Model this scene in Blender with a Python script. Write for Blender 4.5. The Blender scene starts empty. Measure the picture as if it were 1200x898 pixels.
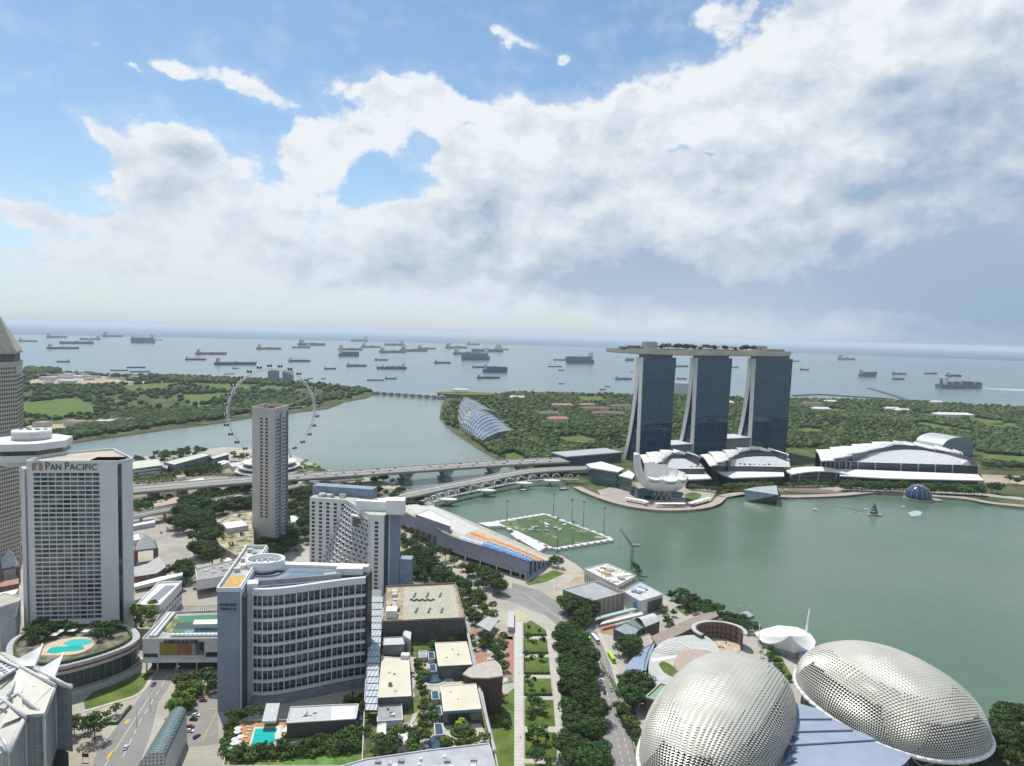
import bpy, bmesh, math, random
from mathutils import Vector, Matrix
R_ = math.radians
rnd = random.Random(7)
SC = bpy.context.scene
COL = SC.collection
# ------------------------------------------------------------------ camera
CAM_H, FOC, PITCH, ROLL = 218.0, 810.0, R_(4.0), R_(1.5)
cam_data = bpy.data.cameras.new('camera'); cam = bpy.data.objects.new('camera', cam_data); COL.objects.link(cam)
cam_data.sensor_width = 36.0; cam_data.lens = 36.0 * FOC / 1200.0
cam_data.clip_start = 1.0; cam_data.clip_end = 400000.0
cam.matrix_world = Matrix.Translation((0, 0, CAM_H)) @ Matrix.Rotation(R_(90) - PITCH, 4, 'X') @ Matrix.Rotation(ROLL, 4, 'Z')
SC.camera = cam
# ------------------------------------------------------------------ view
SC.view_settings.view_transform = 'Standard'; SC.view_settings.look = 'None'
SC.view_settings.exposure = 0.0; SC.view_settings.gamma = 1.0
SC.render.engine = 'CYCLES'
SC.cycles.use_denoising = True
SC.cycles.max_bounces = 5; SC.cycles.diffuse_bounces = 2; SC.cycles.glossy_bounces = 2
SC.cycles.transmission_bounces = 2; SC.cycles.transparent_max_bounces = 6; SC.cycles.volume_bounces = 0
SC.cycles.sample_clamp_indirect = 4.0

def ray(px, py):
    x = px - 600.0; y = 449.0 - py
    c, s = math.cos(ROLL), math.sin(ROLL)
    xx = x * c - y * s; yy = x * s + y * c
    cp, sp = math.cos(PITCH), math.sin(PITCH)
    return Vector((xx, FOC * cp + yy * sp, -FOC * sp + yy * cp))
def U(px, py, z=0.0):
    "world point at height z seen at photo pixel"
    d = ray(px, py); t = (z - CAM_H) / d.z
    return Vector((d.x * t, d.y * t, z))
def PJ(x, y, z):
    cp, sp = math.cos(PITCH), math.sin(PITCH); z = z - CAM_H
    f = y * cp - z * sp; u = y * sp + z * cp
    xx = x / f * FOC; yy = u / f * FOC
    c, s = math.cos(ROLL), math.sin(ROLL)
    return (600 + xx * c + yy * s, 449 + xx * s - yy * c)
def UH(p, pyt):
    "height at ground point p that reaches photo row pyt"
    lo, hi = -50.0, 400.0
    for i in range(40):
        m = (lo + hi) / 2
        if PJ(p.x, p.y, m)[1] > pyt: lo = m
        else: hi = m
    return m
def UL(pts, z=0.0): return [U(a, b, z) for a, b in pts]

# ------------------------------------------------------------------ sun
SUN_AZ, SUN_EL = R_(-32), R_(64)      # azimuth from +Y towards +X
sd = Vector((math.sin(SUN_AZ) * math.cos(SUN_EL), math.cos(SUN_AZ) * math.cos(SUN_EL), math.sin(SUN_EL)))
sl = bpy.data.lights.new('sun', 'SUN'); sl.energy = 4.4; sl.angle = R_(0.53); sl.color = (1.0, 0.955, 0.88)
so = bpy.data.objects.new('sun', sl); COL.objects.link(so)
so.rotation_euler = sd.to_track_quat('Z', 'Y').to_euler(); so.location = (0, 0, 600)

# ------------------------------------------------------------------ node helper
class NT:
    def __init__(s, tree): s.t = tree; s.n = tree.nodes; s.l = tree.links
    def put(s, inp, v):
        if hasattr(v, 'is_output') or isinstance(v, bpy.types.NodeSocket): s.l.new(v, inp)
        else: inp.default_value = v
    def m(s, op, a, b=0.0, c=0.0, clamp=False):
        n = s.n.new('ShaderNodeMath'); n.operation = op; n.use_clamp = clamp
        s.put(n.inputs[0], a)
        if len(n.inputs) > 1: s.put(n.inputs[1], b)
        if op in ('MULTIPLY_ADD', 'SMOOTH_MIN', 'SMOOTH_MAX', 'WRAP'): s.put(n.inputs[2], c)
        return n.outputs[0]
    def add(s, a, b): return s.m('ADD', a, b)
    def sub(s, a, b): return s.m('SUBTRACT', a, b)
    def mul(s, a, b): return s.m('MULTIPLY', a, b)
    def ramp(s, v, a, b, c=0.0, d=1.0, smooth=True):
        n = s.n.new('ShaderNodeMapRange'); n.interpolation_type = 'SMOOTHSTEP' if smooth else 'LINEAR'
        s.put(n.inputs['Value'], v); s.put(n.inputs['From Min'], a); s.put(n.inputs['From Max'], b)
        s.put(n.inputs['To Min'], c); s.put(n.inputs['To Max'], d); n.clamp = True
        return n.outputs[0]
    def mix(s, f, a, b, mode='MIX'):
        n = s.n.new('ShaderNodeMix'); n.data_type = 'RGBA'; n.blend_type = mode; n.clamp_factor = True; n.clamp_result = False
        s.put(n.inputs[0], f); s.put(n.inputs[6], a); s.put(n.inputs[7], b)
        return n.outputs[2]
    def noise(s, vec, scale, detail=4.0, rough=0.5, lac=2.0, dist=0.0, dim='3D'):
        n = s.n.new('ShaderNodeTexNoise'); n.noise_dimensions = dim
        if vec is not None: s.l.new(vec, n.inputs['Vector'])
        s.put(n.inputs['Scale'], scale); n.inputs['Detail'].default_value = detail
        n.inputs['Roughness'].default_value = rough; n.inputs['Lacunarity'].default_value = lac; n.inputs['Distortion'].default_value = dist
        return n.outputs[0]
    def comb(s, x, y, z):
        n = s.n.new('ShaderNodeCombineXYZ')
        for i, v in enumerate((x, y, z)): s.put(n.inputs[i], v)
        return n.outputs[0]
    def sep(s, v):
        n = s.n.new('ShaderNodeSeparateXYZ'); s.l.new(v, n.inputs[0]); return n.outputs
    def coord(s, k='Object'): return s.n.new('ShaderNodeTexCoord').outputs[k]
    def vmath(s, op, a, b=None):
        n = s.n.new('ShaderNodeVectorMath'); n.operation = op; s.put(n.inputs[0], a)
        if b is not None: s.put(n.inputs[1], b)
        return n.outputs[0]

def C4(c): return (c[0], c[1], c[2], 1.0)
# ------------------------------------------------------------------ sky: Nishita air with procedural cumulus
world = bpy.data.worlds.new('World'); SC.world = world; world.use_nodes = True
world.node_tree.nodes.clear()
W = NT(world.node_tree)
sky = W.n.new('ShaderNodeTexSky'); sky.sky_type = 'NISHITA'; sky.sun_disc = False
sky.sun_elevation = SUN_EL; sky.sun_rotation = SUN_AZ; sky.altitude = 200; sky.air_density = 1.0; sky.dust_density = 0.6; sky.ozone_density = 1.6
def azel(px, py):
    d = ray(px, py); return math.atan2(d.x, d.y), math.atan2(d.z, math.hypot(d.x, d.y))
dirv = W.coord('Generated'); dx, dy, dz = W.sep(dirv)[0:3]
az = W.m('ARCTAN2', dx, dy); el = W.m('ARCSINE', dz)
KPX = 1.0 / FOC
def cloud_field(az, el, blobs):
    acc = None
    for (px, py, rx, ry, w, rot) in blobs:
        a0, e0 = azel(px, py); rx = rx * KPX; ry = ry * KPX
        da = W.sub(az, a0); de = W.sub(el, e0)
        if rot:
            c, s_ = math.cos(R_(rot)), math.sin(R_(rot))
            u = W.add(W.mul(da, c / rx), W.mul(de, s_ / rx)); v = W.sub(W.mul(de, c / ry), W.mul(da, s_ / ry))
        else: u = W.mul(da, 1 / rx); v = W.mul(de, 1 / ry)
        r2 = W.m('MULTIPLY_ADD', u, u, W.mul(v, v))
        g = W.m('MULTIPLY', W.m('EXPONENT', W.mul(r2, -1.0)), w)
        acc = g if acc is None else W.add(acc, g)
    return acc
# warped coordinates give the cloud edges their cauliflower outline
wn = W.n.new('ShaderNodeTexNoise'); W.l.new(dirv, wn.inputs['Vector']); wn.inputs['Scale'].default_value = 7.0
wn.inputs['Detail'].default_value = 6.0; wn.inputs['Roughness'].default_value = 0.6
wx, wy, wz = W.sep(W.vmath('SUBTRACT', wn.outputs['Color'], (0.5, 0.5, 0.5)))[0:3]
azw = W.m('MULTIPLY_ADD', wx, 0.10, az); elw = W.m('MULTIPLY_ADD', wy, 0.075, el)
#__SKY__
BL = [(197,78,17,8,.8,0),(232,82,40,9,.50,-14),(285,98,45,14,.52,-22),(335,125,30,12,.45,-25),(165,86,12,3,.4,0),(112,150,34,14,.55,-38),(215,160,58,26,.66,-8),(180,205,60,26,.58,0),
 (120,262,110,26,.42,0),(265,245,80,46,.78,0),(375,190,36,30,.85,0),(340,165,40,22,.5,0),(440,118,50,20,.70,-12),(520,128,60,26,.85,-8),(600,155,50,26,.75,0),(560,190,70,36,.8,0),(430,160,50,22,.6,0),
 (470,270,70,40,1.0,0),(640,245,110,70,1.1,0),(545,300,120,50,.9,0),(690,195,60,45,1.0,0),(748,118,16,13,.65,0),(800,180,80,50,1.1,0),(865,115,48,34,.9,0),
 (930,150,100,70,1.2,0),(970,80,50,50,1.0,0),(1030,40,70,50,1.1,0),(1120,40,130,60,1.3,0),(1150,150,150,90,1.4,0),(1000,230,170,90,1.3,0),
 (820,280,140,80,1.1,0),(720,310,180,50,.8,0),(1150,290,200,80,1.2,0),(598,32,26,9,.78,-16),(662,64,9,7,.85,0),(635,46,22,6,.40,-30),(610,70,26,9,.30,0),(900,352,190,24,.7,0),(975,16,10,10,.5,0),
 (850,22,60,22,.42,10),(30,245,70,10,.40,-8),(60,310,120,18,.34,0),(350,318,170,36,.6,0),(200,325,140,26,.42,0),(60,215,50,8,.3,0),(20,345,60,5,.4,0)]
HOLE = [(802,174,22,7,.55,0),(455,212,52,26,.50,-10),(548,148,16,6,.35,0),(505,175,26,12,.35,0),(318,150,30,18,.45,0),(60,180,60,40,.3,0),(250,120,40,14,.3,0),(830,188,12,5,.5,0)]
base = W.sub(W.m('MINIMUM', cloud_field(azw, elw, BL), 0.88), cloud_field(azw, elw, HOLE))
n2 = W.noise(dirv, 9.0, 5.0, 0.55)
squash = W.vmath('MULTIPLY', dirv, (1.0, 1.0, 1.45))
vo = W.n.new('ShaderNodeTexVoronoi'); vo.feature = 'F1'; vo.inputs['Scale'].default_value = 15.0; vo.inputs['Detail'].default_value = 2.0; vo.inputs['Roughness'].default_value = 0.6; vo.normalize = True
W.l.new(W.vmath('ADD', squash, W.vmath('MULTIPLY', W.vmath('SUBTRACT', wn.outputs['Color'], (.5, .5, .5)), (.12, .12, .12))), vo.inputs['Vector'])
fA = W.noise(squash, 12.0, 9.0, 0.62)
off_ = W.vmath('ADD', squash, (-0.012, 0.0, 0.030))
fB = W.noise(off_, 12.0, 5.0, 0.58); gA = W.noise(squash, 5.0, 2.0, 0.5); gB = W.noise(W.vmath('ADD', squash, (-0.02, 0.0, 0.06)), 5.0, 2.0, 0.5)
v2 = W.n.new('ShaderNodeTexVoronoi'); v2.feature = 'F1'; v2.inputs['Scale'].default_value = 15.0; v2.inputs['Detail'].default_value = 1.0; v2.inputs['Roughness'].default_value = 0.6; v2.normalize = True
W.l.new(W.vmath('ADD', vo.inputs['Vector'].links[0].from_socket, (-0.006, 0.0, 0.016)), v2.inputs['Vector'])
dA = W.m('MULTIPLY_ADD', vo.outputs['Distance'], -0.90, fA)
dens = W.add(base, W.mul(W.sub(dA, 0.17), 1.30))
alpha = W.ramp(dens, 0.34, 0.66)
thin = W.mul(W.ramp(dens, -0.02, 0.5, 0.0, 0.26), W.ramp(n2, 0.3, 0.6))
rel = W.add(W.add(W.mul(W.sub(fA, fB), 2.0), W.mul(W.sub(gA, gB), 1.5)), W.mul(W.sub(v2.outputs['Distance'], vo.outputs['Distance']), 0.9))
GR = [(700,298,90,36,.50,0),(562,255,44,38,.48,0),(620,330,120,22,.28,0),(900,345,170,20,.75,0),(1090,325,170,38,.55,0),(1195,370,120,70,.75,0),(1075,118,55,32,.48,0),(1175,195,90,45,.55,0),
 (985,215,45,36,.42,0),(1050,265,90,40,.32,0),(1195,110,40,50,.4,0),(300,268,50,22,.3,0),(205,212,40,16,.2,0),(790,328,120,28,.4,0),(500,315,110,24,.25,0),(660,165,22,9,.25,0),(860,250,60,30,.2,0)]
gray = W.mul(cloud_field(azw, elw, GR), 1.45)
gray = W.m('MULTIPLY_ADD', W.sub(n2, 0.50), 0.9, gray)
edge = W.ramp(dens, 0.45, 1.0, 0.0, 0.22)
shade = W.ramp(W.sub(W.add(gray, edge), rel), 0.06, 1.25, 0.0, 1.0, smooth=False)
ccol = W.mix(shade, C4((8.6, 9.1, 9.5)), C4((3.3, 4.5, 6.0)))
nish = W.vmath('MULTIPLY', sky.outputs[0], (1.16, 1.30, 1.33))
c1 = W.mix(W.m('MAXIMUM', alpha, thin), nish, ccol)
hz = W.m('EXPONENT', W.mul(W.m('MAXIMUM', el, 0.0), -11.0))
rain = W.mul(W.ramp(az, 0.28, 0.62), W.ramp(el, 0.26, 0.02))
hcol = W.mix(rain, C4((6.1, 7.1, 8.1)), C4((3.2, 4.5, 6.0)))
c2 = W.mix(W.m('MAXIMUM', W.mul(hz, 0.88), W.mul(rain, 0.75)), c1, hcol)
c2 = W.mix(W.ramp(el, 0.0, -0.003), c2, W.mix(rain, C4((2.4, 3.6, 4.5)), C4((1.6, 2.7, 3.8))))
back = W.ramp(dy, -0.25, 0.35)
c3 = W.mix(back, C4((4.9, 5.7, 6.8)), c2)
bg = W.n.new('ShaderNodeBackground'); W.l.new(c3, bg.inputs[0]); bg.inputs[1].default_value = 0.10
wo = W.n.new('ShaderNodeOutputWorld'); W.l.new(bg.outputs[0], wo.inputs[0])
world.cycles.sampling_method = 'MANUAL'; world.cycles.sample_map_resolution = 512
import numpy as np
# ------------------------------------------------------------------ materials
MATS = {}
def M(name, col, rough=0.8, metal=0.0, var=0.12, scale=0.3, bump=0.0, spec=0.5, fine=None, col2=None, emit=None, coat=0.0, streak=False):
    if name in MATS: return MATS[name]
    m = bpy.data.materials.new(name); m.use_nodes = True; N = NT(m.node_tree); b = N.n['Principled BSDF']
    co = N.coord('Object')
    if streak: co = N.vmath('MULTIPLY', co, (1, 1, 0.12))
    a = N.noise(co, scale, 5.0, 0.6)
    lo = tuple(max(0, c * (1 - var)) for c in col); hi = tuple(min(1, c * (1 + var)) for c in (col2 or col))
    v = N.ramp(a, 0.32, 0.68)
    c = N.mix(v, C4(lo), C4(hi))
    if fine:
        f = N.noise(co, fine, 3.0, 0.6); c = N.mix(N.ramp(f, 0.3, 0.7, 0.0, 0.5), c, C4(tuple(x * 0.72 for x in col)))
    N.l.new(c, b.inputs['Base Color'])
    b.inputs['Roughness'].default_value = rough; b.inputs['Metallic'].default_value = metal
    b.inputs['Specular IOR Level'].default_value = spec
    if bump:
        bn = N.n.new('ShaderNodeBump'); bn.inputs['Strength'].default_value = bump; bn.inputs['Distance'].default_value = 0.3
        N.l.new(N.noise(co, (fine or scale * 4), 4.0, 0.6), bn.inputs['Height']); N.l.new(bn.outputs[0], b.inputs['Normal'])
    MATS[name] = m; return m
def grid_mat(name, col, line, sx, sy, w=0.06, rough=0.7, axes='xy', rot=0.0, var=0.1, metal=0.0, scale=0.2, cell=0.0, off=(0, 0)):
    "a surface laid out in panels sx by sy metres with joints of another colour"
    if name in MATS: return MATS[name]
    m = bpy.data.materials.new(name); m.use_nodes = True; N = NT(m.node_tree); b = N.n['Principled BSDF']
    co = N.coord('Object')
    if rot:
        r = N.n.new('ShaderNodeVectorRotate'); r.rotation_type = 'Z_AXIS'; N.l.new(co, r.inputs['Vector']); r.inputs['Angle'].default_value = rot; co = r.outputs[0]
    X, Y, Z = N.sep(co)[0:3]
    A = {'x': X, 'y': Y, 'z': Z}
    u = N.m('MULTIPLY_ADD', A[axes[0]], 1 / sx, off[0]); v = N.m('MULTIPLY_ADD', A[axes[1]], 1 / sy, off[1])
    fu = N.m('FRACT', u); fv = N.m('FRACT', v)
    lu = N.m('LESS_THAN', fu, w / sx * 1.0); lv = N.m('LESS_THAN', fv, w / sy)
    ln = N.m('MAXIMUM', lu, lv)
    a = N.ramp(N.noise(co, scale, 4.0, 0.6), 0.3, 0.7)
    c = N.mix(a, C4(tuple(x * (1 - var) for x in col)), C4(tuple(min(1, x * (1 + var)) for x in col)))
    if cell:
        wn = N.n.new('ShaderNodeTexWhiteNoise'); wn.noise_dimensions = '2D'
        N.l.new(N.comb(N.m('FLOOR', u), N.m('FLOOR', v), 0.0), wn.inputs['Vector'])
        c = N.mix(N.mul(wn.outputs['Value'], cell), c, C4(tuple(x * 0.35 for x in col)))
    c = N.mix(ln, c, C4(line)); N.l.new(c, b.inputs['Base Color'])
    b.inputs['Roughness'].default_value = rough; b.inputs['Metallic'].default_value = metal
    MATS[name] = m; return m
def glass(name, col=(0.03, 0.05, 0.07), rough=0.08, var=0.3, scale=0.5):
    return M(name, col, rough, 0.0, var, scale, spec=0.9)

concrete = M('concrete', (0.46, 0.44, 0.40), 0.9, var=0.14, scale=0.08, fine=1.3)
white = M('white_paint', (0.78, 0.78, 0.77), 0.6, var=0.05, scale=0.1)
whitish = M('weathered_white', (0.66, 0.66, 0.64), 0.75, var=0.10, scale=0.15, fine=0.9)
lgrey = M('light_grey', (0.50, 0.51, 0.52), 0.7, var=0.08, scale=0.1)
mgrey = M('mid_grey', (0.28, 0.29, 0.30), 0.7, var=0.12, scale=0.2)
dgrey = M('dark_grey', (0.09, 0.095, 0.10), 0.6, var=0.2, scale=0.2)
black = M('near_black', (0.02, 0.02, 0.022), 0.5)
steel = M('steel', (0.55, 0.56, 0.57), 0.4, 0.6)
dglass = glass('dark_glass', (0.018, 0.026, 0.035))
bglass = glass('blue_glass', (0.03, 0.07, 0.12))
gglass = glass('green_glass', (0.06, 0.12, 0.13))
brown = M('brown_timber', (0.16, 0.10, 0.07), 0.8, var=0.25, scale=0.4)
terra = M('terracotta', (0.36, 0.19, 0.13), 0.85, var=0.15, scale=0.4)

# ------------------------------------------------------------------ mesh builder
class MB:
    def __init__(s): s.v = []; s.f = []; s.mi = []; s.sm = []
    def face(s, pts, mi=0, smooth=False):
        b = len(s.v); s.v += [tuple(p) for p in pts]; s.f.append(tuple(range(b, b + len(pts)))); s.mi.append(mi); s.sm.append(smooth)
    def raw(s, vs, fs, mi=0, smooth=False):
        b = len(s.v); s.v += [tuple(p) for p in vs]
        for f in fs: s.f.append(tuple(b + i for i in f)); s.mi.append(mi); s.sm.append(smooth)
    def prism(s, poly, z0, z1, ms=0, mt=None, bottom=False):
        "poly: xy points; sides ms, top mt"
        mt = ms if mt is None else mt
        P = [(p[0], p[1]) for p in poly]
        A = sum(P[i][0] * P[(i + 1) % len(P)][1] - P[(i + 1) % len(P)][0] * P[i][1] for i in range(len(P)))
        if A < 0: P = P[::-1]
        n = len(P); b = len(s.v)
        s.v += [(x, y, z0) for x, y in P] + [(x, y, z1) for x, y in P]
        for i in range(n):
            j = (i + 1) % n; s.f.append((b + i, b + j, b + n + j, b + n + i)); s.mi.append(ms); s.sm.append(False)
        s.f.append(tuple(b + n + i for i in range(n))); s.mi.append(mt); s.sm.append(False)
        if bottom: s.f.append(tuple(b + n - 1 - i for i in range(n))); s.mi.append(ms); s.sm.append(False)
    def box(s, c, size, rz=0.0, mi=0, mt=None):
        hx, hy, hz = size[0] / 2, size[1] / 2, size[2] / 2; ca, sa = math.cos(rz), math.sin(rz)
        P = [(c[0] + x * ca - y * sa, c[1] + x * sa + y * ca) for x, y in ((-hx, -hy), (hx, -hy), (hx, hy), (-hx, hy))]
        s.prism(P, c[2] - hz, c[2] + hz, mi, mt, bottom=True)
    def tube(s, p0, p1, r0, r1=None, n=8, mi=0, cap=True, smooth=True):
        r1 = r0 if r1 is None else r1; p0 = Vector(p0); p1 = Vector(p1); d = (p1 - p0)
        if d.length < 1e-6: return
        q = d.to_track_quat('Z', 'Y'); b = len(s.v)
        for p, r in ((p0, r0), (p1, r1)):
            for i in range(n):
                a = 2 * math.pi * i / n; s.v.append(tuple(p + q @ Vector((r * math.cos(a), r * math.sin(a), 0))))
        for i in range(n):
            j = (i + 1) % n; s.f.append((b + i, b + j, b + n + j, b + n + i)); s.mi.append(mi); s.sm.append(smooth)
        if cap:
            s.f.append(tuple(b + n - 1 - i for i in range(n))); s.mi.append(mi); s.sm.append(False)
            s.f.append(tuple(b + n + i for i in range(n))); s.mi.append(mi); s.sm.append(False)
    def grid(s, rows, mi=0, smooth=True, closed=False):
        "rows: list of lists of points"
        b = len(s.v); m = len(rows[0])
        for r in rows: s.v += [tuple(p) for p in r]
        for i in range(len(rows) - 1):
            for j in range(m if closed else m - 1):
                k = (j + 1) % m
                s.f.append((b + i * m + j, b + i * m + k, b + (i + 1) * m + k, b + (i + 1) * m + j)); s.mi.append(mi); s.sm.append(smooth)
    def strip(s, pts, w, z0, z1, mi=0, mt=None):
        "a ribbon of width w along xy pts"
        L, R = offset(pts, w / 2), offset(pts, -w / 2)
        for i in range(len(pts) - 1): s.prism([L[i], L[i + 1], R[i + 1], R[i]], z0, z1, mi, mt)
    def build(s, name, mats, parent=None, world_space=True):
        if not isinstance(mats, (list, tuple)): mats = [mats]
        me = bpy.data.meshes.new(name)
        off = Vector((0, 0, 0))
        if parent is not None and world_space:
            off = Vector(parent.location)
            if parent.parent is not None: off += Vector(parent.parent.location)
        me.from_pydata([(v[0] - off.x, v[1] - off.y, v[2] - off.z) for v in s.v], [], s.f)
        for m in mats: me.materials.append(m)
        me.polygons.foreach_set('material_index', s.mi); me.polygons.foreach_set('use_smooth', s.sm); me.update()
        o = bpy.data.objects.new(name, me); COL.objects.link(o)
        if parent is not None: o.parent = parent
        return o
def offset(pts, d):
    out = []
    for i, p in enumerate(pts):
        a = pts[max(0, i - 1)]; b = pts[min(len(pts) - 1, i + 1)]
        t = Vector((b[0] - a[0], b[1] - a[1])).normalized(); out.append((p[0] - t.y * d, p[1] + t.x * d))
    return out
def lerp(a, b, t): return tuple(a[i] + (b[i] - a[i]) * t for i in range(len(a)))
def smooth_path(pts, k=4):
    "Catmull-Rom through xy or xyz points"
    out = []
    for i in range(len(pts) - 1):
        p0 = pts[max(0, i - 1)]; p1 = pts[i]; p2 = pts[i + 1]; p3 = pts[min(len(pts) - 1, i + 2)]
        for j in range(k):
            t = j / k
            out.append(tuple(0.5 * ((2 * p1[d]) + (-p0[d] + p2[d]) * t + (2 * p0[d] - 5 * p1[d] + 4 * p2[d] - p3[d]) * t * t + (-p0[d] + 3 * p1[d] - 3 * p2[d] + p3[d]) * t ** 3) for d in range(len(p1))))
    out.append(tuple(pts[-1])); return out
def thing(name, label, cat, loc=(0, 0, 0), group=None, rz=0.0):
    o = bpy.data.objects.new(name, None); COL.objects.link(o); o.location = loc; o.rotation_euler.z = rz; o.empty_display_size = 0.5
    o['label'] = label; o['category'] = cat
    if group: o['group'] = group
    bpy.context.view_layer.update
    return o
def tag(o, label, cat, group=None):
    o['label'] = label; o['category'] = cat
    if group: o['group'] = group
    return o
def struct(name, mb, mats):
    o = mb.build(name, mats); o['kind'] = 'structure'; return o
def dup(root, loc, rz=0.0, label=None, scale=None):
    r = root.copy(); COL.objects.link(r); r.location = loc; r.rotation_euler.z = rz
    if scale: r.scale = scale if isinstance(scale, tuple) else (scale,) * 3
    if label: r['label'] = label
    for ch in root.children:
        c = ch.copy(); COL.objects.link(c); c.parent = r
        for g in ch.children:
            d = g.copy(); COL.objects.link(d); d.parent = c
    return r
def rects(parent, name, items, mat, limit=100, stuff_name=None):
    """openings or panes of one thing: items are (corner, u, v, n, proud) boxes; the largest `limit` as parts, the rest as ONE stuff part"""
    cp = Vector((0, 0, CAM_H))
    items = sorted(items, key=lambda it: (Vector(it[0]) - cp).length)
    rest = MB()
    off = Vector(parent.location)
    for k, (c, u, v, n, pr) in enumerate(items):
        c = Vector(c); u = Vector(u); v = Vector(v); n = Vector(n).normalized() * pr
        P = [c, c + u, c + u + v, c + v]; Q = [p + n for p in P]
        mb = MB() if k < limit else rest
        if pr > 0:
            mb.raw(P + Q, [(4, 5, 6, 7), (0, 4, 7, 3), (1, 2, 6, 5), (3, 7, 6, 2), (0, 1, 5, 4)])
        else: mb.raw(P, [(0, 1, 2, 3)])
        if k < limit: mb.build(name, mat, parent)
    if rest.v:
        o = rest.build(name + ('_field' if not stuff_name else stuff_name), mat, parent); o['kind'] = 'stuff'
def inside(p, poly):
    x, y = p[0], p[1]; c = False; n = len(poly); j = n - 1
    for i in range(n):
        xi, yi, xj, yj = poly[i][0], poly[i][1], poly[j][0], poly[j][1]
        if (yi > y) != (yj > y) and x < (xj - xi) * (y - yi) / (yj - yi) + xi: c = not c
        j = i
    return c
# ------------------------------------------------------------------ water: one sheet to the horizon
wm = bpy.data.materials.new('water'); wm.use_nodes = True; N = NT(wm.node_tree); b = N.n['Principled BSDF']
co = N.coord('Object'); X, Y, Z = N.sep(co)[0:3]
q1 = N.noise(co, 0.0035, 6.0, 0.62); q2 = N.noise(N.vmath('MULTIPLY', co, (1.0, 3.5, 1.0)), 0.0012, 5.0, 0.6)
green = N.mix(N.ramp(q1, 0.3, 0.7), C4((0.078, 0.138, 0.092)), C4((0.108, 0.168, 0.118)))
chan = N.mix(N.ramp(q1, 0.3, 0.7), C4((0.15, 0.205, 0.185)), C4((0.18, 0.235, 0.21)))
sea = N.mix(N.ramp(q2, 0.35, 0.65), C4((0.10, 0.17, 0.185)), C4((0.13, 0.20, 0.205)))
bayedge = N.ramp(N.m('MULTIPLY_ADD', X, -0.12, Y), 1080.0, 1240.0)
c = N.mix(bayedge, green, chan); c = N.mix(N.ramp(Y, 2300.0, 2700.0), c, sea); N.l.new(c, b.inputs['Base Color'])
b.inputs['Roughness'].default_value = 0.22; b.inputs['IOR'].default_value = 1.33; b.inputs['Specular IOR Level'].default_value = 0.5
bn = N.n.new('ShaderNodeBump'); bn.inputs['Strength'].default_value = 0.55; bn.inputs['Distance'].default_value = 0.5
wv = N.add(N.mul(N.noise(co, 0.11, 5.0, 0.65), N.ramp(N.noise(N.vmath('MULTIPLY', co, (1, .45, 1)), 0.006, 4.0, 0.6), .4, .6, .5, 2.2)), N.mul(N.noise(N.vmath('MULTIPLY', co, (1, 2.2, 1)), 0.012, 3.0, 0.5), 1.6))
N.l.new(wv, bn.inputs['Height']); N.l.new(bn.outputs[0], b.inputs['Normal'])
mb = MB()
mb.face([(14500 * math.cos(2 * math.pi * k / 96), 14500 * math.sin(2 * math.pi * k / 96), -2.6) for k in range(96)]); struct('sea', mb, wm)

paving = M('pale_paving', (0.40, 0.375, 0.32), 0.9, var=0.16, scale=0.03, fine=0.5)
lawn = M('lawn', (0.085, 0.145, 0.028), 0.95, var=0.30, scale=0.06, fine=0.8, col2=(0.12, 0.16, 0.04), spec=0.2)
scrub = M('scrub', (0.050, 0.080, 0.024), 0.95, var=0.35, scale=0.02, fine=0.12, col2=(0.10, 0.11, 0.045), spec=0.2)
asphalt = M('asphalt', (0.25, 0.245, 0.235), 0.9, var=0.12, scale=0.04, fine=0.7)
stonewall = M('quay_stone', (0.30, 0.27, 0.22), 0.9, var=0.2, scale=0.2)
sand = M('bare_ground', (0.40, 0.33, 0.24), 0.95, var=0.22, scale=0.02, fine=0.3)
deckst = M('promenade_stone', (0.36, 0.33, 0.29), 0.9, var=0.15, scale=0.06, fine=0.6)
def land(name, pts, mats, z=0.0, smooth=0):
    P = [tuple(p[:2]) for p in UL(pts, z)]
    if smooth: P = [q[:2] for q in smooth_path(P + [P[0]], smooth)][:-1]
    mb = MB(); mb.prism(P, -6.0, z, 1, 0); return struct(name, mb, mats)
CITY = [(-700,1500),(-700,620),(-250,560),(60,545),(100,540),(155,537),(200,531),(262,524),(300,526),(345,534),(372,546),(400,556),(430,560),(470,570),(500,584),(512,594),(545,608),(600,632),
        (640,650),(658,651),(676,662),(688,672),(745,688),(777,697),(805,710),(850,722),(872,735),(892,742),(934,745),(960,768),(1010,800),(1100,830),(1160,845),(1230,852),(1500,870),(1700,1500)]
land('city_ground', CITY, [paving, stonewall])
SOUTH = [(523,466),(517,475),(515,490),(530,505),(545,515),(560,525),(580,536),(597,544),(620,552),(640,556),(655,562),(668,568),(676,573),(696,582),(730,593),(772,599),(812,598),(836,593),(846,584),(870,579),
         (890,580),(925,583),(985,581),(1030,577),(1080,581),(1130,585),(1165,591),(1200,595),(1350,600),(1500,540),(1400,500),(1300,487),(1200,478),(1130,474),(1065,470),(1000,470),(960,468),(900,467),(760,463),(700,461),(650,459),(600,460),(560,463)]
land('south_ground', SOUTH, [scrub, stonewall])
EAST = [(-400,560),(-100,545),(80,519),(130,512),(200,502),(250,496),(300,488),(345,483),(385,478),(405,470),(430,466),(440,461),(436,457),(415,453),(350,447),(300,444),(250,442),(205,440),(150,439),(110,438),(80,436),(30,432),(-150,426),(-500,430)]
land('east_ground', EAST, [scrub, sand])
LAWNS_E = [[(20,473),(88,466),(113,477),(110,485),(64,490),(20,487)],[(140,452),(212,448),(190,457),(150,461)],[(205,463),(275,461),(236,474),(222,473)],[(240,450),(300,452),(292,458),(244,457)],[(55,494),(88,491),(92,497),(60,500)],[(310,452),(345,454),(330,459),(305,458)]]
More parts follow.
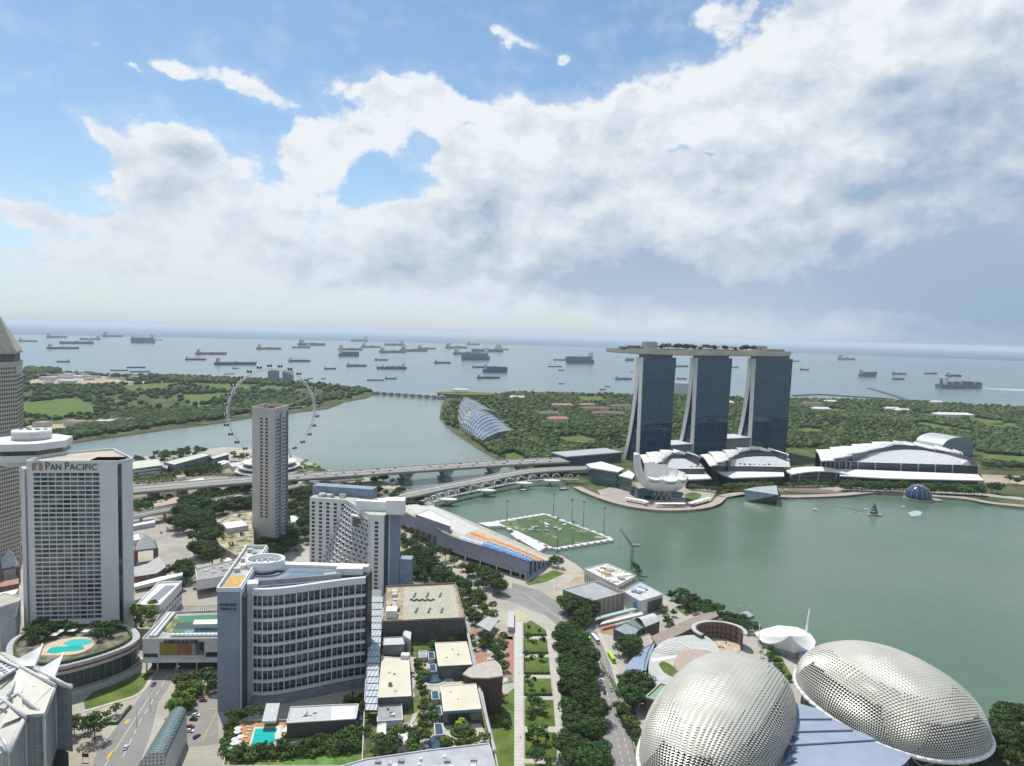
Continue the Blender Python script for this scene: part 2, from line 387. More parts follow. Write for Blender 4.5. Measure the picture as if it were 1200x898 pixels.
LAWNS_S = [[(1069,497),(1083,495),(1144,506),(1139,509),(1093,504)],[(1135,489),(1176,494),(1176,498),(1137,496)],[(1147,497),(1188,496),(1200,504),(1160,503)],[(1151,532),(1205,535),(1205,547),(1153,541)],[(936,502),(967,503),(964,510),(939,508)],
           [(966,479),(992,480),(988,485),(968,484)],[(1072,484),(1130,488),(1122,493),(1085,489)],[(675,464),(712,466),(705,472),(680,471)],[(528,464),(545,459),(575,461),(572,467),(540,468)],[(650,513),(680,510),(706,517),(690,523),(660,520)],[(586,534),(604,530),(625,545),(608,548)]]
def patches(name, polys, z, mat):
    for pl in polys:
        mb = MB(); mb.face(UL(pl, z) if area(UL(pl, z)) > 0 else UL(pl, z)[::-1]); struct(name, mb, mat)
def area(P): return sum(P[i][0] * P[(i + 1) % len(P)][1] - P[(i + 1) % len(P)][0] * P[i][1] for i in range(len(P)))
patches('grass_field', LAWNS_E, 0.15, lawn); patches('grass_field', LAWNS_S, 0.15, lawn)
BARE_E = [[(30,447),(60,441),(120,441),(180,446),(205,446),(150,451),(90,452),(40,451)],[(30,499),(70,497),(110,492),(148,489),(150,492),(118,497),(60,507),(30,507)],[(222,477),(250,474),(250,480),(225,482)]]
patches('bare_earth', BARE_E, 0.2, sand)
# ------------------------------------------------------------------ foliage
def leaf_mat(name, c, c2, var=0.0):
    m = bpy.data.materials.new(name); m.use_nodes = True; N = NT(m.node_tree); b = N.n['Principled BSDF']
    oi = N.n.new('ShaderNodeObjectInfo'); co = N.coord('Object')
    a = N.ramp(N.noise(co, 0.55, 3.0, 0.6), 0.32, 0.68)
    col = N.mix(a, C4(c), C4(c2))
    hs = N.n.new('ShaderNodeHueSaturation'); N.l.new(col, hs.inputs['Color'])
    N.l.new(N.ramp(oi.outputs['Random'], 0, 1, 0.475, 0.525, False), hs.inputs['Hue']); N.l.new(N.ramp(oi.outputs['Random'], 0, 1, 0.65, 1.45, False), hs.inputs['Value'])
    N.l.new(hs.outputs[0], b.inputs['Base Color']); b.inputs['Roughness'].default_value = 0.75; b.inputs['Specular IOR Level'].default_value = 0.25
    return m
leafD = leaf_mat('leaf_dark', (0.030, 0.064, 0.016), (0.068, 0.115, 0.026))
leafL = leaf_mat('leaf_light', (0.075, 0.125, 0.016), (0.15, 0.20, 0.028))
leafM = leaf_mat('leaf_mid', (0.055, 0.100, 0.020), (0.110, 0.165, 0.036))
bark = M('bark', (0.11, 0.085, 0.065), 0.9, var=0.2, scale=1.0)
def crown_mesh(seed, nclump, nleaf, rx, rz, zc, leaf, flat=0.0):
    r = random.Random(seed); V = []; F = []
    cl = []
    while len(cl) < nclump:
        p = Vector((r.uniform(-1, 1), r.uniform(-1, 1), r.uniform(-0.75, 1)))
        if p.length < 1.0 and p.length > 0.25: cl.append((p, r.uniform(0.24, 0.42)))
    for p, cr in cl:
        for k in range(nleaf):
            d = Vector((r.gauss(0, 1), r.gauss(0, 1), r.gauss(0.25, 1))).normalized()
            q = p + d * cr * r.uniform(0.75, 1.05)
            if q.length > 1.12: q = q * (1.1 / q.length)
            c = Vector((q.x * rx, q.y * rx, zc + q.z * rz)); s = leaf * r.uniform(0.6, 1.3)
            n = (d + Vector((r.gauss(0, .35), r.gauss(0, .35), r.gauss(0.3, .35)))).normalized()
            t = n.orthogonal().normalized(); t = (Matrix.Rotation(r.uniform(0, 6.28), 3, n) @ t); u = n.cross(t)
            b = len(V); V += [tuple(c + t * s), tuple(c + u * s * .75), tuple(c - t * s), tuple(c - u * s * .75)]; F.append((b, b + 1, b + 2, b + 3))
    me = bpy.data.meshes.new('crown'); me.from_pydata(V, [], F); return me, cl
def make_tree(seed, kind='broadleaf_tree', h=12.0, r=5.5, trunk=0.35, leafm=None, ncl=26, nlf=42, lf=0.55, squash=0.62, label='', cat='tree'):
    t = thing(kind, label, cat, (0, 0, -500))
    me, cl = crown_mesh(seed, ncl, nlf, r, r * squash, h - r * squash, lf); me.materials.append(leafm or leafD)
    o = bpy.data.objects.new('crown', me); COL.objects.link(o); o.parent = t
    m_ = MB(); zt = h - r * squash * 1.4; m_.tube((0, 0, -0.3), (0.1, 0.05, zt), trunk, trunk * .6, 7)
    for p, cr in cl[:7]: m_.tube((0.1, 0.05, zt * rnd.uniform(.75, 1)), (p.x * r * .8, p.y * r * .8, h - r * squash + p.z * r * squash * .8), trunk * .45, trunk * .12, 5)
    m_.build('trunk', bark, t, False)
    t['_proto'] = 1; return t
def make_palm(seed, h=9.0, label=''):
    t = thing('palm_tree', label, 'tree', (0, 0, -500)); r = random.Random(seed); m_ = MB()
    for k in range(15):
        a = 2 * math.pi * k / 15 + r.uniform(-.2, .2); up = r.uniform(-.1, .9); L = r.uniform(2.6, 3.6); pr = None
        for s in range(5):
            q = s / 4; d = L * q; p = Vector((math.cos(a) * d, math.sin(a) * d, h + up * d - 0.26 * d * d)); w = 0.55 * math.sin(math.pi * (0.12 + q * .85)); sd_ = Vector((-math.sin(a), math.cos(a), 0)) * w
            cur = (p + sd_ - Vector((0, 0, .25)), p, p - sd_ - Vector((0, 0, .25)))
            if pr: m_.face([pr[0], pr[1], cur[1], cur[0]]); m_.face([pr[1], pr[2], cur[2], cur[1]])
            pr = cur
    m_.build('fronds', leafM, t, False); m_ = MB(); m_.tube((0, 0, -.3), (.2, 0, h * .5), .24, .17, 6); m_.tube((.2, 0, h * .5), (0, 0, h), .17, .12, 6); m_.build('trunk', bark, t, False)
    t['_proto'] = 1; return t
PROTO = {'D': [make_tree(11, h=12, r=6, leafm=leafD), make_tree(12, h=13, r=6.6, leafm=leafD, squash=.55), make_tree(13, h=10.5, r=5, leafm=leafD, squash=.7)],
         'M': [make_tree(21, h=11, r=5.2, leafm=leafM), make_tree(22, h=9.5, r=4.6, leafm=leafM, squash=.75)],
         'L': [make_tree(31, h=9, r=4.6, leafm=leafL), make_tree(32, h=10, r=5, leafm=leafL, squash=.7)],
         'R': [make_tree(41, kind='rain_tree', h=17, r=10.5, leafm=leafD, squash=.45, trunk=.6, ncl=74, nlf=60, lf=.62), make_tree(42, kind='rain_tree', h=16, r=9.5, leafm=leafD, squash=.52, trunk=.6, ncl=74, nlf=60, lf=.62)],
         'P': [make_palm(51), make_palm(52, 8)],
         'S': [make_tree(61, kind='shrub', h=2.6, r=1.7, leafm=leafM, squash=.8, trunk=.1, ncl=10, nlf=26, lf=.3, cat='shrub'), make_tree(62, kind='shrub', h=2.2, r=1.5, leafm=leafD, squash=.8, trunk=.1, ncl=10, nlf=26, lf=.3, cat='shrub')],
         'C': [make_tree(71, kind='cypress', h=9, r=1.3, leafm=leafD, squash=3.2, trunk=.15, ncl=26, nlf=30, lf=.4)]}
KINDN = {'D': 'dark green round crowned tree', 'M': 'mid green leafy tree', 'L': 'yellow green bushy tree', 'R': 'broad spreading rain tree with dark crown', 'P': 'slim palm tree with feathery head', 'S': 'low rounded shrub', 'C': 'narrow upright conifer'}
def plant(kind, px, py, where, z=0.0, size=1.0, group=None, ground=True, p=None):
    p = U(px, py, z) if p is None else Vector((p[0], p[1], z))
    src = rnd.choice(PROTO[kind]); s = size * rnd.uniform(.88, 1.12)
    o = dup(src, (p.x, p.y, z), rnd.uniform(0, 6.28), '%s %s' % (KINDN[kind], where), (s * rnd.uniform(.93, 1.07), s * rnd.uniform(.93, 1.07), s))
    if '_proto' in o: del o['_proto']
    o['group'] = group or (KINDN[kind] + 's ' + where); return o
def row(kind, pts, n, where, z=0.0, size=1.0, jit=1.0):
    P = [U(a, b, z) for a, b in pts]; L = [0]
    for i in range(len(P) - 1): L.append(L[-1] + (P[i + 1] - P[i]).length)
    for k in range(n):
        d = L[-1] * ((k + .5) / n); i = max(j for j in range(len(L)) if L[j] <= d or j == 0); i = min(i, len(P) - 2)
        q = P[i].lerp(P[i + 1], (d - L[i]) / max(1e-6, L[i + 1] - L[i])); plant(rnd.choice(kind), 0, 0, where, z, size, p=(q.x + rnd.uniform(-jit, jit), q.y + rnd.uniform(-jit, jit)))
def grove(kind, poly, n, where, z=0.0, size=1.0, sep=4.0):
    P = UL(poly, z); xs = [p.x for p in P]; ys = [p.y for p in P]; done = []; tries = 0
    while len(done) < n and tries < n * 60:
        tries += 1; q = (rnd.uniform(min(xs), max(xs)), rnd.uniform(min(ys), max(ys)))
        if inside(q, P) and all((q[0] - d[0]) ** 2 + (q[1] - d[1]) ** 2 > sep * sep for d in done):
            done.append(q); plant(rnd.choice(kind), 0, 0, where, z, size, p=q)
# ---- far woodland: thousands of crowns nobody could count
def woodland(name, poly, holes, label, spacing, seed, mats, size=(5, 9), keep=1.0, zz=0.0, hfac=0.8, kindtag='woodland'):
    r = np.random.RandomState(seed); P = [tuple(p[:2]) for p in UL(poly, 0)]; HL = [[tuple(p[:2]) for p in UL(h, 0)] for h in holes]
    xs = [p[0] for p in P]; ys = [p[1] for p in P]
    bm = bmesh.new(); bmesh.ops.create_icosphere(bm, subdivisions=2, radius=1.0); ico = np.array([v.co[:] for v in bm.verts]); fac = np.array([[v.index for v in f.verts] for f in bm.faces]); bm.free()
    pts = []; y = min(ys)
    while y < max(ys):
        sp = spacing * (1 + max(0, y - 1300) / 1300.0) * (0.9); x = min(xs)
        while x < max(xs):
            q = (x + r.uniform(-.5, .5) * sp, y + r.uniform(-.5, .5) * sp)
            clump = math.sin(q[0] * .013 + 1.3 * math.sin(q[1] * .006)) + math.sin(q[1] * .011 + q[0] * .004)
            px_, py_ = PJ(q[0], q[1], 0)
            if -30 < px_ < 1230 and r.rand() < keep + .18 * clump and inside(q, P) and not any(inside(q, h) for h in HL): pts.append((q[0], q[1], sp))
            x += sp
        y += sp * 0.95
    n = len(pts); V = np.empty((n * len(ico), 3), np.float32); F = np.empty((n * len(fac), 3), np.int32); MI = np.empty(n * len(fac), np.int32)
    for i, (x, y, sp) in enumerate(pts):
        R = r.uniform(*size) * (sp / spacing) ** .55 * 0.62; h = R * r.uniform(.75, 1.3) * hfac; nz = 1 + (r.rand(len(ico), 1) - .5) * 0.55
        v = ico * nz * [R, R, h]; v[:, 0] += x; v[:, 1] += y; v[:, 2] += zz + r.uniform(3.0, 6.5)
        V[i * len(ico):(i + 1) * len(ico)] = v; F[i * len(fac):(i + 1) * len(fac)] = fac + i * len(ico); MI[i * len(fac):(i + 1) * len(fac)] = r.choice(len(mats), p=[.5, .32, .18] if len(mats) == 3 else None)
    me = bpy.data.meshes.new(name); me.vertices.add(len(V)); me.vertices.foreach_set('co', V.ravel()); me.loops.add(F.size); me.loops.foreach_set('vertex_index', F.ravel())
    me.polygons.add(len(F)); me.polygons.foreach_set('loop_start', np.arange(0, F.size, 3, dtype=np.int32)); me.polygons.foreach_set('material_index', MI)
    for m in mats: me.materials.append(m)
    me.update(calc_edges=True); me.validate(); o = bpy.data.objects.new(name, me); COL.objects.link(o); tag(o, label, kindtag); o['kind'] = 'stuff'; print(name, n); return o
def fol(name, a, b): return M(name, a, 0.9, var=0.3, scale=0.05, fine=0.45, col2=b, spec=0.1, bump=0.6)
WM = [fol('wood_dark', (0.038, 0.072, 0.026), (0.06, 0.095, 0.032)), fol('wood_mid', (0.058, 0.100, 0.032), (0.09, 0.135, 0.04)), fol('wood_olive', (0.10, 0.135, 0.045), (0.15, 0.17, 0.07))]
HS = LAWNS_S + [[(536,498),(545,466),(560,470),(606,506),(572,524),(540,508)],[(628,455),(700,455),(700,463),(628,463)],[(690,545),(1160,545),(1160,600),(690,600)],[(660,533),(735,530),(735,575),(660,575)],[(745,525),(960,525),(960,600),(745,600)],[(950,530),(1155,530),(1155,600),(950,600)],[(1155,548),(1250,548),(1250,600),(1155,590)],[(1085,525),(1145,525),(1145,535),(1085,535)],[(715,525),(930,525),(930,545),(715,545)]]
woodland('garden_woodland', [(528,472),(545,468),(600,461),(700,462),(900,468),(960,469),(1065,471),(1200,479),(1260,483),(1300,560),(1160,548),(960,548),(730,546),(662,548),(640,553),(600,543),(575,530),(548,512),(525,500),(518,488)], HS, 'dense green garden woodland covering the south shore behind the hotel towers', 8.2, 3, WM, (5, 9.5), .70)
woodland('golf_woodland', [(30,433),(80,437),(150,441),(205,442),(300,446),(350,449),(415,454),(436,459),(405,468),(345,480),(300,485),(250,493),(200,499),(130,509),(80,517),(20,520)], LAWNS_E + BARE_E, 'broken tree belts around the golf course across the channel', 11.5, 5, WM[:2] + [WM[0]], (7, 13), .40)
# denser belts along the golf course shore
woodland('shore_woodland', [(80,516),(130,508),(200,497),(260,489),(340,478),(400,467),(400,463),(340,470),(260,479),(210,481),(150,486),(110,496),(60,510)], [], 'thick tree belt on the golf course shore of the channel', 9, 8, WM[:2] + [WM[0]], (7, 12), .85)
woodland('ridge_woodland', [(150,443),(190,441),(270,445),(340,447),(330,451),(270,450),(200,447),(150,448)], [], 'dark tree belt on the seaward edge of the golf course', 12, 9, WM[:2] + [WM[0]], (9, 15), .9)
woodland('headland_woodland', [(30,432),(72,433),(76,437),(30,440)], [], 'dark wooded headland at far left', 12, 10, WM[:2] + [WM[0]], (9, 15), .95)
# ------------------------------------------------------------------ three hotel towers under one sky deck
def on_line(A, B, px, z=0.0):
    "point of line A-B (xy) that projects to photo column px at height z"
    lo, hi = -1.0, 2.0
    for i in range(50):
        m = (lo + hi) / 2; p = A.lerp(B, m)
        if PJ(p.x, p.y, z)[0] < px: lo = m
        else: hi = m
    return A.lerp(B, m)
TZ = 185.0
LA, LB = U(749, 543), U(921, 531)
uu = (LB - LA).normalized(); vv = Vector((-uu.y, uu.x, 0))
tower_glass = grid_mat('curtain_glass', (0.004, 0.050, 0.115), (0.04, 0.16, 0.27), 3.6, 3.6, 0.45, 0.07, axes='xz', cell=1.0, var=0.3, scale=0.02)
tower_glass.node_tree.nodes['Principled BSDF'].inputs['IOR'].default_value = 1.75
end_white = M('end_wall_white', (0.78, 0.77, 0.73), 0.7, var=0.06, scale=0.05)
def slab(mb, a, b, d0b, d1b, d0t, d1t, z0, z1, zs=12, mi=0, curve=0.0, wide=0.0, bow=0.0):
    "a leaning slab between columns a..b, back offsets d0..d1 changing from bottom to top"
    rows = []
    for k in range(zs + 1):
        t = k / zs; e = 1 - (1 - t) ** 2 if curve else t
        w = wide * (t - 0.5); d0 = d0b + (d0t - d0b) * e; d1 = d1b + (d1t - d1b) * e
        z = z0 + (z1 - z0) * t; A_ = a - uu * 0; B_ = b + uu * w
        rows.append([A_ + vv * d0 + Vector((0, 0, z)), B_ + vv * d0 + Vector((0, 0, z)), B_ + vv * d1 + Vector((0, 0, z)), A_ + vv * d1 + Vector((0, 0, z))])
    return rows
def hotel_tower(x0, x1, lean, label):
    a = on_line(LA, LB, x0); b = on_line(LA, LB, x1)
    t = thing('hotel_tower', label, 'tower', a, 'three glass hotel towers carrying the sky deck')
    for nm, (db, dB, dt, dT), cv in (('west_slab', (0, 9, 0, 9), 0), ('east_slab', (lean, lean + 8, 9.3, 19), 1)):
        R = slab(None, a, b, db, dB, dt, dT, 0, TZ, 14, curve=cv, wide=5.0)
        g = MB(); e = MB()
        for k in range(14):
            p, q = R[k], R[k + 1]
            g.face([p[0], p[1], q[1], q[0]], 0); g.face([p[1], p[2], q[2], q[1]], 0); g.face([p[2], p[3], q[3], q[2]], 0)
            # the pale end wall, standing proud of the glass
            o_ = -uu * 1.2
            for (i, j) in ((3, 0),):
                e.face([p[i] + o_, p[j] + o_, q[j] + o_, q[i] + o_], 0)
                e.face([p[0] + o_, p[0], q[0], q[0] + o_], 0); e.face([p[3], p[3] + o_, q[3] + o_, q[3]], 0)
        g.face(R[-1], 0); 
        g.build(nm, tower_glass, t); e.build('end_wall', end_white, t)
        # thin balcony edges on the far narrow side
    f = MB()
    for k in range(1, 54):
        z = k * TZ / 54; w = 5.0 * (z / TZ - 0.5)
        c = (a + b + uu * w) / 2 - vv * 0.25; f.box((c.x, c.y, z), ((b - a).length + w, 0.5, 0.35), math.atan2(uu.y, uu.x))
    f.build('sunshade_louvre', M('louvre', (0.03, 0.09, 0.15), 0.4, 0.3), t)
    # neck storeys recessed under the deck
    n = MB(); c = (a + b) / 2 + vv * 10; n.box((c.x, c.y, TZ + 3), ((b - a).length - 8, 16, 6.5), math.atan2(uu.y, uu.x)); n.build('neck_storey', M('neck_glass', (0.05, 0.11, 0.15), 0.25), t)
    g = MB(); m_ = (a + vv * 15); q = 0.32
    # dark glass atrium between the two legs
    for z0, z1 in ((0, 60),):
        w0, w1 = lean, lean + (9.3 - lean) * (1 - (1 - z1 / TZ) ** 2)
        g.face([a + vv * 9 + uu * 3, a + vv * w0 + uu * 3, a + vv * w1 + uu * 3 + Vector((0, 0, z1)), a + vv * 9 + uu * 3 + Vector((0, 0, z1))])
        g.face([b + vv * 9 - uu * 3, b + vv * w0 - uu * 3, b + vv * w1 - uu * 3 + Vector((0, 0, z1)), b + vv * 9 - uu * 3 + Vector((0, 0, z1))])
        g.face([a + vv * 9 + uu * 3 + Vector((0, 0, z1)), a + vv * w1 + uu * 3 + Vector((0, 0, z1)), b + vv * w1 - uu * 3 + Vector((0, 0, z1)), b + vv * 9 - uu * 3 + Vector((0, 0, z1))])
    g.build('atrium_glass', bglass, t)
    return t
hotel_tower(749, 786, 40, 'left of the three dark blue glass hotel towers, behind the white lotus museum')
hotel_tower(812.5, 851.5, 40, 'middle dark blue glass hotel tower of the three under the sky deck')
hotel_tower(880, 922, 37, 'rightmost of the three dark blue glass hotel towers, under the blunt deck end')
# the boat-shaped deck
O = on_line(LA, LB, 716, 190.0) + vv * 9; E_ = on_line(LA, LB, 925, 190.0) + vv * 9
L_ = (E_ - O).length
dk = thing('sky_deck', 'long boat shaped pale deck with roof garden lying across the three hotel towers', 'roof deck', O + Vector((0, 0, TZ)))
hull = MB(); rows = []
for i in range(41):
    s = i / 40; w = 19.0 * (1 - (1 - min(1, s / 0.42)) ** 2.2) if s < 0.42 else 19.0; w = max(w, 0.6)
    if s > 0.97: w = 18.0
    zt = TZ + 14.2; zb = TZ + 3.6 + 4.2 * (1 - min(1, s / 0.28)) ** 1.5
    c = O + (E_ - O) * s + vv * (-7.0 * math.sin(math.pi * s) + 4)
    r = [(-1, zt), (-1.0, zt - 1.4), (-0.86, zb + 1.8), (-0.45, zb + 0.3), (0, zb), (0.45, zb + 0.3), (0.86, zb + 1.8), (1.0, zt - 1.4), (1, zt)]
    rows.append([Vector((c.x, c.y, 0)) + vv * (w * a) + Vector((0, 0, z)) for a, z in r])
hull.grid(rows, 0, smooth=False); hull.face(rows[-1][::-1], 0); hull.build('hull', M('deck_hull', (0.56, 0.53, 0.47), 0.6, var=0.1, scale=0.05), dk)
tp = MB()
for i in range(40): tp.face([rows[i][0] + Vector((0, 0, -.6)), rows[i + 1][0] + Vector((0, 0, -.6)), rows[i + 1][8] + Vector((0, 0, -.6)), rows[i][8] + Vector((0, 0, -.6))][::-1], 0)
tp.build('deck_floor', M('deck_floor', (0.30, 0.22, 0.16), 0.8, scale=0.1), dk)
par = MB()
for i in range(40):
    for k in (0, 8): par.tube(rows[i][k] + Vector((0, 0, 1.2)), rows[i + 1][k] + Vector((0, 0, 1.2)), 0.22, n=4)
par.build('parapet_rail', lgrey, dk)
for s, wd, dp, h in ((0.215, 24, 14, 13), (0.845, 24, 13, 10)):
    c = O + (E_ - O) * s + vv * 4; m_ = MB(); m_.box((c.x, c.y, TZ + 13 + h / 2), (wd, dp, h), math.atan2(uu.y, uu.x)); m_.box((c.x, c.y, TZ + 13.6 + h), (wd - 3, dp - 3, 1.2), math.atan2(uu.y, uu.x))
    for q in range(5): m_.box((c.x - uu.x * (q - 2) * 4.5 - vv.x * dp / 2, c.y - uu.y * (q - 2) * 4.5 - vv.y * dp / 2, TZ + 13 + h / 2), (0.5, 0.6, h), math.atan2(uu.y, uu.x))
    m_.build('lift_core', M('core_grey', (0.42, 0.45, 0.47), 0.6), dk)
m_ = MB()
for s0, s1, h, d in ((0.06, 0.17, 5, 10), (0.10, 0.155, 7, 7), (0.27, 0.40, 3, 8), (0.45, 0.6, 3.2, 6), (0.62, 0.70, 3, 8), (0.89, 0.97, 5, 16)):
    m_ = MB(); c = O + (E_ - O) * ((s0 + s1) / 2); m_.box((c.x, c.y, TZ + 12.8 + h / 2), ((s1 - s0) * L_, d, h), math.atan2(uu.y, uu.x))
    m_.build('rooftop_pavilion', M('pavilion_brown', (0.17, 0.15, 0.14), 0.7, var=0.3, scale=0.2), dk)
DECK_TREES = [(O + (E_ - O) * s + vv * rnd.uniform(-11, 6), TZ + 12.6) for s in [0.25,0.27,0.305,0.315,0.345,0.39,0.41,0.42,0.44,0.46,0.51,0.53,0.55,0.57,0.59,0.61,0.63,0.65,0.67,0.74,0.75,0.77,0.29,0.325,0.335,0.36,0.37,0.38,0.40,0.43,0.45,0.47,0.49,0.50,0.52,0.54,0.56,0.58,0.60,0.62,0.64,0.66,0.69,0.705,0.72,0.725,0.76,0.775,0.79,0.80,0.815]]
# glazed link hall between the towers
for x0, x1, z in ((784, 813, 27), (850, 881, 33)):
    a = on_line(LA, LB, x0) + vv * 6; b_ = on_line(LA, LB, x1) + vv * 6
    t = thing('link_hall', 'low glass hall with pale roof %s' % ('between the left and middle hotel towers' if x0 < 800 else 'between the middle and right hotel towers'), 'hall', a)
    w = MB(); w.prism([a, b_, b_ + vv * 42, a + vv * 42], 0, z, 0); w.build('glass_wall', grid_mat('hall_glass', (0.20, 0.25, 0.27), (0.4, 0.42, 0.42), 4, 5, 0.5, 0.3, axes='xz'), t)
    r = MB(); r.prism([a - vv * 3, b_ - vv * 3, b_ + vv * 44, a + vv * 44], z, z + 1.5, 0); r.build('roof', lgrey, t)

# ------------------------------------------------------------------ shopping and convention halls with stepped shell roofs
shell_white = M('shell_white', (0.74, 0.74, 0.72), 0.55, var=0.05, scale=0.05)
shell_grey = grid_mat('seamed_roof', (0.52, 0.53, 0.54), (0.40, 0.41, 0.42), 2.4, 300, 0.25, 0.5, axes='xy', rot=0.25)
def interp(L, n):
    out = []
    for i in range(n):
        t = i / (n - 1) * (len(L) - 1); k = min(int(t), len(L) - 2); out.append(lerp(L[k], L[k + 1], t - k))
    return out
def shell_hall(label, H, P, G, F, zf=20, zg=31, zp=36, zh=42, cols=0):
    n = len(H); G2 = interp(G, n * 2); F2 = interp(F, n * 2)
    f = [U(a, b, zf) for a, b in F2]; g = [U(a, b, zg) for a, b in G2]
    t = thing('convention_hall', label, 'hall', Vector((f[0].x, f[0].y, 0)))
    mb = MB(); mb.grid([f, g], 0, False); low = mb.build('lower_roof', shell_grey, t)
    Pp = [U(a, b, zp) for a, b in P]; Hh = [U(a, b, zh) for a, b in H]
    cl = MB(); cl.grid([g, [p + Vector((0, 3, 6)) for p in g]], 0, False)
    back = [Vector((p.x, p.y, 0)) for p in Hh]
    cl.grid([[Vector((p.x, p.y, 0)) for p in Pp[3:]], [Vector((p.x, p.y, zp - 1)) for p in Pp[3:]]], 0, False)
    cl.grid([back, [Vector((p.x, p.y, zh - 1)) for p in Hh]], 0, False)
    cl.grid([[Vector((p.x, p.y + .2, 0)) for p in f], [Vector((p.x, p.y + .2, zf - 1)) for p in f]], 0, False)
    cl.build('clerestory', M('clerestory', (0.045, 0.06, 0.085), 0.3), t)
    for i in range(n - 1):
        a, b, c, d = Pp[i], Pp[i + 1], Hh[i + 1], Hh[i]
        zz = 1.2 if i % 2 else 0.0
        ov = (b - a) * 0.18
        q = [a, b + ov, c + ov, d]; up = Vector((0, 0, zz)); th = Vector((0, 0, -1.6))
        m_ = MB(); mid = [(q[0] + q[3]) / 2 + Vector((0, 0, 3.0)), (q[1] + q[2]) / 2 + Vector((0, 0, 3.0))]
        tilt = Vector((0, 0, 2.2))
        m_.grid([[q[0] + up, q[1] + up - tilt], [mid[0] + up, mid[1] + up - tilt], [q[3] + up, q[2] + up - tilt]], 0, False)
        m_.grid([[q[3] + up + th, q[2] + up + th - tilt], [mid[0] + up + th, mid[1] + up + th - tilt], [q[0] + up + th, q[1] + up + th - tilt]], 0, False)
        m_.face([q[0] + up + th, q[1] + up + th - tilt, q[1] + up - tilt, q[0] + up]); m_.face([q[0] + up + th, q[0] + up, mid[0] + up, mid[0] + up + th]); m_.face([q[1] + up - tilt, q[1] + up + th - tilt, mid[1] + up + th - tilt, mid[1] + up - tilt])
        m_.build('roof_shell', shell_white, t)
    if cols:
        for k in range(cols):
            p = f[int(k * (len(f) - 1) / (cols - 1))]; m_ = MB(); m_.box((p.x, p.y - 1.5, zf / 2 + 4), (1.4, 1.4, zf - 8)); m_.build('column', lgrey, t)
    return t
shell_hall('broad convention hall at right with long stepped white shell roof and open colonnade',
  [(956,527),(972,525),(985,523),(998,521.5),(1010,520),(1022,518.5),(1034,517.5),(1046,517),(1058,517),(1070,518.5),(1082,520.5),(1094,522.5),(1106,524.5),(1116,527),(1126,530)],
  [(962,540),(976,538),(988,535),(999,532),(1011,529.5),(1023,527),(1035,524.5),(1047,521.5),(1059,521),(1071,522),(1083,524),(1095,526),(1107,528),(1117,530.5),(1127,533)],
  [(970,541.5),(985,540),(1000,536),(1015,533),(1030,530),(1045,528),(1060,527),(1075,527.5),(1090,528.5),(1105,531),(1120,536),(1143,542)],
  [(962,541.8),(1000,541.6),(1146,545.5)], zf=24, zg=31, zp=37, zh=41, cols=14)
shell_hall('arched shopping hall roof of stepped white shells before the right hotel tower',
  [(820,533),(830,530.5),(838,529),(846,528),(854,527),(862,525.5),(870,524.5),(880,523.8),(890,524),(900,526),(910,528.5),(922,531.5)],
  [(832,546),(840,543),(848,540),(854,537),(860,534),(866,531),(872,528.6),(880,527),(890,527),(900,529),(910,531),(922,533.5)],
  [(846,543),(852,541),(860,538.5),(872,536),(885,535),(900,535),(912,535.5),(925,538)], [(834,546.5),(880,546.5),(926,547.5)], zf=22, zg=30, zp=36, zh=40)
shell_hall('arched theatre hall roof of stepped white shells before the left hotel tower',
  [(749,533),(757,531),(765,529.3),(773,528),(781,527.2),(789,527),(797,528.7),(805,530.7),(813,532.7),(820,534.5)],
  [(757,549),(764,546),(770,542.5),(776,539),(782,535),(789,531.5),(797,532),(805,533.5),(813,535.3),(819,537)],
  [(766,542),(776,538.5),(790,537.6),(805,537.5),(817,538.5)], [(772,550),(800,549.5),(826,549.5)], zf=22, zg=30, zp=36, zh=40)
def canopy(label, top, z, zb, wall=None, th=1.6, mat=None, name='promenade_canopy', cat='canopy'):
    "long low building: overhanging pale roof over dark glass"
    P = UL(top, z); c = sum(P, Vector()) / len(P)
    t = thing(name, label, cat, Vector((P[0].x, P[0].y, 0)))
    m_ = MB(); m_.prism(P, z - th, z, 0, bottom=True); m_.build('roof', mat or shell_white, t)
    Q = [c + (p - c) * 0.93 for p in P]; m_ = MB(); m_.prism(Q, zb, z - th, 0); m_.build('glass_front', wall or dglass, t)
    return t
canopy('white sloping roof over dark glass shopfronts left of the palm trees', [(800,553),(827,552.5),(834,560.5),(803,562)], 14, 0)
canopy('long white roof over dark shopfronts behind the round trees in the middle', [(836,550.5),(918,550),(919,558),(858,560),(846,556)], 14, 0)
canopy('long white promenade roof running below the convention hall', [(984,549.5),(1146,556),(1153,563),(1040,560.5),(984,557.5)], 14, 0)
canopy('low curved glass wing with white roof left of the lotus museum', [(687,544),(705,541),(731,549),(724,553),(692,548)], 24, 0, gglass)
canopy('small white roof wing tucked behind the left petal of the lotus museum', [(725,557),(737,551),(744,556),(741,561)], 20, 0, gglass)
t = thing('atrium_arcade', 'low arched white canopy over a dark glass arcade between the two long promenade roofs', 'arcade', U(919, 562))
pts = smooth_path([(919,550.5),(930,548.5),(945,547),(960,547),(972,548),(985,551)], 4); m_ = MB()
zz = [17 + 5 * math.sin(math.pi * i / (len(pts) - 1)) for i in range(len(pts))]
A_ = [U(p[0], p[1], z) for p, z in zip(pts, zz)]; B_ = [a + Vector((2, -26, -2)) for a in A_]
m_.grid([B_, A_], 0, True); m_.grid([[a + Vector((0, 0, -1.6)) for a in A_], [b + Vector((0, 0, -1.6)) for b in B_]], 0); m_.grid([[b + Vector((0, 0, -1.6)) for b in B_], B_], 0); m_.build('roof', shell_white, t)
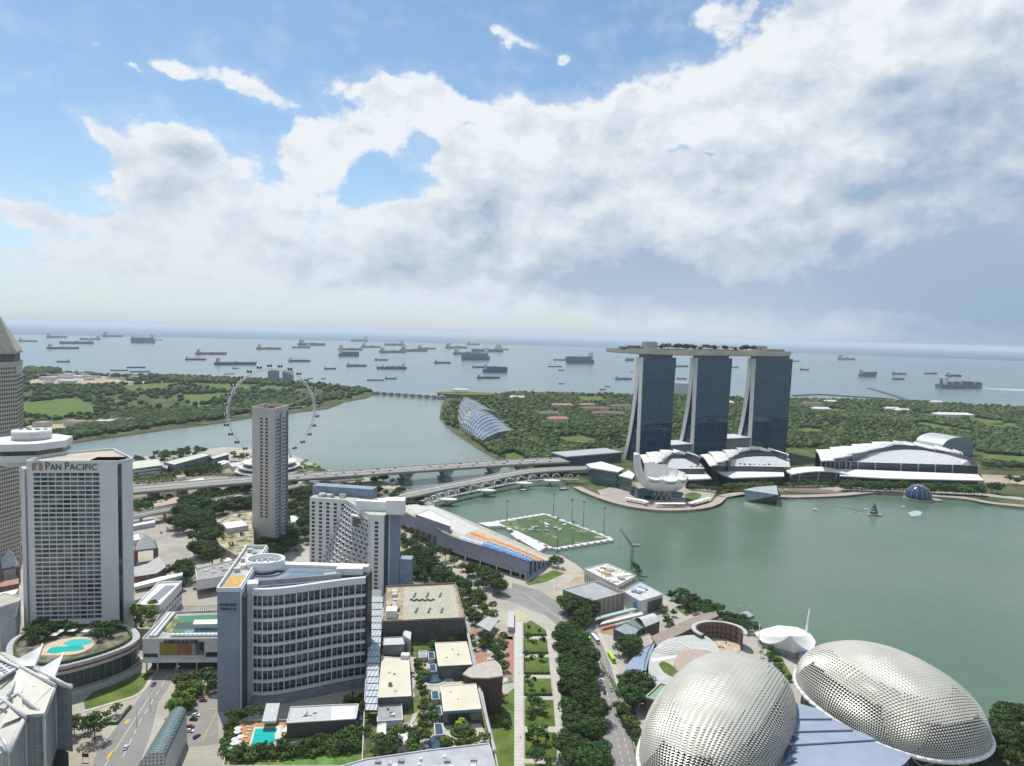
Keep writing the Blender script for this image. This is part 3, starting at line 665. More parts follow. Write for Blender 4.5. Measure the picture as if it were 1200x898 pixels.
m_ = MB(); m_.grid([[Vector((b.x, b.y + 4, 0)) for b in B_], [b + Vector((0, 4, -1.7)) for b in B_]], 0); m_.build('glass_front', grid_mat('arcade_glass', (0.04, 0.06, 0.075), (0.2, 0.22, 0.23), 5, 6, 0.5, 0.2, axes='xz'), t)
for k in (3, 9, 15):
    p = B_[k]; m_ = MB(); m_.tube((p.x, p.y + 2, 0), (p.x + 3, p.y + 2, p.z - 1), 0.7); m_.build('mast', lgrey, t)
# vaulted silver hall behind
t = thing('theatre_vault', 'silver barrel vaulted hall standing in the trees behind the convention hall', 'hall', U(1090, 533))
a, b_ = U(1103, 536), U(1140, 533.5); w = (b_ - a); rows = []
ax = (U(1086, 524, 0) - a) * 0.55
for k in range(13):
    th = math.pi * k / 12; r = [] 
    for q in (0, 1):
        r.append(a + ax * (1 - q) * 0 + w * (0.5 - 0.5 * math.cos(th)) * 1.0 + Vector((0, 0, 12 + 26 * math.sin(th) ** 0.7)) + Vector((-18, 60, 0)) * (1 - q))
    rows.append(r)
m_ = MB(); m_.grid(rows, 0, True)
for q in (0, 1): m_.face([r[q] for r in rows] + [Vector((rows[-1][q].x, rows[-1][q].y, 0)), Vector((rows[0][q].x, rows[0][q].y, 0))][::1], 1)
m_.grid([[Vector((rows[0][q].x, rows[0][q].y, 0)) for q in (0, 1)], [rows[0][q] for q in (0, 1)]]); m_.grid([[Vector((rows[-1][q].x, rows[-1][q].y, 0)) for q in (0, 1)], [rows[-1][q] for q in (0, 1)]])
m_.build('vault', [M('vault_silver', (0.50, 0.53, 0.55), 0.45, 0.4, var=0.1), M('vault_end', (0.16, 0.22, 0.28), 0.4)], t)
# dark link building by the bridge head
t = thing('station_shed', 'long dark shed with flat grey roof at the bridge head', 'shed', U(662, 546))
a, b_ = U(662, 547), U(728, 541); n_ = Vector((-(b_ - a).y, (b_ - a).x, 0)).normalized(); h = UH(a, 535)
m_ = MB(); m_.prism([a, b_, b_ + n_ * 42, a + n_ * 42], 0, h - 2, 0); m_.build('walls', grid_mat('shed_wall', (0.06, 0.075, 0.12), (0.16, 0.18, 0.24), 4, 30, 0.5, 0.4, axes='xz'), t)
m_ = MB(); m_.prism([a - n_ * 2, b_ - n_ * 2, b_ + n_ * 44, a + n_ * 44], h - 2, h, 0); m_.build('roof', M('shed_roof', (0.36, 0.38, 0.40), 0.7), t)

# ------------------------------------------------------------------ lotus museum
C0 = U(776, 584); C0.z = 0
lt = thing('lotus_museum', 'white lotus shaped museum of upturned petals over a dark pool at the bay edge', 'museum', C0)
lotus = M('lotus_white', (0.74, 0.73, 0.69), 0.5, var=0.05, scale=0.08)
def petal(az, R, Z, wid, name='petal'):
    d = Vector((math.cos(az), math.sin(az), 0)); s = Vector((-d.y, d.x, 0)); outer = []; inner = []
    n = 12
    for i in range(n + 1):
        t = i / n; th = t * math.pi / 2
        r = 5 + (R - 5) * math.sin(th) ** 0.9; z = 12 + (Z - 12) * (1 - math.cos(th)) ** (0.95 if Z < 45 else 1.15)
        w = wid * (0.25 + 0.75 * math.sin(min(1, t * 1.5) * math.pi / 2)) * (1.0 - (0.25 * max(0, t - 0.7) if Z < 50 else 0.80 * max(0, t - 0.45)))
        th_ = 6.5 * (1 - 0.55 * t) + 1
        ro = []; ri = []
        for j in range(7):
            q = (j - 3) / 3; bul = (1 - q * q)
            p = C0 + d * (r + bul * 3.0 - 1.5) + s * (w * q / 1.0) + Vector((0, 0, z - bul * 1.5))
            ro.append(p); ri.append(C0 + d * (r - th_ + bul * 1.0) + s * (w * q * 0.96) + Vector((0, 0, z + th_ * (0.9 - 0.9 * t) + 0.2)))
        outer.append(ro); inner.append(ri)
    m_ = MB(); m_.grid(outer, 0); m_.grid([r[::-1] for r in inner], 0)
    m_.grid([outer[-1][::-1], inner[-1][::-1]], 0, False)
    m_.grid([[o[0] for o in outer], [i_[0] for i_ in inner]], 0, False); m_.grid([[i_[-1] for i_ in inner], [o[-1] for o in outer]], 0, False)
    pt = m_.build(name, lotus, lt)
    if Z < 40:
        # glazed slot below each low petal's rim
        p = outer[-2]; m2 = MB(); k = [p[1], p[2], p[3], p[4], p[5]]; k2 = [(a_ + b2) / 2 for a_, b2 in zip(outer[-3][1:6], p[1:6])]
        m2.grid([[x + d * 0.35 for x in k2], [x + d * 0.35 for x in k]], 0); m2.build('skylight', dglass, pt)
petal(R_(196), 43, 63, 12.5); petal(R_(158), 37, 50, 11)
for az_, R, Z, wd in ((R_(122), 30, 45, 10), (R_(88), 30, 42, 10), (R_(55), 30, 38, 10), (R_(20), 31, 36, 10), (R_(-14), 32, 34, 10.5), (R_(-48), 33, 33, 11), (R_(-84), 32, 32, 11.5), (R_(-122), 33, 33, 11)): petal(az_, R, Z, wd)
m_ = MB(); rr = [[C0 + Vector((r * math.cos(a), r * math.sin(a), z)) for a in [2 * math.pi * i / 24 for i in range(24)]] for r, z in ((4, 10), (14, 12.5), (22, 17), (26, 24), (10, 22), (1, 20))]
m_.grid(rr, 0, True, closed=True); m_.build('bowl', lotus, lt)
for k in range(10):
    a = 2 * math.pi * k / 10; m_ = MB(); m_.tube(C0 + Vector((13 * math.cos(a), 13 * math.sin(a), 0)), C0 + Vector((10 * math.cos(a + .5), 10 * math.sin(a + .5), 14)), 0.7); m_.tube(C0 + Vector((13 * math.cos(a), 13 * math.sin(a), 0)), C0 + Vector((10 * math.cos(a - .5), 10 * math.sin(a - .5), 14)), 0.7); m_.build('column', lgrey, lt)
PLZ = [(735,574),(765,567),(800,568),(822,575),(815,586),(790,589),(760,587),(740,581)]
mb = MB(); mb.face(UL([(700,575),(735,566),(770,563),(815,567),(840,576),(832,588),(810,594),(772,596),(735,590),(705,582)][::-1], 0.25)); struct('plaza', mb, deckst)
mb = MB(); mb.face([p for p in smooth_path([tuple(q) for q in UL([(737,578),(752,572),(775,575),(800,577),(795,584),(768,586),(745,584)][::-1], 0.4)], 3)]); struct('lily_pond', mb, M('pond', (0.02, 0.045, 0.06), 0.1))
mb = MB(); mb.face([p for p in smooth_path([tuple(q) for q in UL([(802,580),(812,577),(822,580),(816,586),(804,588)][::-1], 0.4)], 3)]); struct('lawn_bed', mb, lawn)
mb = MB(); P = [tuple(U(a, b, 0)[:2]) for a, b in [(676,571),(696,580),(730,591),(772,597),(812,596),(836,591),(846,583)]]
mb.strip(smooth_path(P, 4), 12, 0, 0.6); struct('promenade', mb, M('boardwalk', (0.38, 0.32, 0.27), 0.8, var=0.15, scale=0.3))
for pts, lb in (([(733,583),(755,587),(758,589)], 'long pale shelter along the round promenade left of the pond'), ([(768,590),(803,590)], 'long pale shelter along the round promenade below the lotus museum'), ([(808,590),(832,583)], 'long pale shelter along the round promenade right of the pond')):
    P = [tuple(U(a, b, 5)[:2]) for a, b in pts]; t = thing('promenade_shelter', lb, 'shelter', (P[0][0], P[0][1], 0), 'shelters on the round promenade')
    m_ = MB(); m_.strip(P, 7, 4.6, 5.2); m_.build('roof', shell_white, t)
    for k in range(5):
        q = lerp(P[0], P[-1], (k + .5) / 5); m_ = MB(); m_.tube((q[0], q[1], 0), (q[0], q[1], 4.6), 0.25, n=5); m_.build('post', mgrey, t)

# ------------------------------------------------------------------ glass pavilions in the bay
def faceted(label, base, top, zt, mat, roofm):
    B = UL(base, -2.6); T = [U(a, b, z) for (a, b), z in zip(top, zt)]
    t = thing('crystal_pavilion', label, 'pavilion', Vector((B[0].x, B[0].y, -2.6)))
    m_ = MB(); n = len(B)
    for i in range(n): m_.face([B[i], B[(i + 1) % n], T[(i + 1) % n], T[i]])
    m_.build('glass_skin', mat, t); m_ = MB(); m_.face([p + Vector((0, 0, .05)) for p in T]); m_.build('roof', roofm, t)
faceted('angular grey glass pavilion rising from the bay below the arcade', [(875,588),(910,591),(917,583),(885,579)], [(871,574),(912,580),(910,569),(885,571)], [11, 13, 14, 12], M('pavilion_glass', (0.085, 0.12, 0.135), 0.25, var=0.2, scale=0.1), M('pavilion_roof', (0.34, 0.37, 0.39), 0.6))
D0 = U(1076, 586, -2.6); t = thing('dome_pavilion', 'dark blue glass sphere pavilion floating at the quay right of the arcade', 'pavilion', D0)
m_ = MB(); rr = []
for i in range(11):
    a = -0.35 + (math.pi / 2 + 0.35) * i / 10; r = 17 * math.cos(a); rr.append([D0 + Vector((r * math.cos(q), r * math.sin(q), 5 + 17 * math.sin(a))) for q in [2 * math.pi * k / 28 for k in range(28)]])
m_.grid(rr, 0, True, closed=True); dm = m_.build('glass_sphere', M('sphere_glass', (0.025, 0.05, 0.11), 0.12, var=0.5, scale=0.15), t)
m_ = MB()
for k in range(14):
    q = 2 * math.pi * k / 14
    for i in range(10): m_.tube(rr[i][2 * k], rr[i + 1][2 * k], 0.16, n=4)
m_.build('rib', steel, dm); m_ = MB(); m_.tube(D0 + Vector((0, 0, 0)), D0 + Vector((0, 0, 3)), 19, n=28, smooth=False); m_.tube(D0 + Vector((22, -3, 0)), D0 + Vector((22, -3, 2.2)), 8, n=16, smooth=False); m_.build('base', mgrey, t)

# ------------------------------------------------------------------ ribbed glass conservatories
def conservatory(label, L0, L1, R0, R1, hts, n, mat):
    "ribs run across from shore side to garden side; hts = rib crown heights"
    t = thing('conservatory', label, 'greenhouse', Vector((L0.x, L0.y, 0)), 'ribbed glass conservatories by the channel'); RW = []
    for i in range(n):
        s = i / (n - 1); a = L0.lerp(L1, s); b2 = R0.lerp(R1, s); h = hts(s); row = []
        for k in range(13):
            q = k / 12; x = 0.5 - 0.5 * math.cos(math.pi * q); sk = 0.18
            row.append(a.lerp(b2, x * (1 - sk) + sk * x * x) + Vector((0, 0, h * math.sin(math.pi * q) ** 0.75)))
        RW.append(row)
    m_ = MB(); m_.grid(RW, 0, True); m_.face(RW[0][::-1], 0); m_.face(RW[-1], 0); m_.build('glass_shell', mat, t)
    for i in range(n):
        m_ = MB()
        c = sum(RW[i], Vector()) / 13
        for k in range(12): m_.tube(RW[i][k] + (RW[i][k] - c).normalized() * 1.8, RW[i][k + 1] + (RW[i][k + 1] - c).normalized() * 1.8, 0.75, n=5)
        m_.build('rib', shell_white, t)
cg = M('conservatory_glass', (0.13, 0.19, 0.24), 0.15, var=0.3, scale=0.05)
conservatory('long low ribbed glass conservatory nearest the bridge, on the channel bank', U(541,505), U(565,519), U(570,495), U(602,507), lambda s: 8 + 36 * math.sin(math.pi * min(1, 0.30 + 0.66 * s)) ** 1.0 * (1 - .35 * s), 12, cg)
conservatory('tall peaked ribbed glass conservatory behind the long low one on the channel bank', U(537,496), U(541,502), U(557,492), U(588,499), lambda s: 58 - 16 * s, 8, cg)
t = thing('barrage_hall', 'low round green-roofed pump hall at the end of the barrage', 'pump hall', U(545,464))
m_ = MB(); c = U(546, 465); rr = [[c + Vector((r * 1.6 * math.cos(q), r * math.sin(q), z)) for q in [2 * math.pi * k / 24 for k in range(24)]] for r, z in ((62, 0), (62, 10), (66, 12), (40, 14), (1, 14))]
m_.grid(rr[:2], 0, False, closed=True); m_.build('wall', M('hall_brown', (0.18, 0.14, 0.12), 0.8), t); m_ = MB(); m_.grid(rr[2:], 0, True, closed=True); m_.build('roof', lawn, t)
m_ = MB(); m_.box((c.x - 20, c.y + 10, 20), (50, 30, 10)); m_.build('pavilion', white, t)
# ------------------------------------------------------------------ barrage across the channel mouth
A_, B_ = U(438, 460.5, 3), U(522, 466, 3); t = thing('barrage', 'long low dam bridge closing the channel mouth towards the sea', 'dam', Vector((A_.x, A_.y, 0)))
m_ = MB(); m_.strip([A_[:2], B_[:2]], 22, 1, 6); m_.build('deck', M('barrage_grey', (0.20, 0.20, 0.21), 0.8), t)
for k in range(10):
    p = A_.lerp(B_, (k + .5) / 10); m_ = MB(); m_.box((p.x, p.y - 2, 4), (9, 30, 12), 0); m_.build('gate_pier', mgrey, t)
# breakwaters far right
for pts, lb in (([(930,464),(960,462.5),(1000,465),(1040,467.5),(1060,471)], 'low dark breakwater curving off the far shore'), ([(1018,455),(1045,463),(1075,473)], 'straight thin jetty running out to sea from the far shore')):
    P = [tuple(U(a, b, -2)[:2]) for a, b in pts]; mb = MB(); mb.strip(P, 16, -6, 1.0); o = mb.build('breakwater', M('rock_dark', (0.10, 0.10, 0.10), 0.9)); tag(o, lb, 'breakwater')
# ------------------------------------------------------------------ observation wheel
WC = U(319, 548); D_ = Vector((WC.x, WC.y, 0)).length; wc = Vector((WC.x, WC.y, 90.0))
f_ = Vector((-WC.x, -WC.y, 0)).normalized(); f_ = (Matrix.Rotation(R_(12), 3, 'Z') @ f_); r_ = Vector((-f_.y, f_.x, 0))
fw = thing('observation_wheel', 'giant white observation wheel with dark capsules behind the slim tower', 'ferris wheel', Vector((WC.x, WC.y, 0)))
RW_ = 66.5; wmat = M('wheel_white', (0.68, 0.69, 0.70), 0.5)
m_ = MB(); n = 84
for i in range(n):
    a0, a1 = 2 * math.pi * i / n, 2 * math.pi * (i + 1) / n
    P = lambda a, R, o: wc + r_ * (R * math.cos(a)) + Vector((0, 0, R * math.sin(a))) + f_ * o
    for o in (-4, 4): m_.tube(P(a0, RW_, o), P(a1, RW_, o), 0.62, n=5)
    m_.tube(P(a0, RW_ - 3, 0), P(a1, RW_ - 3, 0), 0.32, n=5)
    m_.tube(P(a0, RW_, -4), P(a0, RW_, 4), 0.3, n=4, cap=False); m_.tube(P(a0, RW_, -4), P(a1, RW_ - 3, 0), 0.25, n=4, cap=False); m_.tube(P(a0, RW_, 4), P(a1, RW_ - 3, 0), 0.25, n=4, cap=False)
m_.build('rim', wmat, fw)
for k in range(28):
    a = 2 * math.pi * (k + .5) / 28; m_ = MB(); m_.tube(wc + f_ * 5 * (1 if k % 2 else -1), P(a, RW_ - 3, 0), 0.09, n=4, cap=False); m_.build('spoke_cable', steel, fw)
m_ = MB(); m_.tube(wc - f_ * 12, wc + f_ * 12, 3.2, n=16); m_.build('hub', wmat, fw)
for o in (-1, 1):
    for q in (-1, 1):
        m_ = MB(); m_.tube(wc + f_ * 11 * o, Vector((wc.x, wc.y, 0)) + f_ * 24 * o + r_ * 30 * q, 1.5, 1.8, n=10); m_.build('support_leg', wmat, fw)
capm = M('capsule_dark', (0.04, 0.05, 0.06), 0.25)
for k in range(28):
    a = 2 * math.pi * k / 28 + 0.06; c = P(a, RW_ + 3.6, 0); m_ = MB()
    m_.tube(c - r_ * 3.4, c + r_ * 3.4, 2.0, n=12); o = m_.build('capsule', capm, fw)
    m_ = MB(); m_.tube(c - r_ * .35, c + r_ * .35, 2.2, n=12); m_.build('ring', wmat, o)
# round terminal
def lp(c, rx, ry, z, n=32, a0=0): return [Vector((c.x + rx * math.cos(2 * math.pi * i / n), c.y + ry * math.sin(2 * math.pi * i / n), z)) for i in range(n)]
tc = U(316, 554); tt = thing('wheel_terminal', 'round three-storey terminal with white balcony rings below the observation wheel', 'terminal', tc)
for lv, (r, z) in enumerate(((50, 0), (45, 6), (39, 12))):
    m_ = MB(); m_.prism(lp(tc, r - 4, r - 4, 0), z, z + 4.6, 0); m_.build('storey', M('terminal_dark', (0.08, 0.08, 0.09), 0.5), tt)
    m_ = MB(); m_.prism(lp(tc, r, r, 0), z + 4.6, z + 6.0, 0); m_.build('ring_slab', whitish, tt)
m_ = MB(); m_.prism(lp(tc, 26, 26, 0), 18, 19, 0); m_.build('roof', M('roof_rust', (0.30, 0.20, 0.16), 0.8), tt)

# ------------------------------------------------------------------ bridges
deckm = M('deck_concrete', (0.42, 0.40, 0.36), 0.85, var=0.1, scale=0.05)
def road_bridge(name, label, cpx, width, z, depth=3.2, group=None, rail=True, lanes=2, k=6):
    P = smooth_path([tuple(U(a, b, z)[:2]) for a, b in cpx], k)
    t = thing(name, label, 'bridge', (P[0][0], P[0][1], 0), group)
    m_ = MB(); m_.strip(P, width, z - 0.8, z, 0); m_.strip(P, width * 0.72, z - depth, z - 0.8, 0); m_.build('deck', deckm, t)
    m_ = MB(); m_.strip(P, width - 3, z + 0.005, z + 0.06, 0); m_.build('roadway', M('bridge_asphalt', (0.27, 0.26, 0.24), 0.9, var=0.1, scale=0.1), t)
    m_ = MB()
    for s in (-1, 1):
        Q = offset(P, s * (width / 2 - 0.4)); m_.strip(Q, 0.5, z, z + 1.3)
    m_.strip(P, 1.4, z + .06, z + 1.0); m_.build('parapet', M('parapet', (0.60, 0.59, 0.55), 0.8), t)
    return t, P
def v_pier(t, c, dirv_, width, z):
    "a row of V struts standing on a pile cap"
    n_ = Vector((-dirv_.y, dirv_.x, 0)); m_ = MB(); m_.box((c.x, c.y, -1.2), (13, width * 0.95, 4), math.atan2(dirv_.y, dirv_.x)); m_.build('pile_cap', mgrey, t)
    for k in range(5):
        p = c + n_ * (k - 2) * width * 0.19
        m_ = MB()
        for s in (-1, 1): m_.tube(Vector((p.x, p.y, 0)) + dirv_ * s * 1.2, Vector((p.x, p.y, z - 2.8)) + dirv_ * s * 8.5, 0.9, 1.3, n=6)
        m_.build('v_strut', deckm, t)
t, P_ = road_bridge('expressway_bridge', 'wide double expressway bridge crossing the channel behind the other bridges', [(-30,590),(60,582),(155,574),(225,568),(297,562),(345,559),(420,554),(500,548.5),(560,544.5),(610,541.5),(662,539)], 38, 16, 4)
for px_, py_ in ((477,568),(521,563),(574,557),(611,553)):
    c = U(px_, py_, 0); j = min(range(len(P_)), key=lambda i: (PJ(P_[i][0], P_[i][1], 16)[0] - px_) ** 2); d = (Vector(P_[j + 1]) - Vector(P_[j - 1])).normalized(); v_pier(t, Vector((P_[j][0], P_[j][1], 0)), Vector((d.x, d.y, 0)), 34, 16)
for px_ in (175, 215, 232, 255, 285, 350, 385, 425):
    j = min(range(len(P_)), key=lambda i: (PJ(P_[i][0], P_[i][1], 16)[0] - px_) ** 2); m_ = MB(); m_.box((P_[j][0], P_[j][1], 6), (4, 22, 12)); m_.build('pier', deckm, t)
t, P_ = road_bridge('slip_road_viaduct', 'narrow slip road viaduct merging with the expressway beside the slim tower', [(-20,640),(60,622),(155,605),(200,597),(245,588),(297,579),(345,570.5),(390,563.5),(425,560)], 15, 11, 2.6)
for px_ in (165, 190, 225, 262, 350, 375, 405):
    j = min(range(len(P_)), key=lambda i: (PJ(P_[i][0], P_[i][1], 11)[0] - px_) ** 2); m_ = MB(); m_.tube((P_[j][0], P_[j][1], 0), (P_[j][0], P_[j][1], 9), 1.6); m_.build('pier', deckm, t)
t, P_ = road_bridge('road_bridge', 'lower road bridge curving to the lotus museum in front of the expressway', [(455,585),(482,579),(515,572),(560,563.5),(591,557),(620,552.5),(655,550),(700,548.5)], 27, 9, 3)
for px_ in (500, 545, 590, 636):
    j = min(range(len(P_)), key=lambda i: (PJ(P_[i][0], P_[i][1], 9)[0] - px_) ** 2); d = (Vector(P_[j + 1]) - Vector(P_[j - 1])).normalized(); v_pier(t, Vector((P_[j][0], P_[j][1], 0)), Vector((d.x, d.y, 0)), 22, 9)
# helix footbridge
HP = smooth_path([tuple(U(a, b, 8)) for a, b in [(494,592),(508,586),(530,579),(560,572.5),(590,566),(620,561.5),(650,559.5),(680,560.5)]], 22)
t = thing('helix_footbridge', 'curved steel footbridge wrapped in double helix tubes beside the road bridge', 'footbridge', (HP[0][0], HP[0][1], 0))
m_ = MB(); m_.strip([p[:2] for p in HP[::4]], 6, 5, 5.6); m_.build('walkway', M('walk_grey', (0.30, 0.29, 0.28), 0.8), t)
L1, L2 = [], []
for i, p in enumerate(HP):
    a = Vector(HP[max(0, i - 1)]); b2 = Vector(HP[min(len(HP) - 1, i + 1)]); d = (b2 - a).normalized(); nn = Vector((-d.y, d.x, 0)); ph = i * 0.62
    L1.append(Vector(p) + nn * 5.4 * math.cos(ph) + Vector((0, 0, 5.4 * math.sin(ph)))); L2.append(Vector(p) + nn * 4.6 * math.cos(-ph + 1) + Vector((0, 0, 4.6 * math.sin(-ph + 1))))
for L, nm in ((L1, 'outer_helix'), (L2, 'inner_helix')):
    m_ = MB()
    for i in range(len(L) - 1): m_.tube(L[i], L[i + 1], 0.42, n=4, cap=False)
    m_.build(nm, M('helix_steel', (0.62, 0.62, 0.61), 0.4, 0.3), t)
m_ = MB()
for i in range(0, len(HP), 5): m_.tube(HP[i], L1[i], 0.15, n=3); m_.tube(L1[i], L2[i], 0.15, n=3)
m_.build('tie_rods', steel, t)
for px_, in ((523,), (568,), (612,), (645,)):
    p = min(HP, key=lambda q: (PJ(*q)[0] - px_) ** 2); m_ = MB(); m_.prism([(p[0] + 13 * math.cos(a) + 2, p[1] - 10 + 6 * math.sin(a)) for a in [2 * math.pi * k / 16 for k in range(16)]], 4.6, 6.2, 0, bottom=True)
    m_.build('viewing_pod', whitish, t); m_ = MB(); m_.tube((p[0], p[1], -3), (p[0] - 4, p[1], 5), 0.7); m_.tube((p[0], p[1], -3), (p[0] + 4, p[1], 5), 0.7); m_.build('strut', mgrey, t)

# ------------------------------------------------------------------ ships at anchor
hullc = {'dark': M('hull_dark', (0.09, 0.105, 0.13), 0.6), 'red': M('hull_red', (0.20, 0.09, 0.08), 0.6), 'blue': M('hull_blue', (0.045, 0.11, 0.23), 0.6), 'grey': M('hull_grey', (0.16, 0.18, 0.21), 0.6), 'teal': M('hull_teal', (0.05, 0.15, 0.17), 0.6)}  # dark hull tone paled, distance haze mixed into its colour
cargo_c = [M('cargo_brown', (0.15, 0.09, 0.09), 0.8), M('cargo_blue', (0.05, 0.12, 0.25), 0.8), M('cargo_grey', (0.32, 0.33, 0.34), 0.8)]
SHIPW = {'dark': 'black hulled', 'red': 'rust red hulled', 'blue': 'deep blue hulled', 'grey': 'grey hulled', 'teal': 'green blue hulled'}
def ship(x0, x1, y, kind, hc, where, flip=False):
    z = -2.4; a, b2 = U(x0, y, z), U(x1, y, z)
    if flip: a, b2 = b2, a
    L = (b2 - a).length; d = (b2 - a).normalized(); ang = math.atan2(d.y, d.x)
    T = {'tanker': 'tanker', 'bulk': 'bulk carrier with deck cranes', 'box': 'container ship stacked with boxes', 'lpg': 'car carrier with slab sides', 'tug': 'small workboat', 'barge': 'flat barge'}[kind]
    t = thing({'tanker': 'tanker', 'bulk': 'bulk_carrier', 'box': 'container_ship', 'lpg': 'car_carrier', 'tug': 'workboat', 'barge': 'barge'}[kind], '%s %s %s' % (SHIPW[hc], T, where), {'tug': 'boat', 'barge': 'barge'}.get(kind, 'ship'), a, 'ships and boats at anchor in the strait', ang)
    w = L * 0.075 + 2; h = {'tanker': 0.055, 'bulk': 0.06, 'box': 0.06, 'lpg': 0.10, 'tug': 0.10, 'barge': 0.05}[kind] * L + 0.5
    m_ = MB(); st = []
    for s, ww, up in ((0, .7, 1.1), (.04, .95, 1.05), (.2, 1, 1), (.8, 1, 1), (.93, .65, 1.15), (1.0, .05, 1.35)):
        x = s * L; W_ = w * ww; st.append([(x - (0.02 * L if s == 1 else 0), -W_ * .8, 0), (x, -W_, h * up), (x, W_, h * up), (x - (0.02 * L if s == 1 else 0), W_ * .8, 0)])
    m_.grid(st, 0, False, closed=True); m_.face(st[0], 0); m_.face(st[-1], 0); m_.build('hull', hullc[hc], t, False)
    if kind != 'barge':
        hs = h * (1.9 if kind != 'tug' else 1.2); x0_ = 0.10 * L; m_ = MB(); m_.box((x0_, 0, h + hs / 2), (L * .06, w * 1.6, hs)); m_.box((x0_ + L * .005, 0, h + hs * 1.04), (L * .045, w * 2.0, hs * .14)); m_.tube((x0_, 0, h + hs), (x0_, 0, h + hs * 1.4), .006 * L, n=5); m_.build('superstructure', M('ship_white', (0.62, 0.62, 0.60), 0.7), t, False)
        m_ = MB(); m_.tube((x0_ - L * .04, 0, h), (x0_ - L * .045, 0, h + hs * .9), .014 * L, n=8); m_.build('funnel', hullc['red' if hc == 'dark' else 'dark'], t, False)
    if kind == 'tanker':
        m_ = MB()
        for y_ in (-.25, .25): m_.tube((.16 * L, w * y_, h + .006 * L), (.9 * L, w * y_, h + .006 * L), .005 * L, n=4)
        m_.box((.5 * L, 0, h + .012 * L), (.05 * L, w * 1.5, .024 * L)); m_.tube((.88 * L, 0, h), (.88 * L, 0, h * 2.2), .004 * L, n=4); m_.build('deck_piping', M('deck_red', (0.20, 0.09, 0.07), 0.8), t, False)
    if kind == 'bulk':
        for s in (.26, .43, .60, .77):
            m_ = MB(); m_.tube((s * L, 0, h), (s * L, 0, h + .11 * L), .009 * L, n=5); m_.tube((s * L, 0, h + .09 * L), ((s + .1) * L, 0, h + .05 * L), .005 * L, n=4); m_.build('deck_crane', M('crane_buff', (0.45, 0.38, 0.26), 0.7), t, False)
        m_ = MB()
        for s in (.22, .36, .5, .64, .8): m_.box((s * L, 0, h + .012 * L), (.09 * L, w * 1.2, .024 * L))
        m_.build('hatch_covers', M('hatch', (0.28, 0.16, 0.12), 0.8), t, False)
    if kind == 'box':
        r2 = random.Random(int(x0))
        for k in range(12):
            s = .18 + k * .062; m_ = MB(); hh = L * r2.uniform(.03, .062); m_.box((s * L, 0, h + hh / 2), (.055 * L, w * 1.8, hh)); m_.build('container_stack', cargo_c[r2.randrange(3)], t, False)
        for s in (.33, .55, .8):
            m_ = MB(); m_.tube((s * L, 0, h), (s * L, 0, h + .13 * L), .006 * L, n=5); m_.build('deck_crane', M('ship_white', (0.62,) * 3), t, False)
    if kind == 'lpg':
        m_ = MB(); m_.box((.52 * L, 0, h * 1.5), (.84 * L, w * 1.9, h * .98)); m_.build('cargo_house', hullc[hc], t, False)
SHIPS = """22 44 400.5 tanker dark|55 79 396 tanker grey|69 109 403 tanker blue|55 93 409 tanker red|93 117 398.3 tanker grey|121 144 395 tanker grey|153 181 402 lpg blue|154 169 397 tanker grey|181 191 399 tanker grey|66 82 424.5 tug dark
217 242 422 bulk dark|229 266 415.5 tanker red|251 301 427.5 tanker dark|129 150 434.5 barge dark|148 171 431 barge dark|152 176 436 barge grey|272 280 432 tug dark|263 275 438.5 barge teal|301 330 409.5 tanker red|342 363 408 tanker dark
350 382 405 tanker dark|338 364 424 bulk dark|380 394 432.7 tug dark|397 425 410.5 tanker red|397 421 417.5 lpg blue|406 430 429.5 bulk dark|411 430 400.5 tanker grey|424 446 407.5 tanker grey|439 455 422.5 bulk red|441 476 432.5 bulk dark
430 450 446 barge dark|451 465 444.3 tug grey|445 476 413.5 tanker grey|450 473 405 tanker grey|470 501 412 tanker dark|490 511 409.5 tanker grey|509 529 426 bulk dark|523 548 408.5 tanker grey|532 564 415.5 tanker blue|540 573 422 lpg teal
552 588 412.5 tanker blue|580 596 410.5 tanker grey|554 582 431 barge dark|566 595 436.5 lpg blue|559 586 443.5 tanker dark|548 562 404.5 tanker grey|361 367 444 tug dark|376 382 444 tug dark|648 664 422.5 tanker grey|663 695 426 lpg blue
643 659 430 barge red|654 661 434.5 tug dark|655 661 450 tug dark|733 743 423 lpg blue|738 742 436.5 tug red|721 741 445 bulk grey|703 710 457 tug dark|709 715 453.5 tug dark|790 807 430 tanker dark|788 805 449 barge grey|793 805 444.5 bulk grey
855 865 431 tanker dark|938 948 434 tug dark|1007 1027 441.5 lpg grey|1046 1062 439 tanker dark|1046 1060 445 bulk dark|1083 1097 438.5 tanker dark|1109 1127 441.5 bulk dark|1099 1151 455 box grey|926 937 424 tanker grey|983 1002 422 tanker grey"""
k_ = 0
ZONE = lambda x: ('off the golf course shore' if x < 210 else 'left of the wheel' if x < 300 else 'beyond the top of the wheel' if x < 375 else 'beyond the dam' if x < 480 else 'off the conservatories' if x < 620 else 'beyond the gardens' if x < 712 else 'behind the hotel towers' if x < 925 else 'off the far right shore')
items_ = [r.split() for blk in SHIPS.split('\n') for r in blk.split('|')]
cnt_ = {}
for r in items_:
    key = (r[4], r[3], ZONE(float(r[0]))); cnt_.setdefault(key, []).append(r)
ORD = ['first', 'second', 'third', 'fourth', 'fifth', 'sixth', 'seventh']
for key, L in cnt_.items():
    L.sort(key=lambda r: float(r[2]))
    for i, r in enumerate(L):
        w_ = key[2] + ('' if len(L) == 1 else ', farthest of %d such' % len(L) if i == 0 else ', nearest of %d such' % len(L) if i == len(L) - 1 else ', %s nearest the horizon of %d such' % (ORD[i], len(L)))
        ship(float(r[0]), float(r[1]), float(r[2]), r[3], r[4], w_, flip=(int(float(r[0])) % 3 == 0))
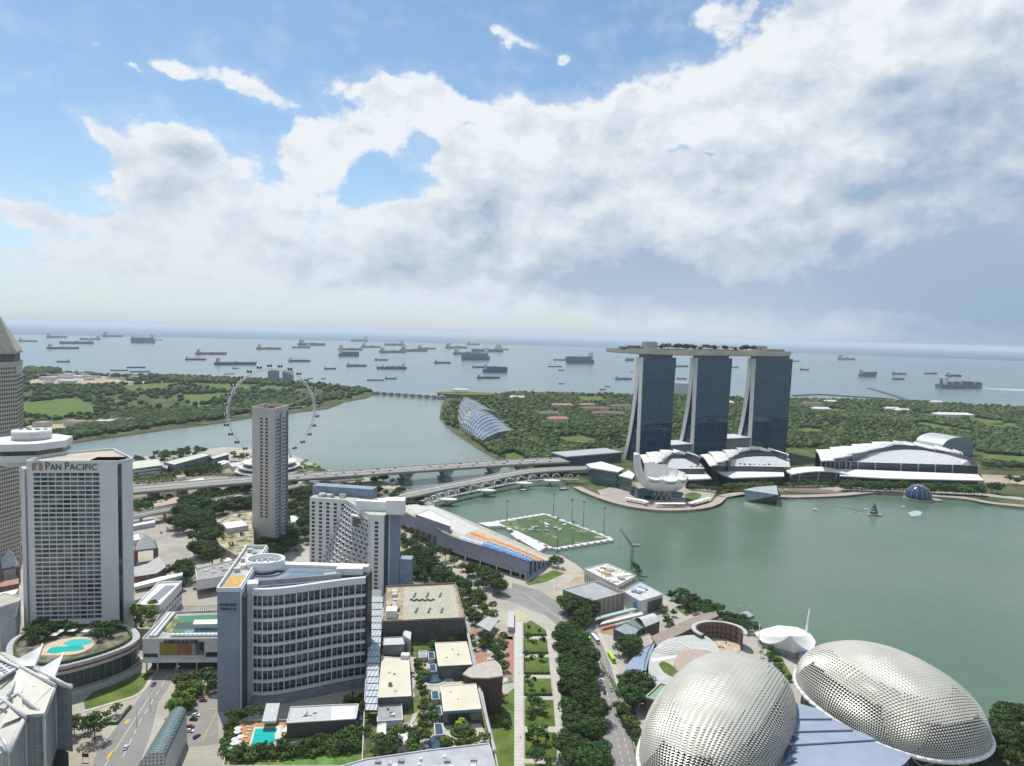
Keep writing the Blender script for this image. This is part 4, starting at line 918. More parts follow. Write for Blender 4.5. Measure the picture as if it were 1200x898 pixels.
# wake of the container ship
mb = MB(); mb.face(UL([(1150,455.5),(1152,454.5),(1200,456.5),(1240,458.5),(1240,459.4),(1190,458.2)][::-1], -2.5)); struct('wake', mb, M('foam', (0.34, 0.42, 0.43), 0.7))
for p, z in DECK_TREES: plant('P' if rnd.random() < .35 else 'D', 0, 0, 'in the roof garden of the sky deck', z, .9, p=p)
# round trees in front of the shopping halls
row('M', [(850,576),(905,575)], 14, 'in the row before the dark shopfronts', 0, 1.15)
row('M', [(853,573),(905,572)], 9, 'in the row before the dark shopfronts', 0, .85)
row('MD', [(985,575),(1060,577)], 20, 'between the promenade roof and the bay', 0, 1.2)
row('MD', [(1090,579),(1152,581)], 16, 'between the promenade roof and the bay', 0, 1.2)
row('MD', [(985,572),(1150,577)], 30, 'between the promenade roof and the bay', 0, 1.1)
row('M', [(966,553.5),(1146,555)], 24, 'under the colonnade of the convention hall', 0, .85)
row('P', [(842,549),(915,549.5)], 13, 'on the terrace of the arched shopping hall', 17, .8)
row('P', [(800,552),(826,552)], 4, 'on the terrace of the arched theatre hall', 17, .8)
row('M', [(808,574),(846,578)], 8, 'right of the lotus museum', 0, .8)
row('D', [(1160,577),(1172,580)], 2, 'at the end of the promenade roof', 0, 1.6)
row('D', [(1178,566),(1235,574)], 6, 'on the far right quay', 0, 1.2)
row('MD', [(1150,549),(1230,551)], 14, 'in the row behind the far right road', 0, .9)
row('MD', [(1150,546),(1230,548)], 14, 'in the row behind the far right road', 0, .9)
row('MD', [(919,572),(975,570)], 9, 'before the glass arcade', 0, .75)
mb = MB(); mb.face(UL([(1150,556),(1240,560),(1240,570),(1152,566)][::-1], .1)); struct('promenade_court', mb, sand)
mb = MB(); P = [tuple(U(a, b, 0)[:2]) for a, b in [(846,582),(872,578),(890,579),(925,582),(985,580),(1030,576),(1080,580),(1130,584),(1165,590),(1240,597)]]; mb.strip(smooth_path(P, 4), 14, 0, 0.5); struct('promenade', mb, deckst)
mb = MB(); P = [tuple(U(a, b, 0)[:2]) for a, b in [(905,574),(950,576),(985,573),(1060,575),(1130,578),(1200,585)]]; mb.strip(smooth_path(P, 4), 20, 0, 0.2); struct('promenade_court', mb, paving)
t = thing('event_stage', 'low oval dark red seating terrace on the quay below the glass arcade', 'terrace', U(950, 578))
c = U(950, 576); 
for k, (rx, ry, z) in enumerate(((46, 15, 1.0), (40, 11, 1.8), (34, 8, 2.6))):
    m_ = MB(); m_.prism(lp(c, rx, ry, 0), 0, z, 0); m_.build('step', M('step_red', (0.20, 0.13, 0.12), 0.85) if k != 1 else deckst, t)
# red roofed clusters and pale roofs among the gardens
for i, (x, y, w, d, h, m) in enumerate([(660,479,60,25,10,'terra'),(645,490,50,30,12,'brown'),(655,498,46,26,14,'terra'),(700,484,70,30,12,'brown'),(715,489,90,30,10,'brown'),(730,481,60,30,12,'brown'),(690,478,46,24,8,'terra'),(606,468,60,20,6,'w'),(755,476,60,30,10,'w'),
     (955,479,60,40,16,'brown'),(965,484,50,30,12,'w'),(1048,482,46,20,8,'w'),(1060,484,50,24,8,'w'),(1122,491,110,40,12,'w'),(1100,476,40,20,14,'w'),(975,474,40,20,10,'w'),(765,487,50,30,12,'brown'),(850,476,60,30,12,'w'),(803,462,90,60,42,'g')]):
    p = U(x, y); mm = {'terra': terra, 'brown': brown, 'w': whitish, 'g': mgrey}[m]; nm = {'terra': 'red roofed', 'brown': 'brown roofed', 'w': 'pale roofed', 'g': 'grey blocky'}[m]
    near_ = 'left of the hotel towers' if x < 740 else 'behind the hotel towers' if x < 870 else 'behind the convention hall'
    t = thing('garden_building', '%s low building in the woodland %s' % (nm, near_), 'building', p, 'buildings among the garden woodland')
    m_ = MB(); m_.prism([(p.x - w / 2, p.y), (p.x + w / 2, p.y + 8), (p.x + w / 2 - 6, p.y + d), (p.x - w / 2 - 4, p.y + d - 6)], 0, h, 0); m_.build('walls', whitish if m != 'g' else lgrey, t)
    m_ = MB(); a = [(p.x - w / 2 - 2, p.y - 2, h + .1), (p.x + w / 2 + 2, p.y + 6, h + .1), (p.x + w / 2 - 4, p.y + d + 2, h + .1), (p.x - w / 2 - 6, p.y + d - 4, h + .1)]; rg = [(p.x - w * .4, p.y + d / 2, h + 5), (p.x + w * .4, p.y + d / 2 + 5, h + 5)]
    m_.raw(a + rg, [(0, 1, 5, 4), (1, 2, 5), (2, 3, 4, 5), (3, 0, 4)]); m_.build('roof', mm, t)
# works yards across the channel: low sheds
r3 = random.Random(4)
for k in range(34):
    x = r3.uniform(36, 150); y = r3.uniform(440, 450) if k < 26 else r3.uniform(494, 502); p = U(x, y); w = r3.uniform(20, 60); d = r3.uniform(15, 30); h = r3.uniform(5, 12)
    m_ = MB(); m_.prism([(p.x, p.y), (p.x + w, p.y + 4), (p.x + w, p.y + d), (p.x, p.y + d)], 0, h, 0, 1); mm = r3.choice([whitish, terra, lgrey, brown])
    o = m_.build('works_shed', [lgrey, mm]); tag(o, 'small low shed on the works yards across the channel', 'shed', 'sheds on the far works yards')
for x in (319, 336):
    p = U(x, 449); t = thing('port_building', 'grey block building seen through the top of the wheel, %s of two' % ('left' if x == 319 else 'right'), 'building', p); m_ = MB(); m_.box((p.x, p.y + 15, 24), (36, 30, 48)); m_.build('walls', M('port_grey', (0.26, 0.30, 0.34), 0.8), t); m_ = MB(); m_.box((p.x, p.y + 15, 50), (26, 20, 5)); m_.build('roof_plant', mgrey, t)
# ------------------------------------------------------------------ city ground surfaces
def sheet(name, px, z, mat, sm=0):
    P = [tuple(p) for p in UL(px, z)]
    if sm: P = smooth_path(P + [P[0]], sm)[:-1]
    if area(P) < 0: P = P[::-1]
    mb = MB(); mb.face(P); return struct(name, mb, mat)
sheet('road', [(95,915),(119,874),(154,829),(167,812),(181,789),(255,790),(200,800),(187,822),(177,862),(156,915)], .05, asphalt)
sheet('road', [(205,800),(256,797),(256,872),(200,878)], .04, M('parking_asphalt', (0.24, 0.23, 0.21), 0.9, var=0.1, scale=0.1))
sheet('road', [(158,606),(196,610),(215,640),(235,668),(195,672),(175,640),(158,628)], .05, M('road_pale', (0.33, 0.31, 0.27), 0.9, var=0.14, scale=0.06))
sheet('road', [(575,685),(597,682),(632,692),(670,716),(700,742),(716,780),(727,820),(740,862),(752,912),(716,912),(706,850),(698,800),(690,765),(640,722),(600,706),(580,698)], .05, asphalt, 0)
sheet('road', [(640,700),(660,690),(676,672),(700,664),(720,690),(670,700),(655,712)], .04, sand)
sheet('plaza', [(200,690),(256,676),(256,716),(205,718)], .05, M('plaza_paving', (0.36, 0.33, 0.28), 0.9, var=0.12, scale=0.1, fine=1.0))
sheet('promenade', [(545,612),(560,614),(600,637),(640,655),(655,657),(690,676),(676,676),(650,690),(640,668),(620,655),(580,638),(545,622)], .05, M('promenade_tan', (0.40, 0.36, 0.29), 0.9, var=0.14, scale=0.06))
sheet('grass_verge', [(98,822),(120,800),(150,790),(181,788),(177,793),(164,812),(127,826),(100,832)], .08, lawn)
sheet('grass_verge', [(615,683),(648,668),(662,672),(640,682),(620,686)], .08, lawn)
sheet('grass_verge', [(197,822),(215,806),(232,812),(222,835),(200,855)], .08, lawn)
sheet('plaza', [(75,862),(120,858),(108,898),(70,912)], .06, M('plaza_buff', (0.36, 0.32, 0.25), 0.9, var=0.14, scale=0.1, fine=1.0))
sheet('planted_strip', [(700,770),(745,835),(760,915),(752,915),(730,830)], .07, M('verge_soil', (0.08, 0.10, 0.04), 0.95, var=0.3, scale=0.2))
sheet('planted_strip', [(652,730),(690,765),(706,850),(718,912),(656,912)], .07, M('verge_soil', (0.1,) * 3))
sheet('planted_strip', [(1120,850),(1165,852),(1260,858),(1300,1000),(1000,1000),(1060,890)], .07, M('verge_soil', (0.1,) * 3))
mark = M('road_marking', (0.62, 0.61, 0.58), 0.8, var=0.1); ymark = M('road_marking_yellow', (0.55, 0.38, 0.06), 0.8)
def dashes(pts, n, w, z=.1, gap=.55, mat=None):
    P = UL(pts, z); mb = MB(); L = [0]
    for i in range(len(P) - 1): L.append(L[-1] + (P[i + 1] - P[i]).length)
    def at(d):
        i = min(max(j for j in range(len(L)) if L[j] <= d), len(P) - 2); return P[i].lerp(P[i + 1], (d - L[i]) / (L[i + 1] - L[i]))
    for k in range(n):
        a, b = at(L[-1] * k / n), at(L[-1] * (k + gap) / n * 0.9999); d = (b - a).normalized(); q = Vector((-d.y, d.x, 0)) * w / 2
        mb.face([a - q, b - q, b + q, a + q][::1])
    struct('lane_marking', mb, mat or mark)
dashes([(198,790),(166,842),(141,893)], 9, .35); dashes([(178,812),(148,852),(118,905)], 1, .3, gap=1)
dashes([(700,765),(712,815),(722,860),(732,905)], 22, .25); dashes([(706,765),(719,815),(730,860),(742,905)], 22, .25); dashes([(613,694),(655,716),(686,745)], 1, .3, gap=1); dashes([(590,696),(625,705),(660,727)], 12, .25)
dashes([(240,830),(254,831)], 1, .5, mat=ymark, gap=1); dashes([(243,800),(238,815)], 1, .8, mat=ymark, gap=1); dashes([(237,868),(253,836)], 1, .4, mat=ymark, gap=1); dashes([(126,890),(133,880)], 1, 2.0, mat=ymark, gap=1); dashes([(147,848),(152,843)], 1, 2.0, mat=ymark, gap=1)
# kerbs
def kerb(pts, h=.14, w=.35, k=3):
    P = smooth_path([tuple(U(a, b, 0)[:2]) for a, b in pts], k); mb = MB(); mb.strip(P, w, 0, h); struct('kerb', mb, M('kerb_stone', (0.50, 0.48, 0.43), 0.85))
kerb([(119,874),(154,829),(167,812),(181,789)]); kerb([(187,822),(177,862),(158,910)]); kerb([(700,742),(716,780),(727,820),(740,862),(752,910)]); kerb([(690,765),(698,800),(706,850),(716,910)]); kerb([(600,706),(640,722),(690,765)])
mb = MB(); P = smooth_path([tuple(U(a, b, 0)[:2]) for a, b in [(98,834),(126,826),(164,813),(178,793)]], 4); mb.strip(P, 2.4, 0, .25); struct('pavement', mb, M('pavement_tan', (0.46, 0.42, 0.35), 0.9))
mb = MB(); P = smooth_path([tuple(U(a, b, 0)[:2]) for a, b in [(702,742),(719,780),(730,820),(744,862),(757,910)]], 4); mb.strip(P, 3.0, 0, .16); struct('pavement', mb, M('pavement_tan', (0.46, 0.42, 0.35), 0.9))

# ------------------------------------------------------------------ general block builder
def block(name, label, cat, roofpx, z, wall, roofm, z0=0.0, parapet=1.0, group=None, pts=None, trim=None):
    P = pts or UL(roofpx, z)
    P = [Vector((p[0], p[1], z)) for p in P]
    if area(P) < 0: P = P[::-1]
    c = Vector((min(p.x for p in P), min(p.y for p in P), z0)); t = thing(name, label, cat, c, group)
    m_ = MB(); m_.prism(P, z0, z, 0); m_.build('walls', wall, t)
    m_ = MB(); m_.face([p + Vector((0, 0, .03)) for p in P]); m_.build('roof', roofm, t)
    if parapet:
        m_ = MB(); ring = [tuple(p[:2]) for p in P] + [tuple(P[0][:2])]
        for i in range(len(ring) - 1): m_.strip([ring[i], ring[i + 1]], .5, z, z + parapet)
        m_.build('parapet', trim or wall, t)
    t['_z'] = z; return t, P
def roof_units(t, P, z, n, seed=1, mats=None, s=(2, 6), h=(1, 3), name='roof_unit'):
    r = random.Random(seed); k = 0; tries = 0; xs = [p.x for p in P]; ys = [p.y for p in P]
    while k < n and tries < 500:
        tries += 1; q = (r.uniform(min(xs), max(xs)), r.uniform(min(ys), max(ys)))
        if inside(q, P) and all(inside((q[0] + a, q[1] + b), P) for a in (-3, 3) for b in (-3, 3)):
            m_ = MB(); hh = r.uniform(*h); m_.box((q[0], q[1], z + hh / 2 + .05), (r.uniform(*s), r.uniform(*s), hh), r.uniform(0, .3)); m_.build(name, (mats or [lgrey, mgrey, whitish])[r.randrange(len(mats or [1, 1, 1]))], t); k += 1
def wallgrid(t, A, B, z0, z1, nx, nz, mat, fx=.6, fz=.55, proud=.12, out=None, name='window', x0=0.0, x1=1.0, limit=100):
    A = Vector((A[0], A[1], 0)); B = Vector((B[0], B[1], 0)); d = B - A; n = Vector((d.y, -d.x, 0)).normalized()
    if n.y > 0 and out is None: n = -n
    if out is not None and n.dot(out) < 0: n = -n
    items = []; dz = (z1 - z0) / nz
    for i in range(nx):
        for j in range(nz):
            s0 = x0 + (x1 - x0) * (i + (1 - fx) / 2) / nx; c = A + d * s0 + n * .01; c.z = z0 + dz * (j + (1 - fz) / 2)
            items.append((c, d * (x1 - x0) * fx / nx, Vector((0, 0, dz * fz)), n, proud))
    rects(t, name, items, mat, limit)
def text(parent, s, A, B, z, size, mat, name='lettering', out=.3, depth=.15, scale_to=True):
    "raised letters along the wall from A to B"
    cu = bpy.data.curves.new(name, 'FONT'); cu.body = s; cu.size = size; cu.extrude = depth; cu.align_x = 'CENTER'; cu.materials.append(mat)
    o = bpy.data.objects.new(name, cu); COL.objects.link(o); A = Vector((A[0], A[1], 0)); B = Vector((B[0], B[1], 0)); d = (B - A).normalized(); n = Vector((d.y, -d.x, 0))
    c = (A + B) / 2 + n * out; M_ = Matrix((d, Vector((0, 0, 1)), n)).transposed().to_4x4(); M_.translation = Vector((c.x, c.y, z))
    bpy.context.view_layer.update()
    w = o.dimensions.x
    if scale_to and w > 0:
        k = (B - A).length / w; o.data.size = size; M_ = M_ @ Matrix.Diagonal((k, 1, 1, 1))
    dg = bpy.context.evaluated_depsgraph_get(); me = bpy.data.meshes.new_from_object(o.evaluated_get(dg)); bpy.data.objects.remove(o); me.transform(M_); 
    off = Vector(parent.location); me.transform(Matrix.Translation(-off)); 
    if not me.materials: me.materials.append(mat)
    q = bpy.data.objects.new(name, me); COL.objects.link(q); q.parent = parent; return q

# ------------------------------------------------------------------ tall beige tower at the left edge
beige = M('beige_stone', (0.44, 0.41, 0.35), 0.85, var=0.06, scale=0.05)
K = U(24.5, 655); d1 = (U(3, 663) - U(22, 656)).normalized(); d2 = Vector((-d1.y, d1.x, 0)); d2 = d2 if d2.y > 0 else -d2
d2 = (U(31, 640) - K).normalized()
TH = 182.0; W_ = 46.0
F4 = [K, K + d1 * W_, K + d1 * W_ + d2 * W_, K + d2 * W_]
tw = thing('office_tower', 'tall beige office tower with pyramid roof at the left edge of the photo', 'tower', K)
m_ = MB(); m_.prism(F4, 0, TH, 0); m_.build('walls', beige, tw)
wallgrid(tw, F4[1], F4[0], 4, TH - 4, 20, 46, dglass, fx=.5, fz=.5, proud=.1, out=-d2); wallgrid(tw, F4[0], F4[3], 4, TH - 4, 4, 46, dglass, fx=.8, fz=.55, proud=.1, out=-d1, name='balcony_window')
m_ = MB(); c = sum(F4, Vector()) / 4
Q = [c + (p - c) * .90 for p in F4]; m_.prism(Q, TH, TH + 7, 0); m_.build('recessed_storey', dgrey, tw)
apex = c + Vector((0, 0, TH + 46)); E4 = [Vector((p.x, p.y, TH + 7)) for p in [c + (p - c) * 1.01 for p in F4]]; m_ = MB()
m_.prism([c + (p - c) * 1.01 for p in F4], TH + 7, TH + 9, 0, bottom=True)
for i in range(4): m_.face([E4[i] + Vector((0, 0, 2)), E4[(i + 1) % 4] + Vector((0, 0, 2)), apex])
m_.build('pyramid_roof', grid_mat('pyramid_panel', (0.42, 0.39, 0.33), (0.30, 0.28, 0.25), 4, 4, .3, .8, axes='xz', rot=.5), tw)

# ------------------------------------------------------------------ hotel with revolving restaurant
pw = M('hotel_white', (0.66, 0.655, 0.65), 0.75, var=0.04, scale=0.04)
pa, pb = U(35.5, 745), U(140.5, 742); pH = UH(pa, 542.5); pd = (pb - pa).normalized(); pn = Vector((-pd.y, pd.x, 0))
ph = thing('slab_hotel', 'tall white slab hotel with gridded windows, lettered top and flat restaurant disc', 'hotel', pa)
prism = [pa, pb, pb + pn * 10 + pd * 6, pb + pn * 40 - pd * 16, pa + pn * 52 + pd * 34, pa + pn * 30]
m_ = MB(); m_.prism(prism, 0, pH, 0, 1); m_.build('walls', [pw, M('gravel_roof', (0.44, 0.41, 0.33), 0.95, var=0.15, scale=0.1)], ph)
m_ = MB()
for i in range(len(prism)):
    m_.strip([tuple(prism[i][:2]), tuple(prism[(i + 1) % len(prism)][:2])], .8, pH, pH + 1.6)
m_.build('parapet', pw, ph)
dd = (pb - pa).length
def fx(px): return (px - 35.5) / 105.0
wt = UH(pa, 553.5); wb = UH(pa, 727) 
wallgrid(ph, pa, pb, wb, wt, 9, 33, M('hotel_pane', (0.012, 0.02, 0.04), 0.12, var=0.7, scale=0.16, spec=0.5, col2=(0.085, 0.10, 0.105)), fx=.88, fz=.66, proud=.15, out=-pn, x0=fx(42.8), x1=fx(119.5))
lets = M('letter_dark', (0.05, 0.05, 0.055), 0.6)
text(ph, 'P', pa + pd * dd * fx(57.2), pa + pd * dd * fx(62.0), UH(pa, 551), 8.2, lets); text(ph, 'AN', pa + pd * dd * fx(62.9), pa + pd * dd * fx(75.5), UH(pa, 551), 6.2, lets)
text(ph, 'P', pa + pd * dd * fx(79.5), pa + pd * dd * fx(84.3), UH(pa, 551), 8.2, lets); text(ph, 'ACIFIC', pa + pd * dd * fx(85), pa + pd * dd * fx(117), UH(pa, 551), 6.2, lets)
gold = M('emblem_gold', (0.36, 0.24, 0.12), 0.6)
for k in range(3):
    m_ = MB(); cx = pa + pd * dd * fx(48); R = 3.1 - k * 1.0; zb = UH(pa, 551.5)
    arc = [cx + pd * (R * math.cos(math.pi * i / 12)) * -1 + Vector((0, 0, zb + 3.4 + (R + .6) * math.sin(math.pi * i / 12))) for i in range(13)]
    arc = [cx - pd * R + Vector((0, 0, zb))] + arc + [cx + pd * R + Vector((0, 0, zb))]
    for i in range(len(arc) - 1): m_.tube(arc[i] - pn * .3, arc[i + 1] - pn * .3, .28, n=4)
    m_.build('arch_emblem', gold, ph)
# right end wall, separated by a dark slot
m_ = MB(); m_.prism([pb + pd * .01 - pn * .2, pb + pd * 1.6 + pn * 1, pb + pd * 1.6 + pn * 12, pb + pn * 12], 0, pH - 1, 0); m_.build('dark_slot', dglass, ph)
e0 = U(142.5, 739); e1 = U(155, 726); ed = (e1 - e0); en = Vector((-ed.y, ed.x, 0)).normalized()
m_ = MB(); m_.prism([e0 + Vector((0, 2, 0)), e1, e1 + en * 22, e0 + en * 22], 0, pH, 0); m_.build('end_wing', M('hotel_shaded', (0.42, 0.47, 0.56), 0.75, var=0.04, scale=0.05), ph)  # same white wall, its bluish shade put into the colour
# left fins
for k in range(5):
    q = pa + pd * dd * fx(23.5 + k * 2.45) + pn * (9 - k * 2.0); m_ = MB(); m_.box((q.x, q.y, (pH - 4) / 2), (1.0, 5, pH - 4), math.atan2(pd.y, pd.x)); m_.build('fin', pw, ph)
m_ = MB(); q0 = pa + pd * dd * fx(23) + pn * 11; q1 = pa + pd * dd * fx(35.4) + pn * 3.5; m_.prism([q0, q1, q1 + pn * 16, q0 + pn * 16], 0, pH - 9, 0); m_.build('stair_glass', M('slot_dark', (0.03, 0.025, 0.03), 0.5), ph)
# restaurant disc: chamfered slab, dark ribbon, lower slab, drum
dc = U(34, 518, pH + 9); dm_ = Vector((dc.x - 2, dc.y + 4, 0))
def oct_(r, q=1.0): return [dm_ + Vector((r * math.cos(math.pi * (k + .5) / 4 + .35), r * q * math.sin(math.pi * (k + .5) / 4 + .35), 0)) for k in range(8)]
m_ = MB(); m_.prism(oct_(27), pH + 5.5, pH + 10.5, 0, bottom=True); up = m_.build('upper_disc', pw, ph)
m_ = MB(); m_.prism(oct_(25), pH + 2.0, pH + 5.5, 0, bottom=True); m_.build('ribbon_window', dglass, ph)
m_ = MB(); m_.prism(oct_(26), pH - 2.5, pH + 2.0, 0, bottom=True); m_.prism(oct_(22), pH - 6, pH - 2.5, 0, bottom=True); m_.build('lower_disc', pw, ph)
m_ = MB(); m_.tube(dm_ + Vector((0, 2, pH + 10.4)), dm_ + Vector((0, 2, pH + 17)), 12.5, 12.5, 32); m_.build('drum', whitish, ph)
m_ = MB(); m_.prism([p + pn * 14 for p in oct_(8)], 0, pH - 6, 0); m_.build('core', pw, ph)
m_ = MB()
for k in range(6): m_.box((dm_.x - 8 + k * 3.2, dm_.y + 2 + (k % 2) * 3, pH + 17.4), (2, 2, .9))
m_.build('drum_plant', mgrey, ph)
# low pale block at its left foot
block('annexe', 'low plain pale block at the left foot of the slab hotel', 'building', [(-20,708),(0,730),(18,724),(24,700),(5,696)], 20, whitish, concrete, parapet=.6)

# ------------------------------------------------------------------ slim grey tower in front of the wheel
rs = M('ritz_stone', (0.52, 0.485, 0.46), 0.85, var=0.05, scale=0.04); rs2 = M('ritz_shaded', (0.44, 0.45, 0.47), 0.8, var=0.05, scale=0.04)  # one stone in two tones: warm as the lit face, cool as shaded ribs
ra, rb, rc = U(295.5, 632), U(321.5, 636), U(337.5, 624); rH = UH(rb, 482.5); rt = thing('slim_tower', 'slim grey hotel tower with paired window columns in front of the wheel', 'hotel', ra)
rd = ra + (rc - rb) * 0.95
m_ = MB(); m_.prism([ra, rb, rc, rd], 0, rH, 0, 1); m_.build('walls', [rs, M('rust_roof', (0.24, 0.13, 0.10), 0.9, var=.3, scale=.3)], rt)
n_ = Vector(((rb - ra).y, -(rb - ra).x, 0)).normalized(); d_ = (rb - ra)
for x0, x1 in ((.37, .47), (.60, .70)): wallgrid(rt, ra, rb, UH(rb, 609), UH(rb, 490), 1, 30, black, fx=1, fz=.55, proud=.1, out=n_, x0=x0, x1=x1, limit=50)
e_ = (rc - rb).normalized(); eL = (rc - rb).length; no = Vector((e_.y, -e_.x, 0))
for s0, s1, pr, mm, nm in ((.02, .28, 1.0, rs2, 'corner_rib'), (.30, .42, .15, M('recess_blue', (0.10, 0.13, 0.17), .5), 'recess'), (.44, .70, 1.8, M('louvre_grey', (0.48, 0.49, 0.51), .7), 'louvre_rib'), (.72, .97, .25, M('recess_blue', (0.1,) * 3), 'recess')):
    a_ = rb + e_ * eL * s0; b_ = rb + e_ * eL * s1; m_ = MB(); m_.prism([a_, b_, b_ + no * pr, a_ + no * pr], 0, rH - (1 if pr > .5 else 3), 0); m_.build(nm, mm, rt)
it = []
for s0, s1, pr in ((.03, .27, 1.02), (.45, .69, 1.82)):
    for k in range(32):
        z = 6 + (rH - 12) * k / 32; it.append((rb + e_ * eL * s0 + no * pr + Vector((0, 0, z)), e_ * eL * (s1 - s0), Vector((0, 0, 1.7)), no, .12))
rects(rt, 'balcony_slot', it, M('slot_shade', (0.09, 0.11, 0.13), .6), 64)
m_ = MB(); ring = [tuple(p[:2]) for p in (ra, rb, rc, rd, ra)]
for i in range(4): m_.strip([ring[i], ring[i + 1]], 1.0, rH, rH + 3.2)
m_.build('crown_wall', rs, rt); m_ = MB()
for k in range(4):
    q = ra.lerp(rd, .25 + .15 * k) + d_ * (.3 + .12 * (k % 3)); m_.box((q.x, q.y, rH + 1.6), (4, 5, 3))
m_.build('roof_plant', M('rust_roof', (0.2,) * 3), rt)
# garden podium left of it
block('garden_podium', 'low podium with stepped roof gardens at the foot of the slim tower', 'podium', [(249,621),(271,602),(296,600),(297,645),(277,652),(258,640)], 11, M('podium_tan', (0.34, 0.27, 0.22), .85), M('podium_garden', (0.16, 0.17, 0.07), .95, var=.5, scale=.12, col2=(0.34, 0.30, 0.2)), parapet=1.2, trim=concrete)
gp, gP = block('flat_kiosk', 'white flat roofed kiosk on the garden podium', 'kiosk', [(260,613),(283,610),(291,616),(266,620)], 16, lgrey, white, z0=11.05, parapet=.4)
for i, (a, b) in enumerate([(262,632),(270,640),(280,606),(258,624),(284,628)]): plant('S', a, b, 'on the garden podium below the slim tower', 11, 1.6, group='shrubs on the garden podium')

# ------------------------------------------------------------------ white hotel with stepped window terraces
mw = M('terrace_white', (0.66, 0.67, 0.68), .75, var=.04, scale=.05)
A1 = U(363, 583, 67); A2 = U(406, 586, 67); B2 = U(434, 603.5, 67); B3 = U(450.5, 604, 67); A1.z = A2.z = B2.z = B3.z = 0
mh = thing('terraced_hotel', 'white hotel with honeycomb windows stepping out and plain blue end wall', 'hotel', A1)
back = Vector((0.12, 1, 0)).normalized()
m_ = MB(); m_.prism([A1, A2, B2 + Vector((-3, 3, 0)), B2, B3, B3 + back * 34, A1 + back * 26], 0, 67, 0, 1); m_.build('main_block', [mw, M('netted_roof', (0.40, 0.46, 0.40), .9, var=.2, scale=.15)], mh)
wallgrid(mh, A1, A2, 4, 64, 5, 17, dglass, fx=.42, fz=.58, proud=.12, out=-back)
wallgrid(mh, B2, B3, 4, 62, 1, 17, dglass, fx=.28, fz=.62, proud=.12, out=-back, name='corner_window', x0=.0, x1=.9)
# sloping terrace: bilinear patch leaning out towards its foot
C00 = Vector((A1.x + 8, A1.y - 1.0, 2)); C01 = Vector((A2.x - 1, A2.y - .2, 63)); C10 = Vector((B2.x, B2.y - .4, 0)); C11 = Vector((B2.x, B2.y - .2, 62)); 
def TP(s, t):
    b0 = C00.lerp(C10, s); b1 = C01.lerp(C11, s); bulge = Vector((-3, -11, 0)) * math.sin(math.pi * s) * (1 - t) ; return b0.lerp(b1, t) + bulge
m_ = MB(); m_.grid([[TP(i / 12, j / 16) for i in range(13)] for j in range(17)][::-1], 0, False); m_.build('sloping_front', mw, mh)
it = []; NR = 16
for j in range(NR):
    for i in range(9):
        s = (i + .5 + (.0 if j % 2 else .35)) / 9.6; t_ = (j + .5) / NR
        if s > .97: continue
        p = TP(s, t_); q = TP(s + .065, t_); u_ = Vector(((q - p).x, (q - p).y, 0)); n2 = Vector((u_.y, -u_.x, 0)).normalized(); n2 = n2 if n2.y < 0 else -n2
        it.append((p + n2 * .35 + Vector((0, 0, .0)), u_ * .8, Vector((0, 0, 2.1)), n2, .9))
rects(mh, 'terrace_box', [(c - n2 * .2 - u_ * .15 - Vector((0, 0, .5)), u_ * 1.3, Vector((0, 0, 3.0)), n2, .9) for c, u_, v_, n2, pr in it], mw, 100); rects(mh, 'terrace_window', [(c + n2 * .1, u_, v_, n2, .75) for c, u_, v_, n2, pr in it], dglass, 100)
b0, b1 = U(452.5, 689.5), U(468.5, 687); bn_ = Vector((-(b1 - b0).y, (b1 - b0).x, 0)).normalized(); hB = UH(b0, 593.5)
m_ = MB(); m_.prism([b0, b1, b1 + bn_ * 30, b0 + bn_ * 30], 0, hB, 0, 1); m_.build('end_wall', [M('blue_grey_wall', (0.235, 0.29, 0.39), .7, var=.06, scale=.05), mw], mh)
m_ = MB(); q = B3 + Vector((.2, -.2, 0)); m_.prism([q, b0 + Vector((-.4, .6, 0)), b0 + bn_ * 12, q + back * 12], 0, 66, 0); m_.build('dark_slot', M('slot_navy', (0.03, 0.045, 0.08), .4), mh)
m_ = MB(); c = B3 + back * 12 + Vector((8, 0, 0)); m_.box((c.x - 2, c.y, 72), (15, 12, 12), .05); m_.build('lift_house', white, mh); m_ = MB(); c = (A1 + A2) / 2 + back * 17; m_.box((c.x + 9, c.y, 70.5), (58, 12, 9), math.atan2((A2 - A1).y, (A2 - A1).x)); m_.build('blue_plant_screen', M('screen_blue', (0.20, 0.26, 0.34), .6, var=.2, scale=.2), mh)
m_ = MB(); c = B2 + back * 16; m_.box((c.x - 4, c.y, 71), (26, 6, 8), -.1); m_.build('mural_screen', white, mh)
m_ = MB(); c = TP(.62, 1.0); m_.box((c.x - 1, c.y - 1.6, 56), (17, 3, 11), math.atan2((B2 - A2).y, (B2 - A2).x) * .55); m_.build('penthouse_frame', mw, mh); m_ = MB(); m_.box((c.x - 1, c.y - 3.1, 56), (12.5, 1, 8), math.atan2((B2 - A2).y, (B2 - A2).x) * .55); m_.build('penthouse_glass', dglass, mh)
roof_units(mh, [A1 + back * 2, A2 + back * 2, A2 + back * 12, A1 + back * 12], 67, 8, 3)
c = b1 + Vector((3, 4, 0)); m_ = MB(); m_.box((c.x + 2, c.y, 12), (10, 10, 24)); m_.build('glass_lift', M('lift_glass', (0.25, 0.32, 0.40), .3), mh)

